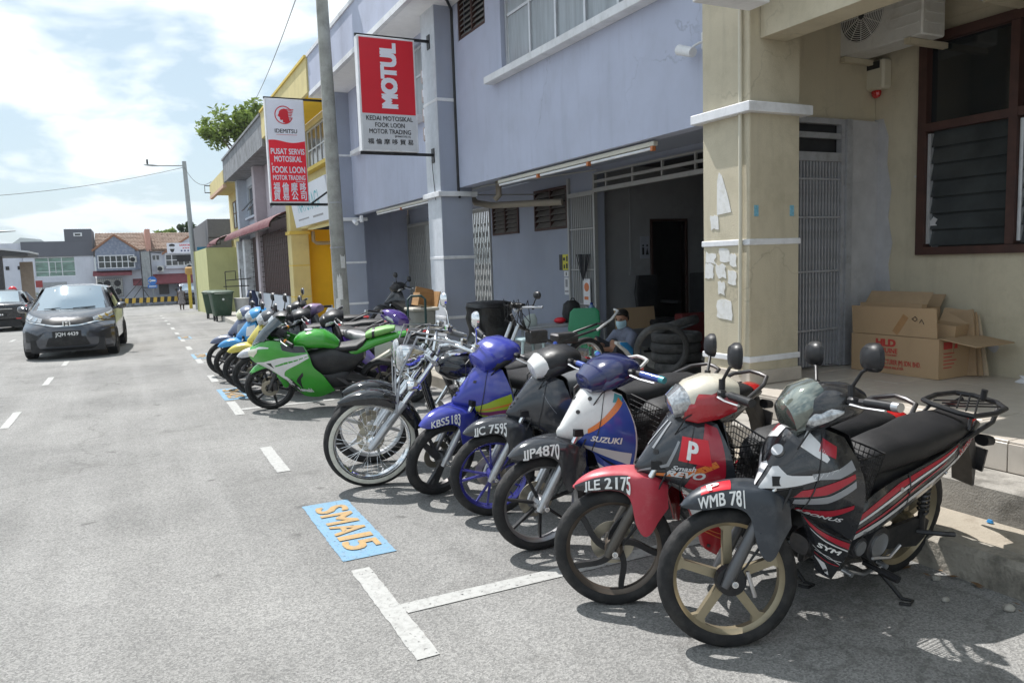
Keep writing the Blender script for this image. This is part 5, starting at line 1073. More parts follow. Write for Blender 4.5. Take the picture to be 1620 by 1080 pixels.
# dark sedan going away at the left edge
st2 = [(.0, .45, .78, .86, .66, .64, .52), (.12, .28, .92, .98, .80, .79, .62), (.55, .25, .97, 1.02, .85, .84, .66), (.95, .25, .96, 1.22, .86, .85, .60), (1.45, .25, .95, 1.43, .86, .85, .57), (2.1, .25, .94, 1.465, .86, .85, .57), (2.75, .25, .93, 1.38, .86, .85, .58), (3.2, .25, .92, 1.10, .86, .84, .68), (3.6, .25, .86, .95, .85, .80, .66), (4.1, .25, .70, .80, .76, .70, .56), (4.35, .28, .5, .58, .55, .5, .42)]
t, S_, X2v = car('sedan_car', 'black sedan seen from behind at the left edge of the road', (-4.28, 32.4), PI/2, 4.4, 1.72, 1.47, blk_paint, dict(stations=st2, axles=(.8, 3.35), wr=.31))
mb = MB(); quad(mb, [(.62, .62, 1.03), (.62, -.62, 1.03), (1.36, -.52, 1.405), (1.36, .52, 1.405)], 8, 5, V((-.05, 0, .03))); mb.build('rear_window', sky_gl, t)
for s in (1, -1):
    mb = MB(); quad(mb, [(3.2, s*.855, 1.0), (.9, s*.862, 1.03), (1.35, s*.66, 1.38), (2.7, s*.66, 1.36)], 8, 4, V((0, s*.02, 0))); mb.build('side_window', m_glass, t)
    mb = MB(); quad(mb, [(.03, s*.45, .80), (.25, s*.86, .80), (.42, s*.865, .92), (.05, s*.52, .93)], 6, 3, V((-.06, s*.03, 0))); mb.build('tail_light', m_redlens, t)
    MB().box(-.03, .05, s*.62-.08, s*.62+.08, .44, .48).build('reflector', m_redlens, t); MB().blob([((3.0, s*.97, 1.0), (.01, 0, 0), (0, 0, .03)), ((2.98, s*.97, 1.0), (0, .1, 0), (0, 0, .07)), ((3.08, s*.95, 1.0), (0, .05, 0), (0, 0, .04))], 12).build('door_mirror', blk_paint, t)
pl = MB().box(-.025, .0, -.26, .26, .55, .68).build('number_plate', m_black, t)
for q in range(6): MB().box(-.028, -.0255, .16-q*.06-.02, .16-q*.06+.02, .585, .645).build('plate_mark', m_letter, pl)
MB().box(-.03, .02, -.45, .45, .80, .82).build('chrome_strip', m_chrome, t)
# white car further back, and the dark pickup past the yellow post
t, S_, X2v = car('white_car', 'white car mostly hidden behind the dark grey hatchback', (-3.05, 47.5), -PI/2, 4.4, 1.72, 1.47, wht_paint, dict(stations=st2, axles=(.8, 3.35), wr=.31))
mb = MB(); quad(mb, [(3.28, .66, 1.05), (3.28, -.66, 1.05), (2.68, -.55, 1.39), (2.68, .55, 1.39)], 8, 5, V((.06, 0, .03))); mb.build('windscreen', sky_gl, t)
for s in (1, -1): mb = MB(); quad(mb, [(4.25, s*.4, .68), (3.95, s*.74, .72), (3.9, s*.75, .82), (4.15, s*.45, .78)], 4, 2, V((.05, 0, 0))); mb.build('headlight', m_lens, t)
st3 = [(.0, .6, 1.0, 1.08, .80, .80, .7), (.1, .45, 1.1, 1.75, .88, .88, .72), (1.5, .45, 1.1, 1.82, .90, .90, .70), (2.6, .45, 1.1, 1.80, .90, .90, .70), (3.2, .45, 1.1, 1.35, .90, .89, .76), (3.5, .45, 1.08, 1.15, .90, .88, .78), (4.4, .45, 1.0, 1.08, .88, .86, .76), (4.55, .5, .8, .9, .82, .8, .7)]
t, S_, X2v = car('pickup_car', 'dark blue grey pickup parked facing us beside the street lamp', (4.55, 75.6), -PI/2, 4.6, 1.8, 1.82, paint('navy_paint', (.06, .075, .11), .25, .3), dict(stations=st3, axles=(.9, 3.7), wr=.36))
mb = MB(); quad(mb, [(3.35, .74, 1.2), (3.35, -.74, 1.2), (2.75, -.66, 1.72), (2.75, .66, 1.72)], 6, 4, V((.06, 0, .02))); mb.build('windscreen', sky_gl, t)
for s in (1, -1): MB().box(4.42, 4.56, s*.68-.14, s*.68+.14, .86, 1.0, bev=.03).build('headlight', m_lens, t); MB().box(3.0, 3.12, s*1.0-.1, s*1.0+.1, 1.2, 1.4, bev=.03).build('door_mirror', m_black, t)
MB().box(4.5, 4.585, -.5, .5, .82, 1.0).build('grille', m_black, t); MB().box(4.52, 4.62, -.86, .86, .5, .72, bev=.04).build('bumper', m_black, t); MB().box(4.621, 4.63, -.24, .24, .56, .68).build('number_plate', m_black, t)
# ================================================================== MOTORCYCLES
def mirror_rows(rows):
    return [[V((x, -y, z)) for x, y, z in reversed(r[1:])]+[V(p) for p in r] for r in rows]
def steer_M(d, axle, rake=rad(27)):
    ax = V((-math.sin(rake), 0, math.cos(rake))); p = V(axle)+V((-.03, 0, 0))
    return Matrix.Translation(p) @ Matrix.Rotation(d, 4, ax) @ Matrix.Translation(-p)
def tyre_mesh(Rr, w, tread=True, n=120):
    h = Rr*.205; k = []
    for a in range(0, 13):
        t = PI*a/12; k.append((-w/2*math.cos(t), Rr-h*.62+h*.62*math.sin(t)**.8))
    prof = [(-w*.42, Rr-h), (-w*.5, Rr-h*.8)]+k+[(w*.5, Rr-h*.8), (w*.42, Rr-h)]
    def fn(i, j, y, r):
        if not tread: return r
        q = abs(y)/(w/2)
        if q > .985 or r < Rr-h*.72: return r
        ph = (i+ (q*7 if y > 0 else q*7+4)) % 8
        return r-(.0075 if ph < 1.9 and q > .10 else 0)
    return MB().lathe(prof, n, fn=fn)
def wheel(root, xc, Rr, w, style, rimmat, M=None, name='wheel', white=False, disc=True, spokem=None, tread=True, zc=None, n=120):
    T = (M or Matrix.Identity(4)) @ Matrix.Translation((xc, 0, zc or Rr)); ri = Rr*.795; mb = MB()
    mb.lathe([(-w*.40, ri+.012), (-w*.42, ri), (-w*.34, ri-.004), (-w*.2, ri-.018), (w*.2, ri-.018), (w*.34, ri-.004), (w*.42, ri), (w*.40, ri+.012)], 56)
    sp = mb if spokem is None or style == 'wire' else MB(); r0 = .035; r1 = ri-.014
    def arm(a, w0, w1, th, curve=0.0, dep=.016):
        L_ = []; Rt = []
        for i in range(9):
            f = i/8; r = r0+(r1-r0)*f; aa = a+curve*math.sin(f*PI*.5)*(1 if curve > 0 else 1); hw = (w0+(w1-w0)*f)/2
            L_.append((r*math.cos(aa)-hw*math.sin(aa), r*math.sin(aa)+hw*math.cos(aa))); Rt.append((r*math.cos(aa)+hw*math.sin(aa), r*math.sin(aa)-hw*math.cos(aa)))
        for i in range(8): sp.prism([L_[i], L_[i+1], Rt[i+1], Rt[i]], -dep, dep, 'xz')
    if style == 'five':
        for q in range(5): arm(2*PI*q/5+.3, .040, .034, 0)
        for q in range(5):
            a = 2*PI*q/5+.3; sp.prism([(r1*math.cos(a+.17), r1*math.sin(a+.17)), ((r1-.035)*math.cos(a+.05), (r1-.035)*math.sin(a+.05)), ((r1-.035)*math.cos(a-.05), (r1-.035)*math.sin(a-.05)), (r1*math.cos(a-.17), r1*math.sin(a-.17))], -.013, .013, 'xz')
    elif style == 'curve':
        for q in range(5): arm(2*PI*q/5, .034, .026, 0, .75, .014)
        for q in range(5): arm(2*PI*q/5+.25, .012, .012, 0, .35, .009) if False else None
    elif style == 'seven':
        for q in range(7): arm(2*PI*q/7+.2, .018, .012, 0, 0, .012)
    elif style == 'pairs':
        for q in range(5): arm(2*PI*q/5+.1, .014, .010, 0, .12, .01); arm(2*PI*q/5-.02, .014, .010, 0, -.12, .01)
    elif style == 'three':
        for q in range(3): arm(2*PI*q/3+.5, .050, .040, 0, .25, .018); arm(2*PI*q/3+.75, .02, .022, 0, .25, .012)
    elif style == 'six':
        for q in range(6): arm(2*PI*q/6+.2, .026, .022, 0, .10, .016)
    elif style == 'wire':
        hr = .042
        for q in range(40):
            a = 2*PI*q/40; s = 1 if q % 2 else -1; b = a+(.62 if (q//2) % 2 else -.62); y0 = s*.035
            mb.tube([(hr*math.cos(b), y0, hr*math.sin(b)), (r1*math.cos(a), y0*.25, r1*math.sin(a))], .0017, 4, caps=False)
    mb.lathe([(-.055, .001), (-.055, .028), (-.045, .040), (-.02, .044), (.02, .044), (.045, .040), (.055, .028), (.055, .001)], 24, closed=False)
    mb.xf(T); wo = mb.build(name, rimmat, root)
    if sp is not mb: sp.xf(T); sp.build('spoke_arms', spokem, wo, kind='stuff')
    tyre_mesh(Rr, w, tread, n).xf(T).build('tyre', m_rubber, wo)
    if white:
        for s in (-1, 1): MB().lathe([(s*w*.505, ri+.006), (s*w*.525, ri+.012), (s*w*.525, ri+.032), (s*w*.50, ri+.038)], 56, closed=False).xf(T).build('white_wall_ring', pm('whitewall', (.66, .64, .56), .7, var=.08, dirt=((.3, .28, .24), .5, 20)), wo)
    if disc:
        dm = MB()
        for s in ([-1] if disc is True else [-1, 1]): dm.lathe([(s*.062-.002, .058), (s*.062+.002, .058), (s*.062+.002, .105), (s*.062-.002, .105)], 40)
        dm.xf(T).build('brake_disc', pm('brake_disc_steel', (.40, .37, .30), .35, .8, var=.15), wo)
    return wo
def spring(mb, a, b, r, turns, t=.006):
    a, b = V(a), V(b); d = (b-a).normalized(); e = d.orthogonal().normalized(); f = d.cross(e); n = turns*10
    mb.tube([a.lerp(b, i/n)+e*r*math.cos(2*PI*i/10)+f*r*math.sin(2*PI*i/10) for i in range(n+1)], t, 5)
def bike_M(x, y, z, heading, lean):
    return Matrix.Translation((x, y, z)) @ Matrix.Rotation(heading, 4, 'Z') @ Matrix.Rotation(-lean, 4, 'X')
def mirror(root, base, head, M=None, size=(.062, .042), mat=None, chrome=False, name='mirror', back=(-1, 0, 0)):
    m0 = mat or m_black; mb = MB(); b, h = V(base), V(head)
    mb.tube([b+V((0, 0, -.02)), b+V((0, 0, .03))], .013, 8); mb.tube([b+V((0, 0, .02)), b.lerp(h, .5)+V((0, 0, .015)), h+V((.012, 0, -size[1]*.7))], .0065, 8)
    o = mb.xf(M).build(name, m_chrome if chrome else m_black, root) if M else mb.build(name, m_chrome if chrome else m_black, root)
    k = MB().blob([(h+V((.035, 0, 0)), (0, .012, 0), (0, 0, .012)), (h+V((.028, 0, 0)), (0, size[0]*.7, 0), (0, 0, size[1]*.75)), (h+V((.010, 0, 0)), (0, size[0], 0), (0, 0, size[1])), (h+V((-.006, 0, 0)), (0, size[0]*1.02, 0), (0, 0, size[1]*1.02))], 18, 2.5)
    gl = MB().blob([(h+V((-.0065, 0, 0)), (0, size[0]*.94, 0), (0, 0, size[1]*.94)), (h+V((-.0085, 0, 0)), (0, size[0]*.93, 0), (0, 0, size[1]*.93))], 18, 2.5)
    if M: k.xf(M); gl.xf(M)
    k.build('mirror_head', m0, o); gl.build('mirror_glass', m_mirror, o)
def basket(root, c, hx, hy, z0, z1, mat=m_black, name='basket'):
    mb = MB(); x0, x1 = c-hx, c+hx
    def ring(z, k): 
        a, b = hx*k, hy*k; mb.tube([(c-a, -b, z), (c+a, -b, z), (c+a, b, z), (c-a, b, z)], .003 if z < z1-.001 else .005, 5, closed=True)
    for i in range(9): f = i/8; ring(z0+(z1-z0)*f, .82+.18*f)
    for i in range(13):
        f = i/12
        for s in (-1, 1):
            mb.tube([(c-hx*.82+2*hx*.82*f, s*hy*.82, z0), (c-hx+2*hx*f, s*hy, z1)], .0022, 4, caps=False)
            mb.tube([(c+s*hx*.82, -hy*.82+2*hy*.82*f, z0), (c+s*hx, -hy+2*hy*f, z1)], .0022, 4, caps=False)
        mb.tube([(c-hx*.82, -hy*.82+2*hy*.82*f, z0), (c+hx*.82, -hy*.82+2*hy*.82*f, z0)], .0022, 4, caps=False)
    return mb.build(name, mat, root)
WB = 1.235
def underbone(name, lab, cat, x, y, heading, lean, steer, c, group=None, plate=None, decals=None, opts=()):
    """step-through motorcycle; (x, y) is the ground point under the rear axle, local x forward"""
    zg = c.get('z', zr(y)); root = thing(name, lab, cat, group=group, M=bike_M(x, y, zg, heading, lean))
    R_ = c.get('R', .283); RZ = (R_+.0)/.283 if R_ > .284 else 1.0; SM = steer_M(steer, (WB, 0, R_)); hi = 'hi' in opts; nt_ = 120 if hi else 48
    fen, nose, side, cowl, shield = c['fender'], c['nose'], c['side'], c['cowl'], c.get('shield', c['nose'])
    rk = rad(27); axv = V((-math.sin(rk), 0, math.cos(rk))); A0 = V((WB, 0, R_))
    def onfork(l, yy, fwd=0): return A0+axv*l+V((math.cos(rk)*fwd, yy, math.sin(rk)*fwd))
    wheel(root, WB, R_, .078, c.get('wstyle', 'five'), c.get('rim', m_dmetal), SM, 'front_wheel', spokem=c.get('spoke'), n=nt_, disc=c.get('disc', True))
    wheel(root, 0, R_+.006, .088, c.get('wstyle', 'five'), c.get('rim', m_dmetal), None, 'rear_wheel', spokem=c.get('spoke'), n=nt_, disc=False)
    for s in (1, -1):
        fm = MB().tube([onfork(-.035, s*.078, .02), onfork(.02, s*.078, .02), onfork(.27, s*.078, .02)], [.018, .026, .025], 12, 0).tube([onfork(.25, s*.078, .02), onfork(.47, s*.078, .02)], .0165, 12, 1)
        fm.disc(onfork(0, s*.095), .014, (0, 1, 0), .04, 10, 1); fm.xf(SM).build('fork_leg', [c.get('fork', m_dmetal), m_chrome], root)
    MB().disc(A0, .009, (0, 1, 0), .24, 8).box(WB-.06, WB+.01, -.085, -.055, R_-.09, R_+.02, bev=.008).xf(SM).build('front_axle', m_silver, root)
    if c.get('drum'):
        MB().lathe([(.035, .001), (.035, .066), (.068, .062), (.072, .02), (.072, .001)], 24, closed=False).xf(SM @ Matrix.Translation(A0)).build('drum_hub', m_black, root)
        MB().tube([(WB-.06, .082, R_+.045), (WB-.09, .085, R_-.06)], .009, 6).xf(SM).build('brake_arm', m_silver, root)
    # front mudguard: crown over the wheel with skirts down the forks
    rows = []
    for dx, zt_, zb_, w_ in [(.195, .575, .568, .010), (.170, .605, .562, .030), (.130, .634, .562, .050), (.085, .654, .568, .066), (.03, .668, .578, .078), (-.03, .675, .572, .088), (-.07, .676, .535, .100), (-.105, .674, .43, .110), (-.14, .669, .375, .113), (-.175, .658, .385, .112), (-.21, .640, .44, .10), (-.245, .612, .50, .082)]:
        X_ = WB+dx; dd = max(.004, min(.05, (zt_-zb_)*.55)); k_ = RZ
        rows.append([(X_, 0, zt_*k_), (X_, w_*.5, (zt_-dd*.12)*k_), (X_, w_*.85, (zt_-dd*.42)*k_), (X_+.004, w_, (zt_-dd)*k_), (X_+(.012 if zb_ < .5 else 0), w_*1.03, zb_*k_)])
    SF = Surf(mirror_rows(rows)).side((WB, 0, R_)); fm = MB(); SF.mesh(fm, 20, 30, .004, M=SM); fo = fm.build('front_mudguard', fen, root)
    if plate:
        tx, v0, v1, hh = plate; mb = MB(); L_ = text_geo(tx, .03, 0)[2]
        SF.text(mb, tx, (.968, v0), (0.0, (v1-v0)/L_), (-hh, .0), bold=.03, d=.007, M=SM); mb.build('plate_lettering', m_letter, fo)
    if c.get('pfender'):
        mb = MB(); SF.patch(mb, [(.56, .22), (.56, .42)], [(.76, .20), (.77, .40)], M=SM); mb.build('decal', m_red, fo); mb = MB(); SF.text(mb, 'P', (.73, .26), (0, .11), (-.14, 0), bold=.05, d=.007, M=SM); mb.build('decal_letter', m_letter, fo)
    if c.get('fdecal'):
        mb = MB(); SF.patch(mb, [(.80, .04), (.77, .25), (.78, .52)], [(.995, .06), (.995, .25), (.995, .50)], M=SM); mb.build('decal', c['fdecal'], fo)
    # nose and upper legshield
    rows = [[(.93, 0, .965), (.915, .055, .96), (.88, .10, .945), (.83, .135, .925)],
            [(.995, 0, .905), (.962, .085, .895), (.90, .148, .875), (.81, .20, .845)],
            [(1.058, 0, .83), (.995, .108, .815), (.915, .182, .79), (.79, .240, .755)],
            [(1.118, 0, .752), (1.02, .108, .728), (.915, .188, .695), (.775, .248, .655)],
            [(1.158, 0, .688), (1.025, .086, .652), (.905, .166, .61), (.768, .238, .56)],
            [(1.075, 0, .622), (.985, .054, .598), (.895, .128, .545), (.765, .224, .475)]]
    SN = Surf(mirror_rows(rows)).side((.7, 0, .75)); mb = MB(); SN.mesh(mb, 30, 24, .006); no = mb.build('nose_cowl', nose, root)
    SL = {}
    for s in (1, -1):
        rows = [[(.955, s*.085, .585), (.905, s*.14, .535), (.84, s*.19, .50), (.765, s*.2215, .472)],
                [(.915, s*.10, .49), (.885, s*.145, .46), (.83, s*.185, .43), (.76, s*.21, .40)],
                [(.875, s*.115, .40), (.855, s*.145, .38), (.815, s*.172, .355), (.765, s*.19, .33)],
                [(.84, s*.125, .305), (.825, s*.145, .29), (.80, s*.16, .275), (.775, s*.17, .262)]]
        SL[s] = Surf(rows).side((.7, 0, .45)); mb = MB(); SL[s].mesh(mb, 12, 14, .006); SL[s].o = mb.build('leg_shield', shield, root)
    # inner panel closing the legshield from behind, frame tunnel
    rows = [[(.80, 0, .93), (.79, .08, .93), (.80, .14, .93)], [(.75, 0, .8), (.745, .10, .8), (.79, .215, .79)], [(.72, 0, .66), (.715, .11, .66), (.775, .228, .65)], [(.71, 0, .52), (.72, .10, .51), (.765, .212, .47)], [(.73, 0, .40), (.745, .09, .39), (.762, .19, .345)]]
    mb = MB(); Surf(mirror_rows(rows)).mesh(mb, 14, 10, .005); mb.build('inner_panel', m_black, root)
    MB().blob([((.80, 0, .72), (.03, 0, .03), (0, .06, 0)), ((.68, 0, .56), (.05, 0, .05), (0, .06, 0)), ((.56, 0, .49), (.04, 0, .07), (0, .065, 0)), ((.42, 0, .50), (0, 0, .09), (0, .08, 0)), ((.2, 0, .58), (0, 0, .08), (0, .09, 0))], 14, 3).build('frame_tunnel', m_black, root)
    # head: handlebar cover with headlamp
    SM0 = SM; SM = SM @ Matrix.Translation((-.085, 0, .012)) @ Matrix.Translation((.88, 0, 1.0)) @ Matrix.Scale(c.get('hs', 1.14), 4) @ Matrix.Translation((-.88, 0, -1.0))
    st = [((1.035, 0, .955), (0, .055, 0), (0.01, 0, .030)), ((1.015, 0, .965), (0, .095, 0), (.018, 0, .055)), ((.965, 0, .99), (0, .128, 0), (.02, 0, .076)), ((.90, 0, 1.015), (0, .142, 0), (.015, 0, .078)), ((.83, 0, 1.025), (0, .138, 0), (.0, 0, .066)), ((.785, 0, 1.025), (0, .10, 0), (0, 0, .045))]
    ho = MB().blob(st, 22, 2.6).xf(SM).build('handlebar_cover', cowl, root)
    if 'visor' in opts:
        MB().blob([((1.052, 0, .945), (0, .04, 0), (.015, 0, .035)), ((1.045, 0, .955), (0, .088, 0), (.022, 0, .066)), ((.992, 0, 1.005), (0, .115, 0), (.03, 0, .076)), ((.93, 0, 1.05), (0, .10, 0), (.03, 0, .058))], 20, 2.5).xf(SM).build('headlight', pm('iridescent_lens', (.20, .225, .20), .05, .6, var=.6, sc=7, coat=1), ho)
    else:
        MB().blob([((1.052, 0, .952), (0, .04, 0), (.008, 0, .02)), ((1.045, 0, .957), (0, .085, 0), (.015, 0, .045)), ((.995, 0, .985), (0, .120, 0), (.02, 0, .062)), ((.97, 0, .99), (0, .12, 0), (.02, 0, .06))], 20, 2.7).xf(SM).build('headlight', c.get('lens', m_lens), ho)
    if c.get('cowl_side'):
        for s in (1, -1): MB().blob([((1.0, s*.085, .95), (0, .02, 0), (.0, 0, .035)), ((.95, s*.118, .972), (0, .022, 0), (0, 0, .062)), ((.87, s*.134, .985), (0, .018, 0), (0, 0, .055)), ((.80, s*.12, .99), (0, .012, 0), (0, 0, .03))], 14, 2.4).xf(SM).build('side_panel', c['cowl_side'], ho)
    for s in (1, -1): MB().blob([((1.012, s*.075, .955), (0, .012, 0), (0, 0, .010)), ((.985, s*.108, .962), (0, .016, 0), (0, 0, .026)), ((.93, s*.132, .985), (0, .012, 0), (0, 0, .022)), ((.89, s*.141, .995), (0, .004, 0), (0, 0, .006))], 12, 2.3).xf(SM).build('turn_signal', c.get('signal', m_lens), ho)
    hb = MB()
    for s in (1, -1): hb.tube([(.86, s*.10, 1.03), (.85, s*.2, 1.035), (.80, s*.34, 1.03)], .011, 8)
    hb.xf(SM).build('handlebar', m_dmetal, root)
    for s in (1, -1):
        MB().tube([(.845, s*.215, 1.035), (.808, s*.325, 1.031)], .0165, 12).xf(SM).build('grip', c.get('grip', m_black), root)
        MB().tube([(.808, s*.325, 1.031), (.800, s*.352, 1.03)], [.0175, .0165], 12).xf(SM).build('bar_end', c.get('bar_end', m_silver), root)
        MB().tube([(.885, s*.185, 1.025), (.875, s*.25, 1.02), (.845, s*.34, 1.018)], [.009, .006, .007], 6, flat=.6).xf(SM).build('brake_lever', m_silver, root)
        MB().box(.85, .885, s*.165-.02*1, s*.165+.02, 1.02, 1.05, bev=.008).xf(SM).build('lever_clamp', m_black, root)
        if 'mirrors' in opts: mirror(root, (.865, s*.145, 1.06), (.83, s*.235, 1.19), SM, (.062, .05))
    SM = SM0
    # headset neck
    MB().tube([onfork(.44, 0), onfork(.70, 0)], .035, 10).box(*[WB-.30, WB-.16, -.10, .10, R_+.40, R_+.44]).xf(SM).build('steering_stem', m_black, root)
    # seat
    sm_ = c.get('seat', m_vinyl)
    MB().blob([((.545, 0, .665), (0, .045, 0), (.0, 0, .03)), ((.52, 0, .685), (0, .075, 0), (-.01, 0, .062)), ((.44, 0, .715), (0, .100, 0), (-.01, 0, .075)), ((.28, 0, .728), (0, .118, 0), (0, 0, .072)), ((.16, 0, .735), (0, .126, 0), (0, 0, .068)), ((.02, 0, .758), (0, .132, 0), (0, 0, .072)), ((-.14, 0, .772), (0, .128, 0), (0, 0, .062)), ((-.26, 0, .780), (0, .105, 0), (0, 0, .050)), ((-.335, 0, .782), (0, .06, 0), (0, 0, .026))], 24, 2.9).build('seat', sm_, root)
    MB().blob([((.54, 0, .56), (0, .06, 0), (0, 0, .11)), ((.42, 0, .58), (0, .095, 0), (0, 0, .10)), ((.2, 0, .62), (0, .112, 0), (0, 0, .07)), ((-.05, 0, .68), (0, .11, 0), (0, 0, .06)), ((-.28, 0, .74), (0, .075, 0), (0, 0, .04))], 14, 3).build('under_seat', m_black, root)
    SS = {}
    for s in (1, -1):
        rows = [[(.655, s*.085, .47), (.45, s*.128, .615), (.25, s*.142, .672), (.02, s*.148, .722), (-.18, s*.125, .765), (-.36, s*.075, .805)],
                [(.665, s*.10, .43), (.45, s*.152, .55), (.25, s*.166, .615), (.02, s*.166, .675), (-.18, s*.138, .735), (-.39, s*.08, .785)],
                [(.665, s*.105, .385), (.45, s*.155, .475), (.25, s*.168, .55), (.02, s*.165, .63), (-.18, s*.136, .70), (-.39, s*.078, .762)],
                [(.645, s*.09, .34), (.45, s*.138, .41), (.25, s*.152, .495), (.02, s*.15, .585), (-.18, s*.12, .67), (-.37, s*.065, .745)]]
        SS[s] = Surf(rows).side((.2, 0, .55)); mb = MB(); SS[s].mesh(mb, 28, 10, .006); SS[s].o = mb.build('side_cover', side, root)
    tl = MB().blob([((-.33, 0, .775), (0, .072, 0), (0, 0, .036)), ((-.385, 0, .785), (0, .066, 0), (0, 0, .032)), ((-.42, 0, .79), (0, .045, 0), (0, 0, .018))], 14, 2.6).build('tail_light', m_redlens, root)
    MB().prism([(-.26, .70), (-.40, .74), (-.50, .56), (-.54, .40), (-.52, .40), (-.46, .54), (-.36, .68), (-.28, .66)], -.055, .055, 'xz').box(-.52, -.505, -.09, .09, .50, .62).build('rear_mudguard', m_black, root)
    for s in (1, -1): MB().blob([((-.40, s*.10, .70), (0, .035, 0), (0, 0, .03)), ((-.44, s*.12, .70), (0, .028, 0), (0, 0, .025)), ((-.455, s*.125, .70), (0, .01, 0), (0, 0, .01))], 10).build('rear_signal', m_black, tl)
    # engine, exhaust, swingarm, shocks, chain case, stand
    en = MB().blob([((.30, 0, .33), (0, .05, 0), (0, 0, .05)), ((.34, 0, .33), (0, .10, 0), (0, 0, .10)), ((.50, 0, .325), (0, .105, 0), (0, 0, .10)), ((.58, 0, .335), (0, .07, 0), (0, 0, .075)), ((.62, 0, .34), (0, .055, 0), (0, 0, .06))], 16, 3)
    for q in range(7): en.blob([((.62+q*.018, 0, .345), (0, .068, 0), (0, 0, .066)), ((.629+q*.018, 0, .345), (0, .068, 0), (0, 0, .066))], 14, 4)
    en.blob([((.75, 0, .35), (0, .06, 0), (0, 0, .06)), ((.80, 0, .352), (0, .05, 0), (0, 0, .045))], 12, 3); en.disc((.40, .11, .32), .085, (0, 1, 0), .05, 24).disc((.53, .105, .33), .05, (0, 1, 0), .04, 18)
    en.build('engine', c.get('engine', m_dmetal), root)
    MB().tube([(.72, -.03, .28), (.66, -.07, .20), (.45, -.12, .19), (.2, -.14, .23)], .016, 8).tube([(.2, -.14, .23), (.12, -.15, .25), (-.3, -.165, .34), (-.34, -.165, .35)], [.02, .045, .05, .03], 14).build('exhaust', c.get('exhaust', m_dmetal), root)
    MB().box(.0, .38, .075, .095, R_-.02, R_+.025, bev=.006).box(0, .38, -.095, -.075, R_-.02, R_+.025, bev=.006).build('swingarm', m_dmetal, root)
    MB().prism([(-.03, R_-.05), (.03, R_-.085), (.38, R_-.02), (.44, R_+.02), (.40, R_+.075), (.02, R_+.075), (-.035, R_+.04)], .098, .118, 'xz').build('chain_case', m_black, root)
    for s in (1, -1):
        sk = MB().tube([(.02, s*.115, R_), (.045, s*.115, .40)], .018, 8).tube([(.045, s*.115, .38), (.085, s*.115, .64)], .010, 8); spring(sk, (.04, s*.115, .40), (.08, s*.115, .60), .024, 8); sk.build('shock_absorber', c.get('shock', m_dmetal), root)
        MB().tube([(.43, s*.10, .215), (.43, s*.27, .225)], .012, 8).tube([(.43, s*.19, .22), (.43, s*.275, .225)], .019, 8).build('foot_peg', m_black, root)
        MB().tube([(.06, s*.12, .30), (.02, s*.22, .33), (-.03, s*.25, .33)], .012, 6).build('rear_peg', m_dmetal, root)
    MB().tube([(.60, .13, .235), (.50, .15, .20), (.36, .15, .205)], .008, 6).disc((.62, .145, .24), .012, (0, 1, 0), .05).disc((.35, .145, .21), .012, (0, 1, 0), .05).build('gear_lever', m_silver, root)
    tl_ = math.tan(lean); MB().tube([(.36, .07, .21), (.30, .17, .11), (.275, .225, .225*tl_+.015)], .0105, 7).tube([(.275, .225, .225*tl_+.012), (.25, .27, .27*tl_+.008), (.30, .285, .285*tl_+.008), (.33, .25, .25*tl_+.012)], .007, 6).build('side_stand', m_black, root)
    MB().tube([(.14, s_*.12, .06) if False else (.34, .0, .2), (.32, .0, .17)], .02, 8).build('stand_bracket', m_dmetal, root)
    # cables
    cb = MB()
    for s, dx in ((1, .0), (-1, .02)): cb.tube([(.80, s*.16, 1.02), (.93, s*.13, .93), (.99, s*.07+.0, .80), (.96, s*.05, .62), (WB-.04+dx, s*.06, R_+.03)] if s > 0 else [(.80, s*.16, 1.02), (.93, s*.14, .90), (.96, s*.09, .78)], .004, 5)
    cb.xf(SM).build('cable', m_black, root)
    if hi:
        gp = MB()
        for q in (0, 1):
            f = (lambda u: 1-u) if q else (lambda u: u)
            SN.patch(gp, [(f(.735), .04), (f(.735), .5), (f(.72), .97)], [(f(.742), .04), (f(.742), .5), (f(.728), .97)], 18, 1, .0052)
        gp.build('panel_gap', m_dark, no, kind='stuff')
        for s in (1, -1):
            gp = MB(); SS[s].patch(gp, [(.36, .0), (.33, .99)], [(.368, .0), (.338, .99)], 14, 1, .0052); SS[s].patch(gp, [(.70, .0), (.66, .99)], [(.706, .0), (.666, .99)], 14, 1, .0052); gp.build('panel_gap', m_dark, SS[s].o, kind='stuff')
            for u, v in ((.12, .8), (.30, .25), (.62, .8)): MB().disc(SS[s].off(u, v, .003), .009, SS[s].nrm(u, v)*SS[s].sg, .006, 12).build('bolt', m_silver, SS[s].o)
            for u, v in ((.5, .30), (.55, .86)): MB().disc(SL[s].off(u, v, .003), .008, SL[s].nrm(u, v)*SL[s].sg, .006, 12).build('bolt', m_dark, SL[s].o)
        MB().tube([(.80, -.19, 1.02), (.97, -.15, .90), (.985, -.10, .70), (1.06, -.085, .52), (WB-.05, -.075, R_+.02)], .0055, 6).tube([(WB-.05, .085, R_+.06), (1.06, .10, .55), (1.0, .10, .68), (.93, .06, .80)], .0045, 6).xf(SM).build('brake_hose', m_black, root)
        MB().disc((.40, .138, .32), .06, (0, 1, 0), .012, 24).disc((.53, .128, .33), .036, (0, 1, 0), .012, 18).tube([(.45, .15, .27), (.33, .16, .25), (.28, .17, .31)], .008, 6).build('engine_cover', m_silver, root)
        MB().blob([((-.35, 0, .70), (0, .02, 0), (0, 0, .02)), ((-.36, 0, .70), (0, .02, 0), (0, 0, .02))], 8).build('plate_lamp', m_black, root) if False else None
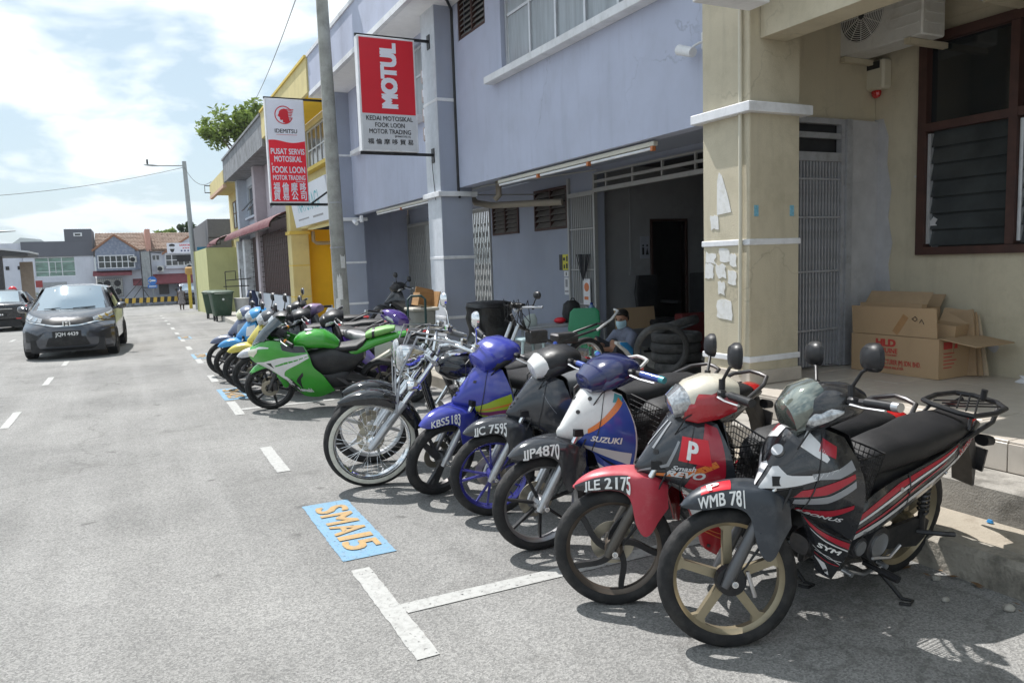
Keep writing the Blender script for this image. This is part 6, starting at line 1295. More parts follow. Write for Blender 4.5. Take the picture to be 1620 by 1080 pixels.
    if 'grab' in opts:
        gm_ = c.get('grabm', m_dmetal); MB().tube([(-.02, .14, .70), (-.18, .155, .78), (-.34, .13, .845), (-.43, .07, .87), (-.44, 0, .872), (-.43, -.07, .87), (-.34, -.13, .845), (-.18, -.155, .78), (-.02, -.14, .70)], .013, 8, flat=1.0).build('grab_rail', gm_, root)
    if 'rack' in opts:
        rk_ = MB().tube([(-.12, .13, .74), (-.42, .12, .80), (-.51, .09, .845)], .012, 8).tube([(-.12, -.13, .74), (-.42, -.12, .80), (-.51, -.09, .845)], .012, 8).tube([(-.20, .12, .79), (-.24, .10, .85)], .009, 6).tube([(-.20, -.12, .79), (-.24, -.10, .85)], .009, 6)
        outl = [(-.22, .07), (-.24, .125), (-.40, .15), (-.54, .13), (-.60, .06), (-.60, -.06), (-.54, -.13), (-.40, -.15), (-.24, -.125), (-.22, -.07)]
        rk_.tube([(a+.04, b, .865) for a, b in outl], .014, 8, closed=True)
        for q in range(-5, 6): 
            rk_.tube([(-.26, q*.045-.06, .863), (-.52, q*.045+.06, .863)], .005, 4) if abs(q*.045)+.06 < .15 else None
            rk_.tube([(-.26, q*.045+.06, .864), (-.52, q*.045-.06, .864)], .005, 4) if abs(q*.045)+.06 < .15 else None
        rk_.disc((-.53, 0, .895), .016, (0, 0, 1), .05, 10); rk_.build('luggage_rack', m_black, root)
    if 'basket' in opts: basket(root, .625, .105, .145, .56, .80)
    if decals: decals(root, SN, no, SL, SS, SF, SM, fo)
    return root
# ---- colours
pBlack = paint('bike_black', (.016, .017, .021), .2, dust=.2); pRed = paint('bike_red', (.36, .010, .018), .22); pBlue = paint('bike_blue', (.018, .045, .26), .2); pNavy = paint('bike_navy', (.012, .018, .085), .16, dust=.1)
pDgrey = paint('bike_charcoal', (.035, .038, .045), .2, .2); pSilver = paint('bike_silver', (.52, .53, .56), .28, .3); pWhite = paint('bike_white', (.66, .66, .65), .25); pCream = paint('bike_cream', (.58, .54, .45), .3); pSky = paint('bike_sky_blue', (.035, .27, .60), .22); pYel = paint('bike_yellow', (.60, .50, .08), .25); pSlate = paint('bike_slate_blue', (.075, .095, .17), .3); pPurp = paint('bike_purple', (.085, .04, .26), .22); pLil = paint('bike_lilac', (.32, .22, .36), .3)
pDusty = pm('dusty_dark_blue_plastic', (.020, .026, .036), .36, var=.2, sc=4, coat=.25, dirt=((.15, .16, .17), .30, 9), rv=.1)
pRedF = pm('faded_red_plastic', (.42, .035, .055), .42, var=.12, sc=3, coat=.15, dirt=((.55, .22, .22), .45, 5), rv=.1)
dW = pm('decal_white', (.66, .66, .67), .3, var=.05, coat=.4); dR = pm('decal_red', (.38, .012, .03), .25, var=.08, coat=.5); dO = pm('decal_orange', (.70, .20, .04), .3, coat=.4); dY = pm('decal_lime', (.38, .48, .03), .3, coat=.4); dM = pm('decal_magenta', (.22, .03, .13), .3, coat=.4); dG = pm('decal_grey', (.28, .29, .31), .3, coat=.4); dC = pm('decal_teal', (.05, .30, .34), .3, coat=.4); dB = pm('decal_blue', (.03, .07, .34), .25, coat=.5); dK = pm('decal_black', (.015, .015, .018), .25, coat=.5)
mesh_m = pm('black_mesh', (.02, .02, .02), .6, var=.4, sc=200, bump=.8, bsc=300)
def dec(o, S_, mat, shapes, name='decal', d=.003):
    mb = MB()
    for A, B in shapes: S_.patch(mb, A, B, d=d)
    mb.build(name, mat, o)
def let(o, S_, mat, txt, p, du, dv, bold=.03, shear=.25, name='lettering', d=.0055):
    mb = MB(); S_.text(mb, txt, p, du, dv, bold, shear, d); mb.build(name, mat, o)
# ---- near black, red and silver bike
def dec_sym(root, SN, no, SL, SS, SF, SM, fo):
    # pale chevron on the nose with dark badge plate and mesh vents
    for s in (0, 1):
        f = lambda u: 1-u if s else u
        dec(no, SN, dW, [([(f(.515), .46), (f(.60), .54), (f(.72), .46), (f(.90), .30)], [(f(.515), .76), (f(.60), .68), (f(.70), .54), (f(.88), .33)])])
        dec(no, SN, mesh_m, [([(f(.52), .80), (f(.60), .72), (f(.68), .60)], [(f(.54), .90), (f(.62), .84), (f(.69), .66)])], 'vent_mesh')
        dec(no, SN, dR, [([(f(.68), .64), (f(.80), .50), (f(.95), .34)], [(f(.66), .74), (f(.80), .60), (f(.95), .38)]), ([(f(.70), .90), (f(.84), .76), (f(.95), .62)], [(f(.69), .97), (f(.84), .86), (f(.95), .66)])])
        dec(no, SN, dG, [([(f(.67), .76), (f(.82), .60), (f(.95), .40)], [(f(.67), .84), (f(.82), .68), (f(.95), .46)]), ([(f(.70), .46), (f(.84), .36), (f(.95), .22)], [(f(.72), .50), (f(.86), .42), (f(.96), .30)])])
        dec(no, SN, dW, [([(f(.60), .08), (f(.72), .16), (f(.80), .28)], [(f(.60), .26), (f(.70), .30), (f(.78), .32)])])
        dec(no, SN, dR, [([(f(.74), .10), (f(.86), .14)], [(f(.72), .24), (f(.84), .26)])])
    dec(no, SN, dK, [([(.40, .26), (.5, .24), (.60, .26)], [(.43, .46), (.5, .52), (.57, .46)])], 'badge_plate', .004)
    p = SN.off(.5, .37, .012); q = SN.nrm(.5, .37)*SN.sg; MB().disc(p, .026, q, .018, 20).build('badge', m_silver, no)
    L = SL[1]; o = L.o
    for s in (1, -1):
        L, o = SL[s], SL[s].o
        dec(o, L, dR, [([(.05, .02), (.5, .05), (.97, .06)], [(.15, .10), (.5, .16), (.97, .20)])]); dec(o, L, dW, [([(.15, .14), (.5, .21), (.97, .23)], [(.2, .17), (.5, .24), (.97, .26)]), ([(.15, .48), (.6, .57), (.95, .53)], [(.15, .495), (.6, .585), (.95, .545)]), ([(.2, .55), (.6, .53), (.95, .60)], [(.2, .56), (.6, .545), (.95, .615)]), ([(.1, .70), (.3, .78), (.55, .92)], [(.5, .72), (.62, .82), (.72, .93)])]); dec(o, L, dR, [([(.15, .62), (.6, .66), (.95, .64)], [(.15, .635), (.6, .68), (.95, .66)])])
    let(SL[1].o, SL[1], m_letter, 'SYM', (.30, .425), (.19, -.012), (0, -.10), .04)
    let(no, SN, dW, 'E-BONUS', (.70, .955), (.035, -.0195), (0, -.045), .03)
    for s in (1, -1):
        S_, o = SS[s], SS[s].o
        dec(o, S_, dR, [([(.03, .28), (.3, .10), (.72, .04)], [(.03, .40), (.3, .24), (.70, .10)]), ([(.05, .62), (.3, .46), (.6, .25)], [(.05, .68), (.3, .52), (.58, .30)])]); dec(o, S_, dW, [([(.03, .42), (.3, .27), (.7, .12)], [(.03, .48), (.3, .33), (.66, .18)]), ([(.04, .72), (.3, .60), (.7, .45), (.9, .42)], [(.04, .95), (.25, .72), (.6, .60), (.86, .50)])]); dec(o, S_, dG, [([(.72, .30), (.9, .18)], [(.66, .66), (.88, .66)])]); 
    let(SS[1].o, SS[1], dR, 'E-BONUS', (.86, .42), (-.035, .035) if False else (-.026, .006), (0, -.22), .03)
cS = dict(R=.298, hs=1.14, fender=pDusty, nose=pBlack, side=pBlack, cowl=pBlack, shield=pBlack, rim=m_gold, wstyle='five', fork=pm('grey_fork', (.12, .12, .125), .4, .6, var=.15), drum=True, disc=False, pfender=True, bar_end=m_silver)
underbone('motorcycle', 'black, red and silver underbone motorcycle with gold wheels and luggage rack, nearest at right', 'motorcycle', 3.39, 2.545, rad(185), rad(11), rad(-34), cS, 'motorcycles parked along the kerb', ('WMB 781', 0.18, 0.495, 0.155), dec_sym, ('hi', 'visor', 'mirrors', 'rack', 'basket'))
# ---- red bike
def dec_red(root, SN, no, SL, SS, SF, SM, fo):
    dec(no, SN, dR, [([(.16, .05), (.20, .45), (.25, .8)], [(.03, .05), (.05, .5), (.10, .95)]), ([(.84, .05), (.80, .45), (.75, .8)], [(.97, .05), (.95, .5), (.90, .95)])])
    dec(no, SN, dO, [([(.18, .10), (.22, .5), (.27, .82)], [(.165, .10), (.20, .5), (.255, .84)]), ([(.60, .76), (.74, .60), (.90, .40)], [(.60, .80), (.76, .65), (.92, .44)])])
    dec(no, SN, dG, [([(.36, .34), (.37, .6), (.5, .86)], [(.345, .34), (.355, .62), (.5, .88)]), ([(.64, .34), (.63, .6), (.5, .86)], [(.655, .34), (.645, .62), (.5, .88)]), ([(.47, .2), (.46, .5)], [(.485, .2), (.475, .5)]), ([(.53, .2), (.54, .5)], [(.515, .2), (.525, .5)])])
    for u, v in ((.43, .40), (.56, .52), (.46, .72)):
        p = SN.off(u, v, .0015); q = SN.nrm(u, v)*SN.sg; MB().disc(p, .013, q, .006, 16).build('screw_recess', m_dark, no)
    mb = MB(); SN.patch(mb, [(.66, .28), (.86, .22)], [(.68, .52), (.88, .46)], d=.0045); st = mb.build('sticker', m_red, no); mb = MB(); SN.text(mb, 'P', (.725, .47), (.10, -.015), (-.008, -.17), .05, 0, .007); mb.build('sticker_letter', m_letter, st)
    let(no, SN, dY if False else dW, 'Smash', (.66, .64), (.036, -.022), (0, -.05), .03); let(no, SN, dW, 'REVO', (.64, .735), (.055, -.033), (0, -.07), .05)
    for s in (1, -1):
        dec(SL[s].o, SL[s], dW, [([(.05, .02), (.5, .0), (.95, .0)], [(.15, .34), (.5, .30), (.95, .22)])]); dec(SL[s].o, SL[s], dO, [([(.2, .46), (.55, .44), (.9, .40)], [(.2, .50), (.55, .47), (.9, .42)]), ([(.25, .58), (.6, .52), (.9, .52)], [(.25, .60), (.6, .55), (.9, .54)])])
        mb = MB(); SN.patch(mb, [(.5+s*.24, .82), (.5+s*.42, .74)], [(.5+s*.25, .99), (.5+s*.40, .97)], d=.006); mb.build('running_light', m_lens, no)
        dec(SS[s].o, SS[s], dO, [([(.1, .5), (.6, .2)], [(.1, .56), (.6, .24)])])
cR = dict(signal=pRed, fender=pRedF, nose=pDgrey, side=pRed, cowl=pCream, cowl_side=pRed, shield=pRed, rim=pm('bronze_alloy', (.13, .105, .085), .4, .6, var=.15), spoke=m_black, wstyle='curve', fork=pm('brown_fork', (.10, .09, .08), .4, .6, var=.15), fdecal=dK, bar_end=m_black)
underbone('motorcycle', 'faded red underbone motorcycle with a red P sticker on its dark nose', 'motorcycle', 3.20, 2.85, rad(173), rad(11), rad(-26), cR, 'motorcycles parked along the kerb', ('JLE 2175', 0.16, 0.55, 0.15), dec_red, ('hi', 'mirrors', 'basket', 'grab'))
# ---- white and blue bike
def dec_suz(root, SN, no, SL, SS, SF, SM, fo):
    for s in (0, 1):
        f = lambda u: 1-u if s else u
        dec(no, SN, dB, [([(f(.655), .66), (f(.78), .38), (f(.99), .03)], [(f(.60), 1.0), (f(.80), 1.0), (f(.99), 1.0)])]); dec(no, SN, dO, [([(f(.66), .58), (f(.78), .34), (f(.92), .06)], [(f(.67), .64), (f(.80), .40), (f(.95), .12)])]); dec(no, SN, dC, [([(f(.88), .02), (f(.99), .02)], [(f(.84), .16), (f(.99), .10)])], d=.0026)
    for u, v in ((.60, .22), (.56, .42), (.46, .66), (.40, .30)):
        p = SN.off(u, v, .0015); q = SN.nrm(u, v)*SN.sg; MB().disc(p, .012, q, .005, 14).build('screw_recess', m_dark, no)
    for s in (1, -1):
        dec(SL[s].o, SL[s], dW, [([(.02, .22), (.5, .14), (.98, .10)], [(.05, .36), (.5, .28), (.98, .26)]), ([(.05, .42), (.5, .36), (.98, .34)], [(.1, .60), (.5, .54), (.98, .50)]), ([(.3, .78), (.6, .76), (.95, .74)], [(.35, .86), (.6, .84), (.95, .82)])]); dec(SL[s].o, SL[s], dK, [([(.3, .22), (.6, .20)], [(.35, .26), (.9, .17)]), ([(.3, .48), (.6, .46)], [(.35, .52), (.9, .42)])], d=.003)
    let(no, SN, m_letter, 'SUZUKI', (.70, .72), (.040, -.018), (0, -.075), .04, .15)
    
    for s in (0, 1):
        f = lambda u: 1-u if s else u
        dec(no, SN, dW, [([(f(.66), .86), (f(.80), .78), (f(.97), .72)], [(f(.67), .97), (f(.80), .93), (f(.97), .90)])], d=.0045)
cZ = dict(fender=pDgrey, nose=pWhite, side=pDgrey, cowl=pNavy, shield=pBlue, rim=pm('rim_black_silver', (.30, .30, .31), .3, .8, var=.1), spoke=m_black, wstyle='seven', fork=m_silver, lens=pNavy, bar_end=dC, grip=dB, signal=pNavy)
underbone('motorcycle', 'white and blue underbone motorcycle with thin seven spoke wheels and a wire basket', 'motorcycle', 3.22, 3.86, rad(184), rad(10), rad(-12), cZ, 'motorcycles parked along the kerb', ('JJP4870', 0.19, 0.55, 0.165), dec_suz, ('hi', 'basket', 'grab'))
# ---- charcoal bike with blue wheels
def dec_jjc(root, SN, no, SL, SS, SF, SM, fo):
    dec(no, SN, m_dark, [([(.44, .50), (.52, .48)], [(.44, .53), (.52, .51)]), ([(.44, .57), (.52, .55)], [(.44, .60), (.52, .58)]), ([(.44, .64), (.51, .62)], [(.44, .67), (.51, .65)])], 'vent_slot'); dec(no, SN, dG, [([(.72, .3), (.86, .5)], [(.725, .3), (.865, .5)])])
cJ = dict(fender=pDgrey, nose=pDgrey, side=pDgrey, cowl=m_black, shield=pBlack, rim=paint('rim_blue', (.05, .05, .30), .25, .4), wstyle='pairs', fork=m_silver, lens=pWhite, grip=dB, bar_end=dB, signal=m_black)
underbone('motorcycle', 'charcoal underbone motorcycle with blue rims and blue grips', 'motorcycle', 3.25, 4.37, rad(176), rad(10), rad(-10), cJ, 'motorcycles parked along the kerb', ('JJC 7595', 0.18, 0.55, 0.165), dec_jjc, ('hi', 'grab'))
# ---- blue bike with lime stripes
def dec_kbs(root, SN, no, SL, SS, SF, SM, fo):
    for s in (0, 1):
        f = lambda u: 1-u if s else u
        dec(no, SN, dY, [([(f(.68), .74), (f(.84), .52), (f(.99), .36)], [(f(.70), 1), (f(.85), 1), (f(.99), .98)])]); dec(no, SN, dM, [([(f(.70), .86), (f(.86), .68), (f(.99), .56)], [(f(.71), .93), (f(.87), .77), (f(.99), .67)])], d=.0045); dec(no, SN, dO, [([(f(.70), .80), (f(.86), .61), (f(.99), .48)], [(f(.70), .83), (f(.86), .64), (f(.99), .51)])], d=.003)
    dec(no, SN, m_dark, [([(.45, .56), (.52, .54)], [(.45, .60), (.52, .57)]), ([(.45, .65), (.52, .62)], [(.45, .68), (.52, .66)]), ([(.60, .34), (.63, .33)], [(.60, .38), (.63, .37)])], 'vent_slot')
    for s in (1, -1): dec(SL[s].o, SL[s], dY, [([(.02, .0), (.5, .0), (.98, .0)], [(.3, .25), (.5, .2), (.98, .12)])])
pB2 = paint('bike_violet_blue', (.035, .045, .33), .2)
cK = dict(fender=pB2, nose=pB2, side=pBlack, cowl=pB2, shield=pB2, rim=m_dmetal, wstyle='three', fork=m_silver, lens=pB2, seat=pm('grey_vinyl', (.11, .115, .125), .55, var=.1, bump=.2, bsc=200), grabm=pWhite, signal=m_black)
underbone('motorcycle', 'violet blue underbone motorcycle with lime stripes and white grab rail', 'motorcycle', 3.12, 5.0, rad(178), rad(8), rad(15), cK, 'motorcycles parked along the kerb', ('KBS5183', 0.18, 0.55, 0.165), dec_kbs, ('hi', 'grab'))
# ---- bikes beyond the green sports bike
def dec_blue(c1): 
    def f(root, SN, no, SL, SS, SF, SM, fo):
        for s in (0, 1): g = (lambda u: 1-u) if s else (lambda u: u); dec(no, SN, c1, [([(g(.7), .3), (g(.95), .1)], [(g(.72), .6), (g(.95), .4)])])
    return f
rows_ = [('slate blue underbone motorcycle with a yellowed headlamp, farthest of the front row', 1.29, 13.0, dict(fender=pSlate, nose=pSlate, side=pSlate, cowl=pSlate, lens=pm('yellowed_lens', (.55, .52, .30), .1, .2, coat=1), rim=m_dmetal, wstyle='six'), dG, ('mirrors',)),
         ('sky blue underbone motorcycle between the slate blue and the yellow one', 1.33, 12.25, dict(fender=pSky, nose=pSky, side=pSky, cowl=pSky, rim=m_dmetal, wstyle='six'), dW, ('mirrors',)),
         ('yellow underbone motorcycle beside the sky blue one', 1.36, 11.3, dict(fender=pYel, nose=pYel, side=m_black, cowl=pDgrey, rim=m_dmetal, wstyle='five'), dK, ('mirrors',)),
         ('silver grey underbone motorcycle just behind the green sports motorcycle', 1.40, 10.55, dict(fender=pSilver, nose=pDgrey, side=pDgrey, cowl=m_black, rim=m_dmetal, wstyle='five'), dB, ('mirrors', 'grab'))]
for lab, fx_, fy_2, cc, c1, op_ in rows_:
    hd_ = rad(163); underbone('motorcycle', lab, 'motorcycle', fx_-WB*math.cos(hd_), fy_2-WB*math.sin(hd_), hd_, rad(9), rad(12), cc, 'motorcycles parked along the kerb', None, dec_blue(c1), op_)
# back row near the wall, facing the other way
def at_front(fx_, fy_2, hd_): return fx_-WB*math.cos(hd_), fy_2-WB*math.sin(hd_)
bx_, by_ = at_front(2.95, 8.75, rad(-70))
underbone('motorcycle', 'white and purple underbone motorcycle with silver seat, nose towards us behind the green one', 'motorcycle', bx_, by_, rad(-70), rad(7), rad(10), dict(fender=pWhite, nose=pWhite, side=pPurp, cowl=pPurp, shield=pPurp, rim=m_dmetal, wstyle='five', seat=pm('silver_vinyl', (.30, .30, .31), .45, var=.1), lens=pPurp), 'motorcycles behind the front row', None, dec_blue(dB), ())
underbone('motorcycle', 'lilac and pink underbone motorcycle beside the lamp pole', 'motorcycle', 3.35, 12.0, rad(150), rad(7), rad(-15), dict(fender=pLil, nose=pLil, side=pLil, cowl=pLil, rim=m_dmetal, wstyle='six', lens=m_redlens), 'motorcycles behind the front row', None, dec_blue(dR), ('grab',))
underbone('motorcycle', 'black underbone motorcycle with flat seat between the green and the lilac ones', 'motorcycle', 2.9, 10.6, rad(160), rad(9), rad(8), dict(fender=pBlack, nose=pBlack, side=pBlack, cowl=m_black, rim=m_dmetal, wstyle='five', lens=m_black), 'motorcycles behind the front row', None, None, ('grab',))
underbone('motorcycle', 'black underbone motorcycle with tall mirrors in the dense back row near the lamp pole', 'motorcycle', 3.42, 13.5, rad(153), rad(8), rad(10), dict(fender=pBlack, nose=pBlack, side=pBlack, cowl=m_black, rim=m_dmetal, wstyle='five', lens=m_black), 'motorcycles behind the front row', None, None, ('mirrors', 'grab'))
underbone('motorcycle', 'navy underbone motorcycle squeezed between the silver grey one and the mauve column', 'motorcycle', 3.15, 9.75, rad(158), rad(9), rad(8), dict(fender=pNavy, nose=pNavy, side=pBlack, cowl=m_black, rim=m_dmetal, wstyle='five', lens=m_black), 'motorcycles behind the front row', None, None, ('grab',))
underbone('scooter', 'dark grey scooter in the shade by the left folding gate', 'scooter', 5.95, 15.9, rad(185), rad(5), rad(10), dict(z=.165, fender=pDgrey, nose=pDgrey, side=pDgrey, cowl=m_black, rim=m_dmetal, wstyle='five', seat=pm('grey_vinyl', (.11, .115, .125), .55), lens=m_black), None, None, None, ('mirrors',))
# ================================================================== GREEN SPORTS MOTORCYCLE
pGreen = paint('sport_green', (.045, .33, .030), .18, dust=.1); pGreenF = pm('faded_green_vinyl', (.16, .36, .09), .5, var=.1, bump=.2, bsc=200); pSWhite = paint('sport_white', (.70, .70, .70), .22, dust=.1)
smoke = pm('smoke_screen', (.035, .045, .05), .05, .1, var=0, spec=.9)
def sportbike(x, y, heading, lean, steer):
    root = thing('sports_motorcycle', 'green and white sports motorcycle with dark windscreen and green rear seat pad', 'motorcycle', group='motorcycles parked along the kerb', M=bike_M(x, y, zr(y), heading, lean)); F = 1.40; R_ = .305
    rk = rad(25); SM = Matrix.Translation((F-.03, 0, R_)) @ Matrix.Rotation(steer, 4, V((-math.sin(rk), 0, math.cos(rk)))) @ Matrix.Translation((-F+.03, 0, -R_)); ax = V((-math.sin(rk), 0, math.cos(rk))); A0 = V((F, 0, R_))
    wheel(root, F, R_, .115, 'six', m_black, SM, 'front_wheel', disc=2, n=80); wheel(root, 0, R_, .14, 'six', m_black, None, 'rear_wheel', n=80)
    for s in (1, -1): MB().tube([A0+V((0, s*.10, 0)), A0+V((0, s*.10, 0))+ax*.33], .026, 12).tube([A0+V((0, s*.10, 0))+ax*.3, A0+V((0, s*.10, 0))+ax*.68], .020, 12, 1).box(F-.10, F-.04, s*.105-.02, s*.105+.02, R_-.02, R_+.10, 0, bev=.01).xf(SM).build('fork_leg', [m_dmetal, m_silver], root)
    rows = []
    for dx, zt_, zb_, w_ in [(.22, .52, .50, .03), (.16, .585, .54, .07), (.08, .635, .575, .085), (0, .66, .59, .09), (-.06, .665, .55, .105), (-.11, .655, .42, .125), (-.15, .635, .33, .128), (-.20, .60, .34, .125), (-.25, .55, .45, .10)]:
        rows.append([(F+dx, 0, zt_), (F+dx, w_*.55, zt_-.01), (F+dx, w_*.9, zt_-.035), (F+dx-.005, w_, zt_-.06 if zt_-zb_ > .07 else zb_+.01), (F+dx-(.03 if zb_ < .45 else 0), w_*1.02, zb_)])
    SF = Surf(mirror_rows(rows)).side((F, 0, R_)); mb = MB(); SF.mesh(mb, 18, 22, .005, M=SM); mb.build('front_mudguard', pGreen, root)
    SR = {}
    for s in (1, -1):
        rows = [[(1.55, s*.05, .845), (1.40, s*.15, .93), (1.24, s*.21, .955), (1.06, s*.20, .90), (.90, s*.165, .865)],
                [(1.60, s*.06, .765), (1.44, s*.19, .82), (1.24, s*.245, .82), (1.03, s*.24, .775), (.84, s*.20, .745)],
                [(1.54, s*.085, .665), (1.38, s*.20, .69), (1.18, s*.255, .665), (.98, s*.255, .63), (.80, s*.225, .61)],
                [(1.33, s*.165, .575), (1.22, s*.215, .55), (1.08, s*.24, .50), (.92, s*.24, .48), (.70, s*.22, .50)],
                [(1.16, s*.185, .44), (1.08, s*.205, .39), (.96, s*.215, .345), (.82, s*.215, .315), (.62, s*.20, .36)],
                [(1.05, s*.13, .28), (.97, s*.15, .225), (.86, s*.16, .20), (.74, s*.16, .205), (.58, s*.16, .27)]]
        S_ = SR[s] = Surf(rows).side((1.0, 0, .55)); mb = MB(); S_.mesh(mb, 26, 26, .006); o = mb.build('side_fairing', pGreen, root)
        dec(o, S_, pSWhite, [([(.02, .42), (.25, .40), (.55, .28), (.98, .16)], [(.05, .58), (.25, .70), (.50, .50), (.98, .24)]), ([(.03, .58), (.2, .62), (.4, .62)], [(.10, .66), (.25, .78), (.42, .70)])]); dec(o, S_, pSWhite, [([(.06, .16), (.25, .10), (.42, .12)], [(.04, .25), (.25, .15), (.42, .14)])])
        dec(o, S_, pGreen, [([(.38, .44), (.6, .34), (.98, .20)], [(.38, .46), (.6, .37), (.98, .21)])], d=.003)
        dec(o, S_, dK, [([(.60, .03), (.80, .02), (.98, .02)], [(.62, .14), (.80, .15), (.98, .13)]), ([(.16, .70), (.30, .72), (.46, .64)], [(.18, .86), (.30, .92), (.42, .90)]), ([(.55, .66), (.70, .56), (.78, .50)], [(.48, .84), (.68, .62), (.76, .56)]), ([(.0, .80), (.08, .90), (.2, .99)], [(.15, .82), (.2, .90), (.3, .99)])]); dec(o, S_, m_dark, [([(.26, .42), (.36, .40)], [(.29, .50), (.31, .50)])], 'vent')
        mb = MB(); S_.patch(mb, [(.0, .10), (.12, .12), (.24, .14)], [(.0, .26), (.10, .30), (.22, .22)], d=.004); mb.build('headlight', pm('cream_lens', (.66, .66, .52), .08, .25, coat=1), o)
    let(bpy.data.objects[o.name], SR[-1], m_letter, ' ', (.2, .9), (.1, 0), (0, -.05)) if False else None
    so_ = [ch for ch in root.children if ch.name.startswith('side_fairing')][0]
    let(so_, SR[1], m_letter, 'Kawasaki', (.36, .885), (.066, -.008), (0, -.075), .05, .1); let(so_, SR[1], m_letter, 'Ninja', (.23, .79), (.045, -.005), (0, -.05), .03, .2)
    MB().blob([((1.60, 0, .75), (0, .045, 0), (0, 0, .05)), ((1.55, 0, .77), (0, .09, 0), (0, 0, .085)), ((1.40, 0, .80), (0, .18, 0), (0, 0, .11)), ((1.22, 0, .80), (0, .21, 0), (0, 0, .11))], 18, 2.6).build('nose', pGreen, root)
    rows = [[(1.36, .185, .94), (1.45, .13, .925), (1.53, .06, .875), (1.555, 0, .86)], [(1.27, .17, 1.045), (1.35, .12, 1.05), (1.41, .055, 1.03), (1.43, 0, 1.025)], [(1.13, .13, 1.155), (1.18, .09, 1.18), (1.22, .045, 1.195), (1.235, 0, 1.20)]]
    mb = MB(); Surf([[V(p) for p in r]+[V((x, -y, z)) for x, y, z in reversed(r[:-1])] for r in rows]).mesh(mb, 20, 12, .004); w = mb.build('windscreen', smoke, root)
    MB().box(1.30, 1.302, .10, .16, 1.02, 1.06).build('decal', m_letter, w) if False else None
    MB().blob([((1.04, 0, .87), (0, .09, 0), (0, 0, .05)), ((.98, 0, .89), (0, .14, 0), (0, 0, .09)), ((.84, 0, .905), (0, .165, 0), (0, 0, .115)), ((.68, 0, .90), (0, .155, 0), (0, 0, .11)), ((.56, 0, .85), (0, .115, 0), (0, 0, .085)), ((.50, 0, .81), (0, .08, 0), (0, 0, .05))], 24, 2.3).build('fuel_tank', pGreen, root)
    MB().disc((.86, 0, 1.018), .05, (0, 0, 1), .012, 18).build('fuel_cap', m_silver, root)
    MB().blob([((.54, 0, .78), (0, .10, 0), (0, 0, .04)), ((.44, 0, .785), (0, .13, 0), (0, 0, .045)), ((.28, 0, .80), (0, .15, 0), (0, 0, .05)), ((.20, 0, .85), (0, .13, 0), (0, 0, .05)), ((.17, 0, .88), (0, .09, 0), (0, 0, .03))], 20, 2.7).build('seat', m_vinyl, root)
    MB().blob([((.40, 0, .70), (0, .10, 0), (0, 0, .06)), ((.25, 0, .77), (0, .13, 0), (0, 0, .075)), ((.05, 0, .85), (0, .12, 0), (0, 0, .065)), ((-.15, 0, .895), (0, .09, 0), (0, 0, .05)), ((-.34, 0, .93), (0, .045, 0), (0, 0, .028))], 18, 2.4).build('tail_fairing', pGreen, root)
    MB().blob([((.17, 0, .92), (0, .075, 0), (0, 0, .035)), ((.10, 0, .945), (0, .105, 0), (0, 0, .05)), ((-.08, 0, .985), (0, .10, 0), (0, 0, .045)), ((-.19, 0, 1.0), (0, .07, 0), (0, 0, .028))], 18, 2.6).build('pillion_pad', pGreenF, root); MB().blob([((.085, 0, .945), (0, .108, 0), (0, 0, .058)), ((.055, 0, .952), (0, .108, 0), (0, 0, .058))], 20, 2.6).build('strap', m_black, root)
    MB().blob([((-.33, 0, .955), (0, .045, 0), (0, 0, .025)), ((-.365, 0, .96), (0, .035, 0), (0, 0, .018))], 10).build('tail_light', m_redlens, root); MB().prism([(-.18, .86), (-.30, .90), (-.48, .66), (-.46, .64), (-.30, .82), (-.2, .82)], -.06, .06, 'xz').build('plate_holder', m_black, root)
    MB().blob([((.95, 0, .58), (0, .17, 0), (0, 0, .15)), ((.6, 0, .62), (0, .17, 0), (0, 0, .20)), ((.35, 0, .62), (0, .14, 0), (0, 0, .13)), ((.2, 0, .70), (0, .11, 0), (0, 0, .07))], 16, 3).blob([((.85, 0, .38), (0, .16, 0), (0, 0, .14)), ((.45, 0, .40), (0, .17, 0), (0, 0, .13)), ((.38, 0, .42), (0, .12, 0), (0, 0, .09))], 14, 3).build('engine', m_black, root)
    for s in (1, -1):
        MB().prism([(.42, .44), (.36, .50), (.05, R_+.06), (-.06, R_+.04), (-.06, R_-.04), (.05, R_-.05), (.38, .38)], s*.10, s*.14, 'xz').build('swingarm', m_black, root)
        MB().prism([(.52, .42), (.55, .45), (.44, .42), (.38, .34), (.40, .32)], s*.17, s*.18, 'xz').tube([(.40, s*.18, .33), (.42, s*.27, .33)], .013, 8).build('foot_peg', m_dmetal, root)
        MB().tube([(1.22, s*.09, .99), (1.16, s*.20, .985), (1.05, s*.33, .955)], .016, 10).xf(SM).build('handlebar', m_black, root); g_ = MB().tube([(1.115, s*.255, .973), (1.045, s*.335, .953)], .021, 12).xf(SM).build('grip', m_black, root); MB().tube([(1.135, s*.23, .978), (1.12, s*.25, .974)], .023, 12).xf(SM).build('grip_ring', pm('orange_ring', (.7, .25, .03), .5), g_)
        MB().tube([(1.19, s*.19, .985), (1.18, s*.26, .98), (1.11, s*.36, .955)], [.010, .006, .007], 6).xf(SM).build('brake_lever', m_silver, root)
    MB().blob([((1.30, 0, 1.0), (0, .10, 0), (0, 0, .04)), ((1.22, 0, 1.0), (0, .12, 0), (0, 0, .05)), ((1.14, 0, .97), (0, .08, 0), (0, 0, .03))], 12, 2.6).build('instrument_pod', m_black, root)
    MB().tube([(.5, -.14, .30), (.3, -.18, .34), (.2, -.20, .42)], .022, 10).tube([(.22, -.20, .40), (.15, -.215, .45), (-.25, -.235, .68), (-.28, -.235, .70)], [.03, .058, .062, .045], 16, 1).build('exhaust', [m_dmetal, pm('champagne_metal', (.55, .52, .44), .35, .6, var=.1)], root)
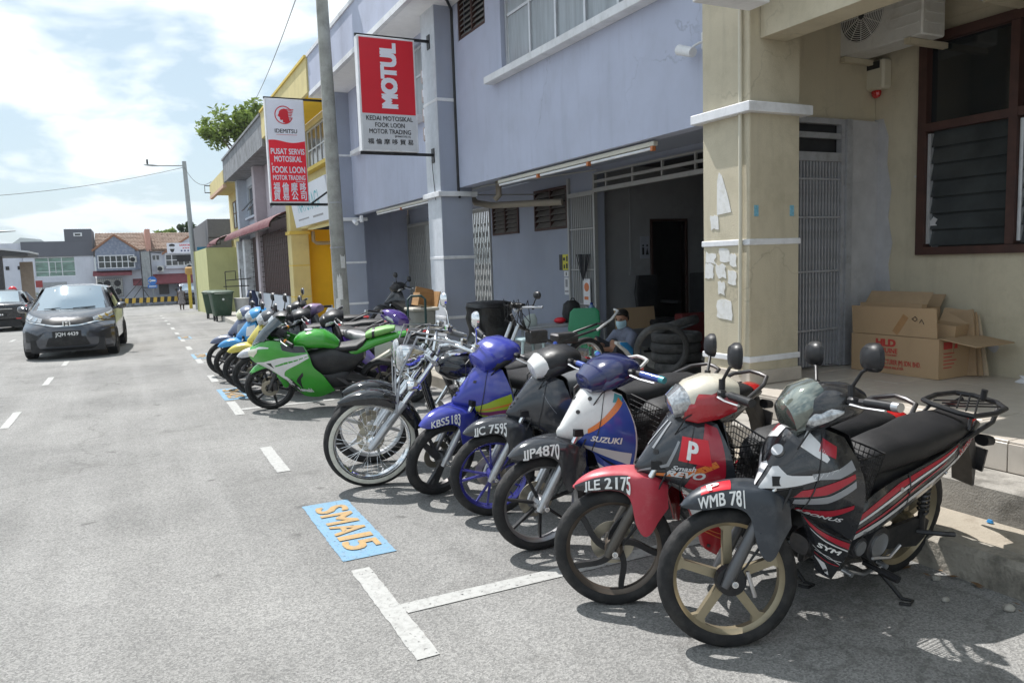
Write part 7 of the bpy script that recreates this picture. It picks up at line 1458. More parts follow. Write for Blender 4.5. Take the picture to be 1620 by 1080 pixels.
    tl_ = math.tan(lean); MB().tube([(.52, .10, .26), (.46, .24, .10), (.44, .30, .30*tl_+.012)], .012, 8).build('side_stand', m_black, root)
    MB().tube([(.1, .13, .36), (.6, .13, .44), (.6, .13, .40), (.1, .13, .26)], .012, 6, closed=True).build('chain', m_dmetal, root)
    return root
h_ = rad(157); q_ = sportbike(1.42-1.33*math.cos(h_), 9.36-1.33*math.sin(h_), h_, rad(12), rad(10)); q_.matrix_world = q_.matrix_basis @ Matrix.Scale(.95, 4)
# ================================================================== CRUISERS
pCr = paint('cruiser_black', (.012, .013, .016), .10, .1, .1)
def cruiser(lab, fxp, fyp, heading, lean, steer, white, style, Rf=.355):
    F = 1.62; x, y = fxp-F*math.cos(heading), fyp-F*math.sin(heading); root = thing('cruiser_motorcycle', lab, 'motorcycle', group='motorcycles parked along the kerb', M=bike_M(x, y, 0, heading, lean))
    rk = rad(37); ax = V((-math.sin(rk), 0, math.cos(rk))); A0 = V((F, 0, Rf)); pz = A0+V((-.04, 0, 0)); SM = Matrix.Translation(pz) @ Matrix.Rotation(steer, 4, ax) @ Matrix.Translation(-pz); fo = V((math.cos(rk), 0, math.sin(rk)))
    wheel(root, F, Rf, .092, style, m_chrome if style == 'wire' else m_silver, SM, 'front_wheel', white=white, disc=2 if not white else True, n=120); wheel(root, 0, .325, .14, 'wire', m_chrome, None, 'rear_wheel', n=64)
    for s in (1, -1): MB().tube([A0+V((0, s*.095, 0))-ax*.04, A0+V((0, s*.095, 0))+ax*.05, A0+V((0, s*.095, 0))+ax*.36], [.024, .032, .030], 14, 0).tube([A0+V((0, s*.095, 0))+ax*.35, A0+V((0, s*.095, 0))+ax*.80], .0215, 14, 1).tube([A0+V((0, s*.095, 0))+ax*.34, A0+V((0, s*.095, 0))+ax*.38], .034, 14, 0).xf(SM).build('fork_leg', [m_silver, m_chrome], root)
    for l in (.54, .75): MB().blob([(A0+ax*l+V((0, -.14, 0)), fo*.03, ax*.018), (A0+ax*l+V((0, 0, 0)), fo*.05, ax*.022), (A0+ax*l+V((0, .14, 0)), fo*.03, ax*.018)], 12, 3).xf(SM).build('fork_clamp', m_chrome, root)
    rows = []
    for i in range(13):
        th = rad(52+(112)*i/12); t = i/12; r = Rf+.045; w_ = .03+.06*min(1, t*4) if i else .02; sk = [.0, .03, .05, .06, .065, .07, .07, .07, .07, .07, .07, .065, .05][i]
        d = V((math.cos(th), 0, math.sin(th))); rows.append([tuple(A0+d*r), tuple(A0+d*(r-.006)+V((0, w_*.6, 0))), tuple(A0+d*(r-.03)+V((0, w_, 0))), tuple(A0+d*(r-.03-sk)+V((0, w_*1.05, 0)))])
    mb = MB(); Surf(mirror_rows(rows)).mesh(mb, 18, 30, .004, M=SM); mb.build('front_mudguard', pCr, root)
    hp = A0+ax*.66+fo*.15; dirx = V((1, 0, -.05)).normalized(); B = [(-.13, .03), (-.11, .07), (-.05, .098), (.02, .108), (.05, .110)]
    hl = MB().blob([(hp+dirx*a, (0, r, 0), (0, 0, r)) for a, r in B], 24, 2).xf(SM).build('headlight', m_chrome if white else m_black, root); MB().blob([(hp+dirx*a, (0, r, 0), (0, 0, r)) for a, r in ((.05, .105), (.068, .098), (.085, .07), (.09, .02))], 24, 2).xf(SM).build('lens', m_lens, hl)
    for s in (1, -1):
        MB().tube([A0+ax*.55+V((0, s*.08, 0)), A0+ax*.54+fo*.06+V((0, s*.21, 0))], .010, 6).blob([(A0+ax*.54+fo*.06+V((a, s*.235, 0)), (0, r, 0), (0, 0, r)) for a, r in ((-.05, .012), (-.02, .036), (.03, .040), (.05, .03))], 14, 2).xf(SM).build('turn_signal', m_chrome, root)
        tp = A0+ax*.78; bar = [tp+V((-.02, s*.06, .03)), tp+V((-.04, s*.09, .10)), tp+V((-.08, s*.26, .14)), tp+V((-.22, s*.40, .10)), tp+V((-.34, s*.44, .06))]
        MB().tube(bar, .0145, 10).xf(SM).build('handlebar', m_chrome, root)
        g = MB().tube([bar[3].lerp(bar[4], .0), bar[4]], .021, 14)
        for k in range(9): p = bar[3].lerp(bar[4], .08+.1*k); q = bar[3].lerp(bar[4], .12+.1*k); g.tube([p, q], .0235, 14)
        g.xf(SM).build('grip', m_steelgrey, root); MB().tube([bar[4], bar[4]+(bar[4]-bar[3]).normalized()*.03], .024, 14).xf(SM).build('bar_end', m_chrome, root)
        MB().box(*[bar[3].x-.03, bar[3].x+.03, bar[3].y-.03, bar[3].y+.03, bar[3].z-.01, bar[3].z+.06], bev=.012).tube([bar[3]+V((.05, 0, .02)), bar[4]+V((.07, s*.02, .0))], .008, 6).xf(SM).build('lever_clamp', m_chrome, root)
        b = tuple(bar[3]+V((0, 0, .04))); mirror(root, b, tuple(V(b)+V((.02, s*.08, .21))), SM, (.055, .06), m_chrome, True) if white else None
    cb = MB()
    for k, (a, b_) in enumerate(((.26, .2), (-.26, .16), (.3, .1))): cb.tube([tuple(A0+ax*.78+V((-.1, a, .15))), tuple(A0+ax*.82+fo*.22+V((0, a*.6, .02))), tuple(A0+ax*.55+fo*.16+V((0, a*.4, 0))), tuple(A0+ax*.3+fo*.02+V((0, b_*.8, 0))), tuple(A0+ax*.02+V((0, .07 if a > 0 else -.07, 0)))], .006, 6)
    cb.xf(SM).build('cable', m_steelgrey, root)
    MB().blob([((1.12, 0, .90), (0, .06, 0), (0, 0, .05)), ((1.06, 0, .895), (0, .12, 0), (0, 0, .095)), ((.90, 0, .87), (0, .165, 0), (0, 0, .12)), ((.74, 0, .83), (0, .135, 0), (0, 0, .10)), ((.60, 0, .79), (0, .05, 0), (0, 0, .05))], 24, 2.2).build('fuel_tank', pCr, root); MB().blob([((1.04, 0, .985), (0, .05, 0), (0, 0, .014)), ((.9, 0, 1.0), (0, .06, 0), (0, 0, .016)), ((.76, 0, .945), (0, .04, 0), (0, 0, .012))], 16).build('tank_console', m_chrome, root)
    en = MB(); 
    for s, a0 in ((1, rad(25)), (-1, rad(-25))):
        d = V((math.sin(a0), 0, math.cos(a0)))
        for k in range(9): c0 = V((.80, 0, .46))+d*(.05+k*.026); en.blob([(c0, V((.088, 0, 0)), (0, .088, 0)), (c0+d*.010, V((.088, 0, 0)), (0, .088, 0))], 16, 4)
    en.blob([((.55, 0, .40), (0, .10, 0), (0, 0, .10)), ((.80, 0, .40), (0, .15, 0), (0, 0, .13)), ((1.0, 0, .38), (0, .10, 0), (0, 0, .09))], 18, 3).build('engine', m_dmetal, root)
    MB().ell((.93, .06, .79), .08, .12, .08).ell((.67, .06, .77), .08, .12, .08).disc((.80, .17, .42), .11, (0, 1, 0), .05, 24).disc((.60, .15, .40), .07, (0, 1, 0), .05, 20).ell((.80, .17, .62), .09, .06, .09).build('engine_cover', m_chrome, root)
    MB().tube([(1.18, 0, .94), (1.22, 0, .80), (1.12, .05, .45), (1.0, .10, .24), (.5, .10, .22), (.2, .12, .33)], .022, 10).tube([(1.18, 0, .94), (.6, 0, .72), (.3, 0, .62), (0, .12, .60)], .022, 10).tube([(1.12, -.05, .45), (1.0, -.10, .24), (.5, -.10, .22), (.0, -.12, .33)], .022, 10).build('frame', m_blackgl, root)
    MB().blob([((.62, 0, .76), (0, .09, 0), (0, 0, .05)), ((.45, 0, .72), (0, .16, 0), (0, 0, .06)), ((.25, 0, .74), (0, .15, 0), (0, 0, .06)), ((.1, 0, .80), (0, .11, 0), (0, 0, .05)), ((-.15, 0, .83), (0, .09, 0), (0, 0, .04))], 18, 2.6).build('seat', m_vinyl, root)
    rows = []
    for i in range(11):
        th = rad(20+150*i/10); d = V((math.cos(th), 0, math.sin(th))); w_ = .10; o0 = V((0, 0, .325)); rows.append([tuple(o0+d*.40), tuple(o0+d*.395+V((0, w_*.6, 0))), tuple(o0+d*.37+V((0, w_, 0))), tuple(o0+d*.30+V((0, w_*1.03, 0)))])
    mb = MB(); Surf(mirror_rows(rows)).mesh(mb, 14, 24, .005); mb.build('rear_mudguard', pCr, root)
    for z0 in (.30, .20): MB().tube([(.88, -.12, .6), (.98, -.18, .4), (.8, -.2, z0), (.3, -.21, z0), (-.5, -.22, z0+.02)], [.022, .022, .03, .04, .045], 12).build('exhaust', m_chrome, root)
    tl_ = math.tan(lean); MB().tube([(.75, .10, .26), (.68, .26, .10), (.66, .30, .30*tl_+.01)], .012, 8).build('side_stand', m_black, root); MB().tube([(1.05, .12, .30), (1.08, .30, .30)], .016, 8).build('foot_peg', m_chrome, root)
    return root
cruiser('chrome and black cruiser motorcycle with whitewall spoked front wheel', 1.53, 5.56, rad(178), rad(11), rad(-8), True, 'wire')
cruiser('black cruiser motorcycle half hidden behind the whitewall wheel of the chrome one', 1.72, 6.22, rad(177), rad(10), rad(-6), False, 'six', .335)
# ================================================================== PEOPLE
skin = pm('brown_skin', (.26, .135, .085), .55, var=.08); hairm = pm('black_hair', (.012, .010, .009), .5, var=.2)
def solid(mb, name, mat, parent, vox=.012, smooth=6):
    """join overlapping limbs into one continuous surface"""
    o = mb.build('work', mat); m = o.modifiers.new('r', 'REMESH'); m.mode = 'VOXEL'; m.voxel_size = vox; s = o.modifiers.new('s', 'SMOOTH'); s.factor = .5; s.iterations = smooth
    me = bpy.data.meshes.new_from_object(o.evaluated_get(bpy.context.evaluated_depsgraph_get())); me.name = name; bpy.data.objects.remove(o)
    me.polygons.foreach_set('use_smooth', [True]*len(me.polygons)); me.materials.clear(); me.materials.append(mat)
    q = bpy.data.objects.new(name, me); COL.objects.link(q); q.parent = parent; return q
def head(mb, c, fwd, r=.1, face=True):
    c = V(c); f = V(fwd).normalized(); l = V((0, 0, 1)).cross(f).normalized(); u = f.cross(l)
    M = Matrix.Identity(4)
    for i in range(3): M[i][0], M[i][1], M[i][2], M[i][3] = f[i], l[i], u[i], c[i]
    k = r/.1
    mb.ell((-.005, 0, .03), .095*k, .076*k, .092*k, 20, 14, M=M); mb.ell((.028*k, 0, -.045*k), .062*k, .058*k, .072*k, 16, 12, M=M)
    mb.tube([(.09*k, 0, .012), (.108*k, 0, -.022), (.088*k, 0, -.03)], [.010, .015, .010], 8, M=M)
    for s in (1, -1): mb.ell((-.005, s*.078*k, -.005), .018*k, .012*k, .032*k, 8, 6, M=M)
    mb.tube([(-.02*k, 0, -.05), (-.03*k, 0, -.15)], [.052*k, .056*k], 10, M=M)
    return M
def hand(mb, p, d, side, l=.085):
    """palm, four unequal bent fingers and a thumb; d points along the hand"""
    p = V(p); d = V(d).normalized(); s = V(side).normalized(); n = d.cross(s)
    mb.blob([(p, s*.026, n*.015), (p+d*.04, s*.038, n*.014), (p+d*l*.95, s*.036, n*.012)], 10, 2.6)
    for k, (o, q) in enumerate(((-.027, .85), (-.009, 1.0), (.009, .95), (.027, .75))):
        a = p+d*l*.9+s*o; mb.tube([a-d*.02, a+d*.03*q, a+d*.052*q-n*.014, a+d*.06*q-n*.036], [.0088, .0085, .0078, .0065], 7)
    a = p+d*.025-s*.03; mb.tube([a+s*.015, a+d*.02-s*.014, a+d*.045-s*.02-n*.01], [.011, .0095, .0075], 7)
# mechanic, sitting low and reaching towards the stripped motorcycle (faces -x)
px, py, pz = 5.72, 8.25, .165
t = thing('person', 'mechanic in grey blue shirt and pale blue face mask sitting behind the tyres', 'person', (px, py, pz)); T = Matrix.Translation((px, py, pz)); Tm = Matrix.Translation((0, 0, 0))
hc = V((-.02, 0, .68)); b = MB(); hm = head(b, hc, (-1, -.45, -.18), .1)
b.blob([((.10, 0, .16), (.12, 0, 0), (0, .16, 0)), ((.10, 0, .30), (.10, 0, 0), (0, .15, 0)), ((.06, 0, .46), (.10, 0, 0), (0, .18, 0)), ((.03, 0, .54), (.07, 0, 0), (0, .14, 0)), ((.0, 0, .58), (.05, 0, 0), (0, .06, 0))], 16, 2.3)
arm_l = [(.03, -.17, .50), (-.10, -.24, .33), (-.36, -.16, .33), (-.42, -.15, .335)]; arm_r = [(.03, .17, .50), (-.12, .20, .34), (-.36, .06, .36), (-.42, .04, .365)]
for a in (arm_l, arm_r): b.tube(a, [.052, .043, .032, .027], 12); hand(b, V(a[3])-V((.01, 0, 0)), V(a[3])-V(a[2]), (0, 1, .2))
for s in (1, -1): b.tube([(.08, s*.10, .14), (-.30, s*.20, .40), (-.26, s*.17, .08), (-.27, s*.17, .05)], [.085, .062, .045, .04], 12); b.blob([((-.22, s*.17, .03), (0, .035, 0), (0, 0, .03)), ((-.34, s*.18, .025), (0, .045, 0), (0, 0, .025)), ((-.43, s*.185, .018), (0, .038, 0), (0, 0, .014))], 10)
body = solid(b, 'body', skin, t, .011)
sh = MB().blob([((.10, 0, .14), (.135, 0, 0), (0, .175, 0)), ((.10, 0, .30), (.118, 0, 0), (0, .168, 0)), ((.06, 0, .46), (.116, 0, 0), (0, .198, 0)), ((.03, 0, .545), (.08, 0, 0), (0, .15, 0)), ((.005, 0, .585), (.058, 0, 0), (0, .066, 0))], 18, 2.3)
for a in (arm_l, arm_r): sh.tube([a[0], V(a[0]).lerp(V(a[1]), .9)], [.07, .062], 12)
solid(sh, 'shirt', pm('grey_blue_shirt', (.13, .145, .20), .85, var=.2, sc=14, bump=.3, bsc=30), t, .011)
tr = MB()
for s in (1, -1): tr.tube([(.10, s*.09, .13), (-.30, s*.20, .405), (-.27, s*.175, .14)], [.105, .078, .06], 12)
tr.ell((.10, 0, .13), .14, .18, .10); solid(tr, 'trousers', pm('dark_trousers', (.025, .027, .035), .85, var=.2), t, .012)
hr = MB().ell((-.022, 0, .062), .092, .084, .075, 18, 12, M=hm).ell((-.055, 0, .015), .06, .076, .075, 14, 10, M=hm).ell((.045, 0, .095), .05, .06, .03, 12, 8, M=hm); solid(hr, 'hair', hairm, t, .009, 3)
mk = Surf([[hm @ V((.02, -.072, .0)), hm @ V((.085, -.04, -.002)), hm @ V((.118, 0, .005)), hm @ V((.085, .04, -.002)), hm @ V((.02, .072, .0))], [hm @ V((.015, -.072, -.04)), hm @ V((.088, -.044, -.045)), hm @ V((.114, 0, -.048)), hm @ V((.088, .044, -.045)), hm @ V((.015, .072, -.04))], [hm @ V((.012, -.064, -.085)), hm @ V((.068, -.04, -.10)), hm @ V((.09, 0, -.105)), hm @ V((.068, .04, -.10)), hm @ V((.012, .064, -.085))]]).side(hm @ V((0, 0, -.04)))
mb = MB(); mk.mesh(mb, 14, 8, .003); mb.build('face_mask', pm('mask_blue', (.42, .62, .72), .8, var=.05), t)
mb = MB()
for s in (1, -1): mb.tube([hm @ V((.02, s*.072, -.005)), hm @ V((-.01, s*.086, .01))], .002, 4); mb.ell((.082, s*.034, .022), .012, .017, .008, 10, 6, M=hm)
mb.build('eye', hairm, t)
tag(MB().box(5.62, 5.98, 8.08, 8.42, .165, .27, bev=.02).build('low_stool', m_wood), 'low wooden stool under the seated mechanic', 'stool')
# pedestrian far down the road
pt = thing('person', 'pedestrian in a patterned grey dress walking by the yellow post far down the road', 'person', (2.85, 52.8, zr(52.8))); b = MB(); hm = head(b, (0, 0, 1.38), (-.5, -1, 0), .098)
b.blob([((0, 0, .75), (.15, 0, 0), (0, .13, 0)), ((0, 0, .95), (.13, 0, 0), (0, .10, 0)), ((0, 0, 1.15), (.17, 0, 0), (0, .11, 0)), ((0, 0, 1.23), (.10, 0, 0), (0, .07, 0))], 14)
for s in (1, -1):
    b.tube([(s*.08, 0, .78), (s*.09, s*.06, .42), (s*.09, s*.12, .06)], [.09, .062, .04], 10); b.blob([((s*.09, s*.12+.05, .03), (.035, 0, 0), (0, 0, .03)), ((s*.09, s*.12-.10, .025), (.04, 0, 0), (0, 0, .02)), ((s*.09, s*.12-.16, .015), (.02, 0, 0), (0, 0, .012))], 8)
    a = [(s*.18, 0, 1.18), (s*.22, s*.05, .93), (s*.20, -.12, .74)]; b.tube(a, [.05, .04, .028], 10); hand(b, a[2], V(a[2])-V(a[1]), (1, 0, 0))
solid(b, 'body', pm('dark_skin', (.07, .042, .03), .6), pt, .016)
solid(MB().blob([((0, 0, .38), (.24, 0, 0), (0, .21, 0)), ((0, 0, .75), (.185, 0, 0), (0, .16, 0)), ((0, 0, .97), (.16, 0, 0), (0, .125, 0)), ((0, 0, 1.17), (.195, 0, 0), (0, .13, 0)), ((0, 0, 1.25), (.09, 0, 0), (0, .075, 0))], 16), 'dress', pm('patterned_dress', (.23, .21, .22), .85, var=.35, sc=14), pt, .016)
solid(MB().ell((-.02, 0, .05), .095, .088, .09, M=hm).ell((-.08, 0, .03), .04, .05, .05, M=hm), 'hair', hairm, pt, .014)
# ================================================================== WORKSHOP CLUTTER
def tyre_thing(M, Rr, w, lab, group=None):
    o = tyre_mesh(Rr, w, True, 96)
    inner = MB(); h = Rr*.205
    o.xf(M); q = o.build('tyre', pm('dusty_rubber', (.034, .034, .034), .8, var=.3, sc=9, dirt=((.17, .165, .16), .55, 5), bump=.2, bsc=120)); tag(q, lab, 'tyre', group); return q
tyre_thing(Matrix.Translation((5.30, 6.9, .60)) @ Matrix.Rotation(rad(-27), 4, 'Z') @ Matrix.Rotation(rad(10), 4, 'X'), .315, .095, 'large motorcycle tyre standing upright and leaning on the tyre stack')
FL = Matrix.Rotation(PI/2, 4, 'X')
names_ = ['lowest', 'second lowest', 'middle', 'second highest', 'highest flat']
for k in range(5): tyre_thing(Matrix.Translation((5.80+random.uniform(-.03, .03), 7.22+random.uniform(-.03, .03), .165+.058+k*.116)) @ Matrix.Rotation(k*.7, 4, 'Z') @ FL, .30, .116, names_[k]+' tyre lying in the stack by the beige column')
tyre_thing(Matrix.Translation((5.82, 7.32, .165+5*.116+.06)) @ Matrix.Rotation(rad(25), 4, 'Z') @ Matrix.Rotation(rad(70), 4, 'X'), .30, .10, 'tilted tyre resting on top of the tyre stack')
tyre_thing(Matrix.Translation((5.26, 6.85, .165+.07)) @ FL, .30, .12, 'worn tyre lying flat on the floor under the upright tyre')
tag(MB().blob([((5.30, 7.5, .5), (0, .05, 0), (0, 0, .08)), ((5.18, 7.45, .60), (0, .06, 0), (0, 0, .07)), ((5.02, 7.4, .66), (0, .03, 0), (0, 0, .02))], 12).build('fairing_panel', pWhite), 'white and blue motorcycle fairing panel left of the upright tyre', 'fairing')
o_ = [q for q in bpy.data.objects if q.name == 'fairing_panel'][0]; MB().blob([((5.28, 7.44, .53), (0, .02, 0), (0, 0, .05)), ((5.17, 7.39, .615), (0, .02, 0), (0, 0, .045)), ((5.06, 7.36, .655), (0, .01, 0), (0, 0, .015))], 10).build('blue_panel', pSky, o_)
# green chair
gch = pm('green_plastic', (.02, .22, .10), .45, var=.08); t = thing('chair', 'green plastic chair back beside the mechanic', 'chair', (5.75, 8.9, .165))
mb = MB(); Surf([[(5.68, 8.55, .58), (5.62, 8.72, .56), (5.68, 8.9, .58)], [(5.62, 8.56, .40), (5.58, 8.72, .38), (5.62, 8.88, .40)]]).mesh(mb, 8, 6, .012) if False else mb.blob([((5.55, 8.95, .50), (.02, .0, 0), (0.17, -.10, 0)), ((5.57, 8.97, .70), (.02, 0, 0), (.19, -.11, 0)), ((5.60, 9.0, .92), (.02, 0, 0), (.17, -.10, 0)), ((5.61, 9.01, .97), (.012, 0, 0), (.13, -.07, 0))], 18, 4); mb.build('backrest', gch, t); MB().box(5.35, 5.75, 8.5, 8.9, .46, .49, bev=.01).build('seat', gch, t)
for q in t.children: q.matrix_parent_inverse = t.matrix_basis.inverted()
for a, c in ((5.38, 8.53), (5.72, 8.53), (5.38, 8.87), (5.72, 8.87)): P(t, 'leg', MB().tube([(a, c, .165), (a, c, .46)], .018, 8), gch)
# work table
tb = thing('work_table', 'grey work table by the louvred wall with cans and bags', 'table', (5.4, 9.6, .165)); P(tb, 'table_top', MB().box(4.75, 6.2, 9.3, 9.75, .70, .73, bev=.006), m_steelgrey)
for a in (4.8, 6.15):
    for c in (9.34, 9.7): P(tb, 'leg', MB().box(a-.015, a+.015, c-.015, c+.015, .165, .70), m_steelgrey)
t = thing('backpack', 'black backpack on the work table', 'bag', (5.75, 9.6, .73)); P(t, 'body', MB().blob([((5.75, 9.6, .732), (.12, 0, 0), (0, .08, 0)), ((5.75, 9.6, .86), (.14, 0, 0), (0, .10, 0)), ((5.75, 9.6, 1.0), (.12, 0, 0), (0, .08, 0)), ((5.75, 9.6, 1.05), (.06, 0, 0), (0, .04, 0))], 16, 3), m_vinyl); P(t, 'handle', MB().tube([(5.72, 9.58, 1.04), (5.74, 9.58, 1.08), (5.78, 9.58, 1.08), (5.8, 9.58, 1.04)], .008, 6), m_black)
tag(MB().ell((5.52, 9.55, .775), .09, .08, .045).build('red_cushion', m_red), 'small red cushion on the work table', 'cushion')
t = thing('bottle', 'clear blue capped bottle on the table beside the gate', 'bottle', (6.0, 9.45, .73)); P(t, 'body', MB().tube([(6.0, 9.45, .732), (6.0, 9.45, .93), (6.0, 9.45, .98)], [.055, .055, .022], 14), pm('blue_clear', (.15, .25, .40), .15, var=.2)); P(t, 'cap', MB().tube([(6.0, 9.45, .982), (6.0, 9.45, 1.01)], .022, 10), dB)
t = thing('bottle', 'white pump bottle on the work table left of the blue bottle', 'bottle', (5.9, 9.4, .73)); P(t, 'body', MB().tube([(5.9, 9.4, .732), (5.9, 9.4, .86), (5.9, 9.4, .90)], [.045, .045, .02], 12), m_white); P(t, 'pump', MB().tube([(5.9, 9.4, .902), (5.9, 9.4, .95), (5.86, 9.38, .955)], .008, 6), m_white)
tag(MB().blob([((5.0, 9.5, .732), (.10, 0, 0), (0, .06, 0)), ((5.0, 9.5, .82), (.11, 0, 0), (0, .065, 0)), ((5.02, 9.5, .87), (.07, 0, 0), (0, .04, 0)), ((5.05, 9.5, .90), (.03, 0, 0), (0, .02, 0))], 14, 3.5).build('jerrycan', pm('clear_plastic', (.45, .50, .48), .3, var=.1)), 'pale plastic jerrycan on the left end of the work table', 'can')
st_ = thing('stool', 'pale blue plastic stool in front of the work table', 'stool', (4.75, 9.1, .165)); sm2 = pm('pale_blue_plastic', (.40, .52, .55), .4, var=.06); P(st_, 'seat', MB().box(4.58, 4.92, 8.93, 9.27, .58, .62, bev=.015), sm2)
for a, c in ((4.6, 8.95), (4.9, 8.95), (4.6, 9.25), (4.9, 9.25)): P(st_, 'leg', MB().tube([(a+(.03 if a > 4.75 else -.03), c, .165), (a, c, .58)], .02, 6), sm2)
# half stripped motorcycle
sx, sy = 4.75, 7.65; t = thing('stripped_motorcycle', 'stripped down motorcycle frame with bare handlebar and red hub in the workshop', 'motorcycle', M=bike_M(sx, sy, .165, rad(183), rad(2)))
wheel(t, 0, .283, .085, 'wire', m_silver, None, 'rear_wheel', n=64); MB().lathe([(-.05, .001), (-.05, .05), (.05, .05), (.05, .001)], 20, closed=False).xf(Matrix.Translation((0, 0, .283))).build('red_hub', pRed, t)
MB().tube([(.0, .1, .28), (.4, .08, .30), (.5, .05, .55), (.95, 0, .78), (1.0, 0, .90)], .018, 8).tube([(.0, -.1, .28), (.4, -.08, .30), (.1, -.1, .62), (-.25, -.1, .70)], .015, 8).tube([(.45, .08, .55), (.1, .1, .62), (-.25, .1, .70), (-.25, -.1, .70)], .015, 8).build('frame', m_dmetal, t)
MB().blob([((.3, 0, .34), (0, .08, 0), (0, 0, .09)), ((.55, 0, .33), (0, .10, 0), (0, 0, .10)), ((.75, 0, .36), (0, .06, 0), (0, 0, .06))], 14, 3).box(.15, .45, -.09, .09, .52, .64, bev=.02).box(.55, .8, -.06, .06, .55, .7, bev=.02).build('engine', m_dmetal, t)
MB().tube([(.95, .08, .80), (1.2, .08, .28)], .022, 8).tube([(.95, -.08, .80), (1.2, -.08, .28)], .022, 8).build('fork_leg', m_silver, t); wheel(t, 1.2, .283, .075, 'wire', m_silver, None, 'front_wheel', n=64)
hb = MB().tube([(.80, .34, .99), (.92, .12, .98), (.95, 0, .93), (.92, -.12, .98), (.80, -.34, .99)], .012, 8); hb.build('handlebar', m_silver, t); wr = MB(); rnd = random.Random(3)
for k in range(14): a = V((.92+rnd.uniform(-.06, .06), rnd.uniform(-.2, .2), .98)); wr.tube([a, a+V((rnd.uniform(-.05, .12), rnd.uniform(-.08, .08), rnd.uniform(-.02, .08))), a+V((rnd.uniform(-.1, .1), rnd.uniform(-.1, .1), -.16)), V((.8, 0, .70))], .005, 4)
for k in range(6): a = V((.90+rnd.uniform(-.05, .08), rnd.uniform(-.18, .18), .99)); wr.box(a.x-.03, a.x+.03, a.y-.03, a.y+.03, a.z-.025, a.z+.03, bev=.008)
wr.build('wiring', m_black, t); mirror(t, (.85, .22, .98), (.84, .30, 1.12)); MB().tube([(-.05, .16, .66), (-.25, .18, .78), (-.40, .10, .86), (-.42, 0, .87)], .014, 6).build('grab_rail', pWhite, t)
# black wheelie bin with bag, trolley with wooden box, bucket
t = thing('wheelie_bin', 'black plastic wheelie bin standing right of the mauve column', 'bin', (4.5, 9.75, .165)); P(t, 'body', MB().blob([((4.50, 9.75, .22), (.20, 0, 0), (0, .22, 0)), ((4.50, 9.75, 1.02), (.26, 0, 0), (0, .28, 0))], 20, 6), m_black); P(t, 'lid', MB().blob([((4.50, 9.75, 1.025), (.28, 0, 0), (0, .30, 0)), ((4.50, 9.75, 1.08), (.27, 0, 0), (0, .29, 0)), ((4.52, 9.75, 1.10), (.18, 0, 0), (0, .2, 0))], 20, 5), m_black); P(t, 'handle', MB().box(4.76, 4.83, 9.5, 10.0, 1.03, 1.07, bev=.012), m_black); P(t, 'wheel', MB().disc((4.6, 9.5, .265), .10, (0, 1, 0), .06, 16), m_rubber)
bagm = pm('black_bag', (.012, .012, .013), .3, var=.3, sc=8, bump=1.0, bsc=14); rnd = random.Random(8)
P(t, 'bag_liner', MB().blob([((4.50+rnd.uniform(-.02, .02), 9.75, z), (.285+rnd.uniform(-.015, .015), 0, 0), (0, .305+rnd.uniform(-.015, .015), 0)) for z in (.55, .63, .71, .79, .87, .95, 1.02)], 22, 4, caps=False), bagm)
t = thing('hand_trolley', 'dark green hand trolley leaning by the mauve column', 'trolley', (3.9, 11.0, .17)); gt = pm('dark_green_steel', (.02, .06, .055), .5, var=.15)
P(t, 'frame', MB().tube([(3.72, 10.9, .2), (3.76, 11.0, 1.1), (3.80, 11.02, 1.2), (3.84, 11.0, 1.1)] if False else [(3.68, 10.95, .2), (3.74, 11.05, 1.12), (3.80, 11.07, 1.17), (3.94, 11.0, 1.17), (3.99, 10.97, 1.12), (3.94, 10.85, .2)], .018, 8).tube([(3.70, 10.97, .45), (3.95, 10.87, .45)], .014, 6).tube([(3.72, 11.0, .75), (3.97, 10.92, .75)], .014, 6), gt); P(t, 'toe_plate', MB().box(3.6, 3.95, 10.75, 10.95, .172, .185), gt)
for a in (3.66, 3.98): P(t, 'wheel', MB().disc((a, 11.05, .29), .12, (1, 0, 0), .05, 18), m_rubber)
t = thing('grey_bin', 'pale grey bin with flat lid beside the hand trolley', 'bin', (4.05, 11.35, .17)); P(t, 'body', MB().blob([((4.08, 11.4, .172), (.16, 0, 0), (0, .16, 0)), ((4.08, 11.4, .92), (.19, 0, 0), (0, .19, 0))], 16, 5), pm('dull_grey_plastic', (.30, .30, .27), .6, var=.15, dirt=((.15, .13, .1), .4, 6))); P(t, 'lid', MB().box(3.86, 4.30, 11.18, 11.62, .925, .975, bev=.015), pm('pale_lid', (.46, .44, .38), .6, var=.1))
t = thing('wooden_tray', 'open brown wooden box standing on the pale grey bin', 'box', (4.1, 11.4, .98)); wdm = pm('plywood', (.36, .20, .08), .7, var=.2, sc=6, stretch=(1, 1, 4)); MT_ = Matrix.Translation((4.12, 11.4, .978)) @ Matrix.Rotation(rad(14), 4, 'Y')
P(t, 'back', MB().box(-.14, .16, .13, .15, 0, .30, M=MT_), wdm); P(t, 'side', MB().box(-.16, -.14, -.15, .15, 0, .20, M=MT_), wdm); P(t, 'base', MB().box(-.139, .16, -.15, .129, .002, .02, M=MT_), pm('pale_board', (.55, .42, .25), .7)); P(t, 'side', MB().box(.161, .18, -.15, .15, 0, .28, M=MT_), wdm)
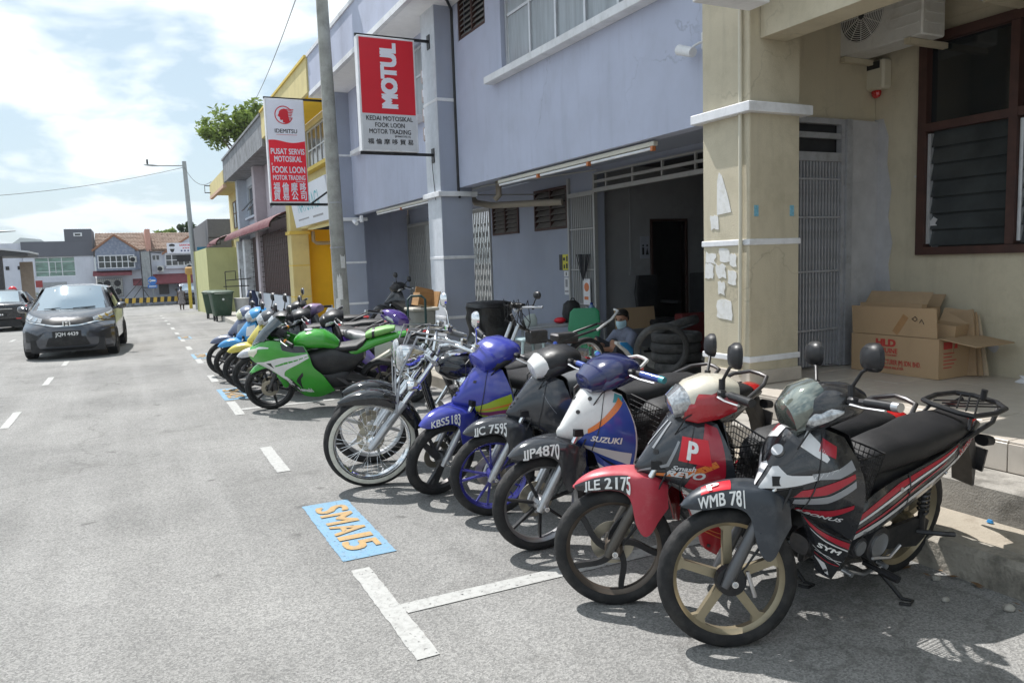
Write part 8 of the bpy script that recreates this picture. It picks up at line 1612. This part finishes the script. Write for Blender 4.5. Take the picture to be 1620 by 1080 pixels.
t = thing('bucket', 'pale bucket stuffed with white plastic behind the parked motorcycles', 'bucket', (3.75, 16.2, .05)); P(t, 'body', MB().tube([(3.78, 16.2, .1), (3.78, 16.2, .62)], [.17, .21], 18), pm('cream_bucket', (.55, .53, .46), .5, var=.08)); P(t, 'plastic_bag', MB().blob([((3.78, 16.2, .60), (.18, 0, 0), (0, .18, 0)), ((3.80, 16.2, .72), (.14, 0, 0), (0, .12, 0)), ((3.76, 16.2, .80), (.05, 0, 0), (0, .07, 0))], 9, 1.6), m_white)
# crates and dark seats behind the green motorcycle
t = thing('open_carton', 'open dark cardboard carton on the kerb behind the green motorcycle', 'box', (3.2, 11.3, 0)); dk = pm('dark_card', (.05, .05, .055), .8, var=.2); 
for nm, a in (('side', (3.3, 3.32, 12.9, 13.5, .17, .62)), ('side', (3.85, 3.87, 12.9, 13.5, .17, .62)), ('side', (3.322, 3.848, 12.9, 12.92, .17, .62))): P(t, nm, MB().box(*a), dk)
P(t, 'flap', MB().box(-.01, .01, -.3, .3, 0, .3, M=Matrix.Translation((3.87, 13.2, .62)) @ Matrix.Rotation(rad(40), 4, 'Y')), dk); P(t, 'flap', MB().box(-.01, .01, -.3, .3, 0, .3, M=Matrix.Translation((3.31, 13.2, .62)) @ Matrix.Rotation(rad(-35), 4, 'Y')), dk)
# big cardboard box on the tiles
card = pm('cardboard', (.44, .30, .175), .85, var=.1, sc=4, stretch=(1, 1, .3), dirt=((.3, .2, .12), .3, 4)); card2 = pm('cardboard_inside', (.40, .28, .17), .9, var=.1); redp = pm('red_print', (.50, .05, .04), .7, var=.15, sc=30)
t = thing('cardboard_box', 'large brown cardboard box with red print, open and filled with smaller cartons', 'box', (5.98, 4.45, .54)); bx0, bx1, by0, by1, bz = 5.97, 6.46, 4.06, 4.92, .545
P(t, 'front', MB().box(bx0, bx0+.012, by0, by1, bz, bz+.34), card); P(t, 'back', MB().box(bx1-.012, bx1, by0, by1, bz, bz+.36), card2); P(t, 'end', MB().box(bx0+.012, bx1-.012, by0, by0+.012, bz, bz+.34), card); P(t, 'end', MB().box(bx0+.012, bx1-.012, by1-.012, by1, bz, bz+.34), card2); P(t, 'base', MB().box(bx0+.013, bx1-.013, by0+.013, by1-.013, bz, bz+.01), card2)
P(t, 'flap', MB().box(-.005, .005, -.43, .40, 0, .25, M=Matrix.Translation((bx0+.006, (by0+by1)/2+.02, bz+.345)) @ Matrix.Rotation(rad(-4), 4, 'Y')), card, 'front flap standing up with brown tape'); P(t, 'flap', MB().box(0, .50, -.32, 0, -.004, .004, M=Matrix.Translation((bx0, by0, bz+.345)) @ Matrix.Rotation(rad(8), 4, 'X')), card2, 'side flap folded out flat')
P(t, 'tape', MB().box(-.006, -.0045, -.03, .03, -.005, .19, M=Matrix.Translation((bx0+.004, 4.47, bz+.37)) @ Matrix.Rotation(rad(-4), 4, 'Y') @ Matrix.Rotation(rad(36), 4, 'X')), pm('brown_tape', (.36, .20, .09), .5))
mb = MB(); FM = lambda y, z: plane_M((bx0-.002, y, z), (0, -1, 0), (0, 0, 1))
flat_text(mb, 'HLD', FM(4.56, bz+.245), .06, .20, bold=.08); flat_text(mb, 'GENUINE', FM(4.56, bz+.185), .042, .24, bold=.03); flat_text(mb, 'PARTS & ACCESSORIES', FM(4.56, bz+.160), .014, .22); flat_text(mb, 'HLD MANUFACTURER (M) SDN. BHD.', FM(4.50, bz+.085), .042, .56, bold=.02); flat_text(mb, 'SELANGOR MALAYSIA', FM(4.50, bz+.045), .022, .24, bold=.01); P(t, 'lettering', mb, redp)
mb = MB(); EM = lambda x, z: plane_M((x, by0-.002, z), (1, 0, 0), (0, 0, 1)); mb.box(bx0+.06, bx0+.24, by0-.003, by0-.001, bz+.25, bz+.31)
for k in range(5): mb.box(bx0+.06, bx0+.17+.03*(k % 3), by0-.003, by0-.001, bz+.09+k*.03, bz+.098+k*.03)
P(t, 'side_print', mb, redp)
mb = MB(); mb.tube([(bx0-.016, 4.30, bz+.50), (bx0-.016, 4.27, bz+.52), (bx0-.016, 4.25, bz+.50), (bx0-.016, 4.27, bz+.48)], .003, 4, closed=True).tube([(bx0-.014, 4.23, bz+.47), (bx0-.015, 4.21, bz+.50), (bx0-.014, 4.19, bz+.46)], .003, 4); P(t, 'pen_mark', mb, m_ink)
def carton(name, lab, M, a, b_, h, mat=card):
    q = thing(name, lab, 'box', M=M); 
    for nm, z in (('panel', (-a/2, -a/2+.008, -b_/2, b_/2, 0, h)), ('panel', (a/2-.008, a/2, -b_/2, b_/2, 0, h)), ('panel', (-a/2+.008, a/2-.008, -b_/2, -b_/2+.008, 0, h)), ('panel', (-a/2+.008, a/2-.008, b_/2-.008, b_/2, 0, h)), ('base', (-a/2+.008, a/2-.008, -b_/2+.008, b_/2-.008, 0, .008))): MB().box(*z).build(nm, mat, q)
    MB().box(0, .004, -b_/2, b_/2, 0, .13, M=Matrix.Translation((a/2, 0, h)) @ Matrix.Rotation(rad(35), 4, 'Y')).build('flap', card2, q); return q
carton('carton', 'flat folded carton standing tallest inside the big cardboard box', Matrix.Translation((6.10, 4.62, .60)) @ Matrix.Rotation(rad(3), 4, 'Y'), 07e-2, .62, .56); carton('carton', 'small open carton tilted in the front corner of the big cardboard box', Matrix.Translation((6.24, 4.22, .58)) @ Matrix.Rotation(rad(12), 4, 'Z') @ Matrix.Rotation(rad(6), 4, 'X'), .26, .24, .42); carton('carton', 'brown carton behind the tall folded one in the big box', Matrix.Translation((6.34, 4.62, .62)), .18, .5, .50)
for k, (x, lab, m_) in enumerate(((6.36, 'flattened cardboard sheet leaning in the corner of the big box', card2), (6.40, 'second flattened cardboard sheet leaning behind the first by the wall', card), (6.43, 'rear flattened cardboard sheet with a red patch leaning by the wall', pm('pale_card', (.5, .40, .28), .85)))):
    M = Matrix.Translation((x, 3.985-.028*k, .60)) @ Matrix.Rotation(rad(7), 4, 'Y') @ Matrix.Rotation(rad(-9-3*k), 4, 'X'); q = MB().box(-.006, .006, -.0, .22, -.045, .52-.02*k, M=M).build('cardboard_sheet', m_); tag(q, lab, 'cardboard')
    if k == 2: MB().box(-.009, -.0065, .02, .16, .34, .46, M=M).build('red_patch', m_red, q)
tag(MB().blob([((6.35, 3.60, .545), (.05, 0, 0), (0, .07, 0)), ((6.36, 3.58, .575), (.04, .01, 0), (.01, .05, 0)), ((6.35, 3.61, .60), (.015, 0, 0), (0, .02, 0))], 9, 1.5).build('litter', whp), 'crumpled white and pink paper litter on the tiles by the wall', 'litter')
# office chair, cardboard and boxes inside the dark workshop
t = thing('office_chair', 'black office chair in the dark workshop', 'chair', (7.4, 9.9, .17)); P(t, 'backrest', MB().blob([((7.25, 9.8, .85), (.20, 0, 0), (0, .04, 0)), ((7.27, 9.82, 1.1), (.23, 0, 0), (0, .05, 0)), ((7.28, 9.84, 1.36), (.19, 0, 0), (0, .04, 0))], 18, 4), m_vinyl); P(t, 'seat', MB().box(7.0, 7.55, 9.3, 9.78, .60, .70, bev=.03), m_vinyl); P(t, 'post', MB().tube([(7.27, 9.55, .17), (7.27, 9.55, .6)], .03, 8), m_black); P(t, 'base', MB().tube([(7.0, 9.55, .2), (7.54, 9.55, .2)], .02, 6).tube([(7.27, 9.3, .2), (7.27, 9.8, .2)], .02, 6), m_black); P(t, 'armrest', MB().box(7.5, 7.58, 9.35, 9.8, .92, .96, bev=.01), m_black)
tag(MB().box(-.36, .36, -.01, .01, 0, .32, M=Matrix.Translation((6.75, 9.4, .58)) @ Matrix.Rotation(rad(-8), 4, 'X')).build('cardboard_sheet', card), 'wide brown cardboard sheet standing behind the mechanic', 'cardboard')
tag(MB().box(7.3, 7.8, 9.0, 9.2, .17, .78, bev=.02).build('tool_cabinet', pm('dark_red_cabinet', (.12, .012, .012), .5, var=.1)), 'dark red tool cabinet in the dark workshop', 'cabinet')
t = thing('toilet_sign', 'small toilet sign with two figures on the workshop wall', 'sign', (7.6, 10.29, 1.8)); P(t, 'plate', MB().box(7.5, 7.68, 10.285, 10.297, 1.62, 1.98), pm('sign_blue_grey', (.40, .42, .48), .5)); P(t, 'figure', MB().box(7.53, 7.57, 10.282, 10.284, 1.68, 1.80).disc((7.55, 10.283, 1.83), .018, (0, 1, 0), .002, 10), m_ink); P(t, 'figure', MB().prism([(7.60, 1.68), (7.66, 1.68), (7.63, 1.80)], 10.282, 10.284, 'xz').disc((7.63, 10.283, 1.83), .018, (0, 1, 0), .002, 10), m_ink)
# ================================================================== STREET FURNITURE FURTHER DOWN
bing = pm('bin_green', (.025, .065, .035), .5, var=.15, sc=3, dirt=((.12, .13, .1), .3, 4))
def bigbin(x, y, rz, lab):
    z = zr(y); t = thing('green_bin', lab, 'bin', (x, y, z), rz, 'green wheeled bins'); MB().blob([((0, 0, .20), (.29, 0, 0), (0, .29, 0)), ((0, 0, .30), (.31, 0, 0), (0, .31, 0)), ((0, 0, 1.05), (.38, 0, 0), (0, .40, 0))], 24, 7).build('body', bing, t); MB().blob([((0, 0, 1.055), (.41, 0, 0), (0, .43, 0)), ((0, 0, 1.09), (.41, 0, 0), (0, .43, 0)), ((.04, 0, 1.14), (.32, 0, 0), (0, .34, 0)), ((.05, 0, 1.15), (.16, 0, 0), (0, .2, 0))], 24, 6).build('lid', bing, t); MB().box(-.46, -.40, -.32, .32, 1.0, 1.05, bev=.015).build('handle', bing, t); MB().disc((-.37, -.0, .82), .04, (1, 0, 0), .03).build('badge', m_letter, t)
    for a in (-.22, .22):
        for c in (-.25, .25): MB().disc((a, c, .10), .10, (0, 1, 0), .05, 14).box(a-.04, a+.04, c-.03, c+.03, .12, .22).build('wheel', m_black, t)
bigbin(3.02, 30.6, rad(96), 'nearer dark green wheeled bin at the end of the kerb'); bigbin(3.02, 33.6, rad(80), 'farther dark green wheeled bin behind the nearer one')
t = thing('bucket', 'pale round bucket beside the green bins', 'bucket', (3.85, 30.6, -.22)); P(t, 'body', MB().tube([(3.75, 30.6, -.1), (3.75, 30.6, .55)], [.22, .27], 16), pm('pale_bucket', (.48, .48, .47), .5, var=.1)); P(t, 'rim', MB().tube([(3.75, 30.6, .551), (3.75, 30.6, .60)], .29, 16), pm('pale_bucket2', (.52, .52, .5), .5))
tag(MB().blob([((4.25, 31.5, -.1), (.2, 0, 0), (0, .2, 0)), ((4.25, 31.5, .5), (.24, 0, 0), (0, .24, 0)), ((4.25, 31.5, .85), (.12, 0, 0), (0, .12, 0))], 12).build('blue_drum', pm('navy_drum', (.03, .05, .12), .5)), 'dark blue plastic drum by the flaking white pillars', 'drum')
fr = MB().tube([(3.5, 33.2, -.25), (3.5, 33.2, 1.6)], .02, 5).tube([(3.5, 33.2, 1.25), (4.5, 33.2, 1.3)], .02, 5).tube([(4.1, 33.2, -.2), (4.1, 33.2, 1.7)], .02, 5).tube([(3.4, 33.2, 1.0), (4.4, 33.2, 1.0)], .02, 5).tube([(3.5, 33.2, 1.6), (3.9, 33.2, 1.62), (3.9, 33.2, 1.25)], .02, 5); tag(fr.build('steel_rack', m_black), 'thin black steel rack standing behind the green bins', 'rack')
slab('far_pavement', conc_l, 3.0, 4.55, 26.0, 33.0, -.03, -1.0)
# rider with a red helmet behind the black sedan
t = thing('person', 'rider with a round red helmet just visible behind the black sedan', 'person', (-4.3, 37, -.35)); b = MB(); b.blob([((0, 0, .5), (.16, 0, 0), (0, .13, 0)), ((0, 0, .9), (.17, 0, 0), (0, .12, 0)), ((0, 0, 1.22), (.19, 0, 0), (0, .11, 0)), ((0, 0, 1.3), (.07, 0, 0), (0, .06, 0))], 14); head(b, (0, 0, 1.45), (0, -1, 0), .1)
for s in (1, -1): b.tube([(s*.19, 0, 1.2), (s*.27, -.12, .98), (s*.25, -.40, .98)], [.055, .045, .03], 10); hand(b, (s*.25, -.40, .98), (0, -1, -.1), (1, 0, 0)); b.tube([(s*.1, 0, .55), (s*.18, -.36, .58), (s*.16, -.22, .12)], [.09, .065, .045], 10)
solid(b, 'body', pm('dark_clothes', (.03, .03, .04), .8), t, .018); MB().ell((0, .01, 1.50), .155, .17, .155, 20, 14).build('helmet', m_red, t)
underbone('motorcycle', 'dark motorcycle under the rider with the red helmet', 'motorcycle', -4.3, 37.3, rad(-90), 0, 0, dict(fender=pBlack, nose=pBlack, side=pBlack, cowl=pBlack, rim=m_dmetal), None, None, None, ())
# ------------------------------------------------------------------ litter and small stones at the kerb
rnd = random.Random(11)
for k, (x, y, s) in enumerate(((3.45, 1.98, .024), (3.30, 2.18, .017), (3.48, 2.35, .02), (3.38, 1.75, .018))):
    q = MB().ell((0, 0, 0), s*1.3, s, s*.7, 8, 6); q.v = [tuple(c*rnd.uniform(.85, 1.15) for c in p) for p in q.v]; q.xf(Matrix.Translation((x, y, s*.6))); tag(q.build('stone', conc_l), ['largest pale stone by the kerb under the nearest motorcycle', 'pale stone lying behind the nearest rear wheel', 'small stone at the foot of the kerb', 'smallest stone by the kerb at the right edge'][k], 'stone')
mb = MB()
for k in range(46):
    x = 3.585+rnd.uniform(-.05, .01); y = 1.55+rnd.gauss(0, .14); a = rnd.random()*6.28; l = rnd.uniform(.02, .05); mb.add([(x, y, 0), (x+.008, y+.004, 0), (x+l*math.cos(a)*.6, y+l*math.sin(a)*.6, l)], [(0, 1, 2)])
o = mb.build('weed_tuft', lm1); tag(o, 'small green weed growing at the foot of the kerb', 'weed'); 
tag(MB().blob([((4.02, 2.42, .176), (.012, 0, 0), (0, .02, 0)), ((4.02, 2.42, .19), (.008, 0, 0), (0, .012, 0))], 8).build('litter', pSky), 'blue and white wrapper on the step behind the nearest bike', 'litter')

# dry leaves and grit gathered in the gutter along the kerb
rnd = random.Random(21); mb = MB()
for k in range(150):
    y = rnd.uniform(1.2, 20); x = 3.585-abs(rnd.gauss(0, .10)); a = rnd.random()*6.28; l = rnd.uniform(.012, .04); z = zr(y)+.006
    d = V((math.cos(a), math.sin(a), rnd.uniform(-.1, .3)))*l; e = V((-math.sin(a), math.cos(a), rnd.uniform(-.2, .4)))*l*.4; c_ = V((x, y, z+.008)); mb.add([c_-d, c_+e, c_+d, c_-e], [(0, 1, 2, 3)])
mb.build('dry_leaves', pm('dry_leaf', (.16, .09, .04), .8, var=.4, sc=20), kind='stuff')
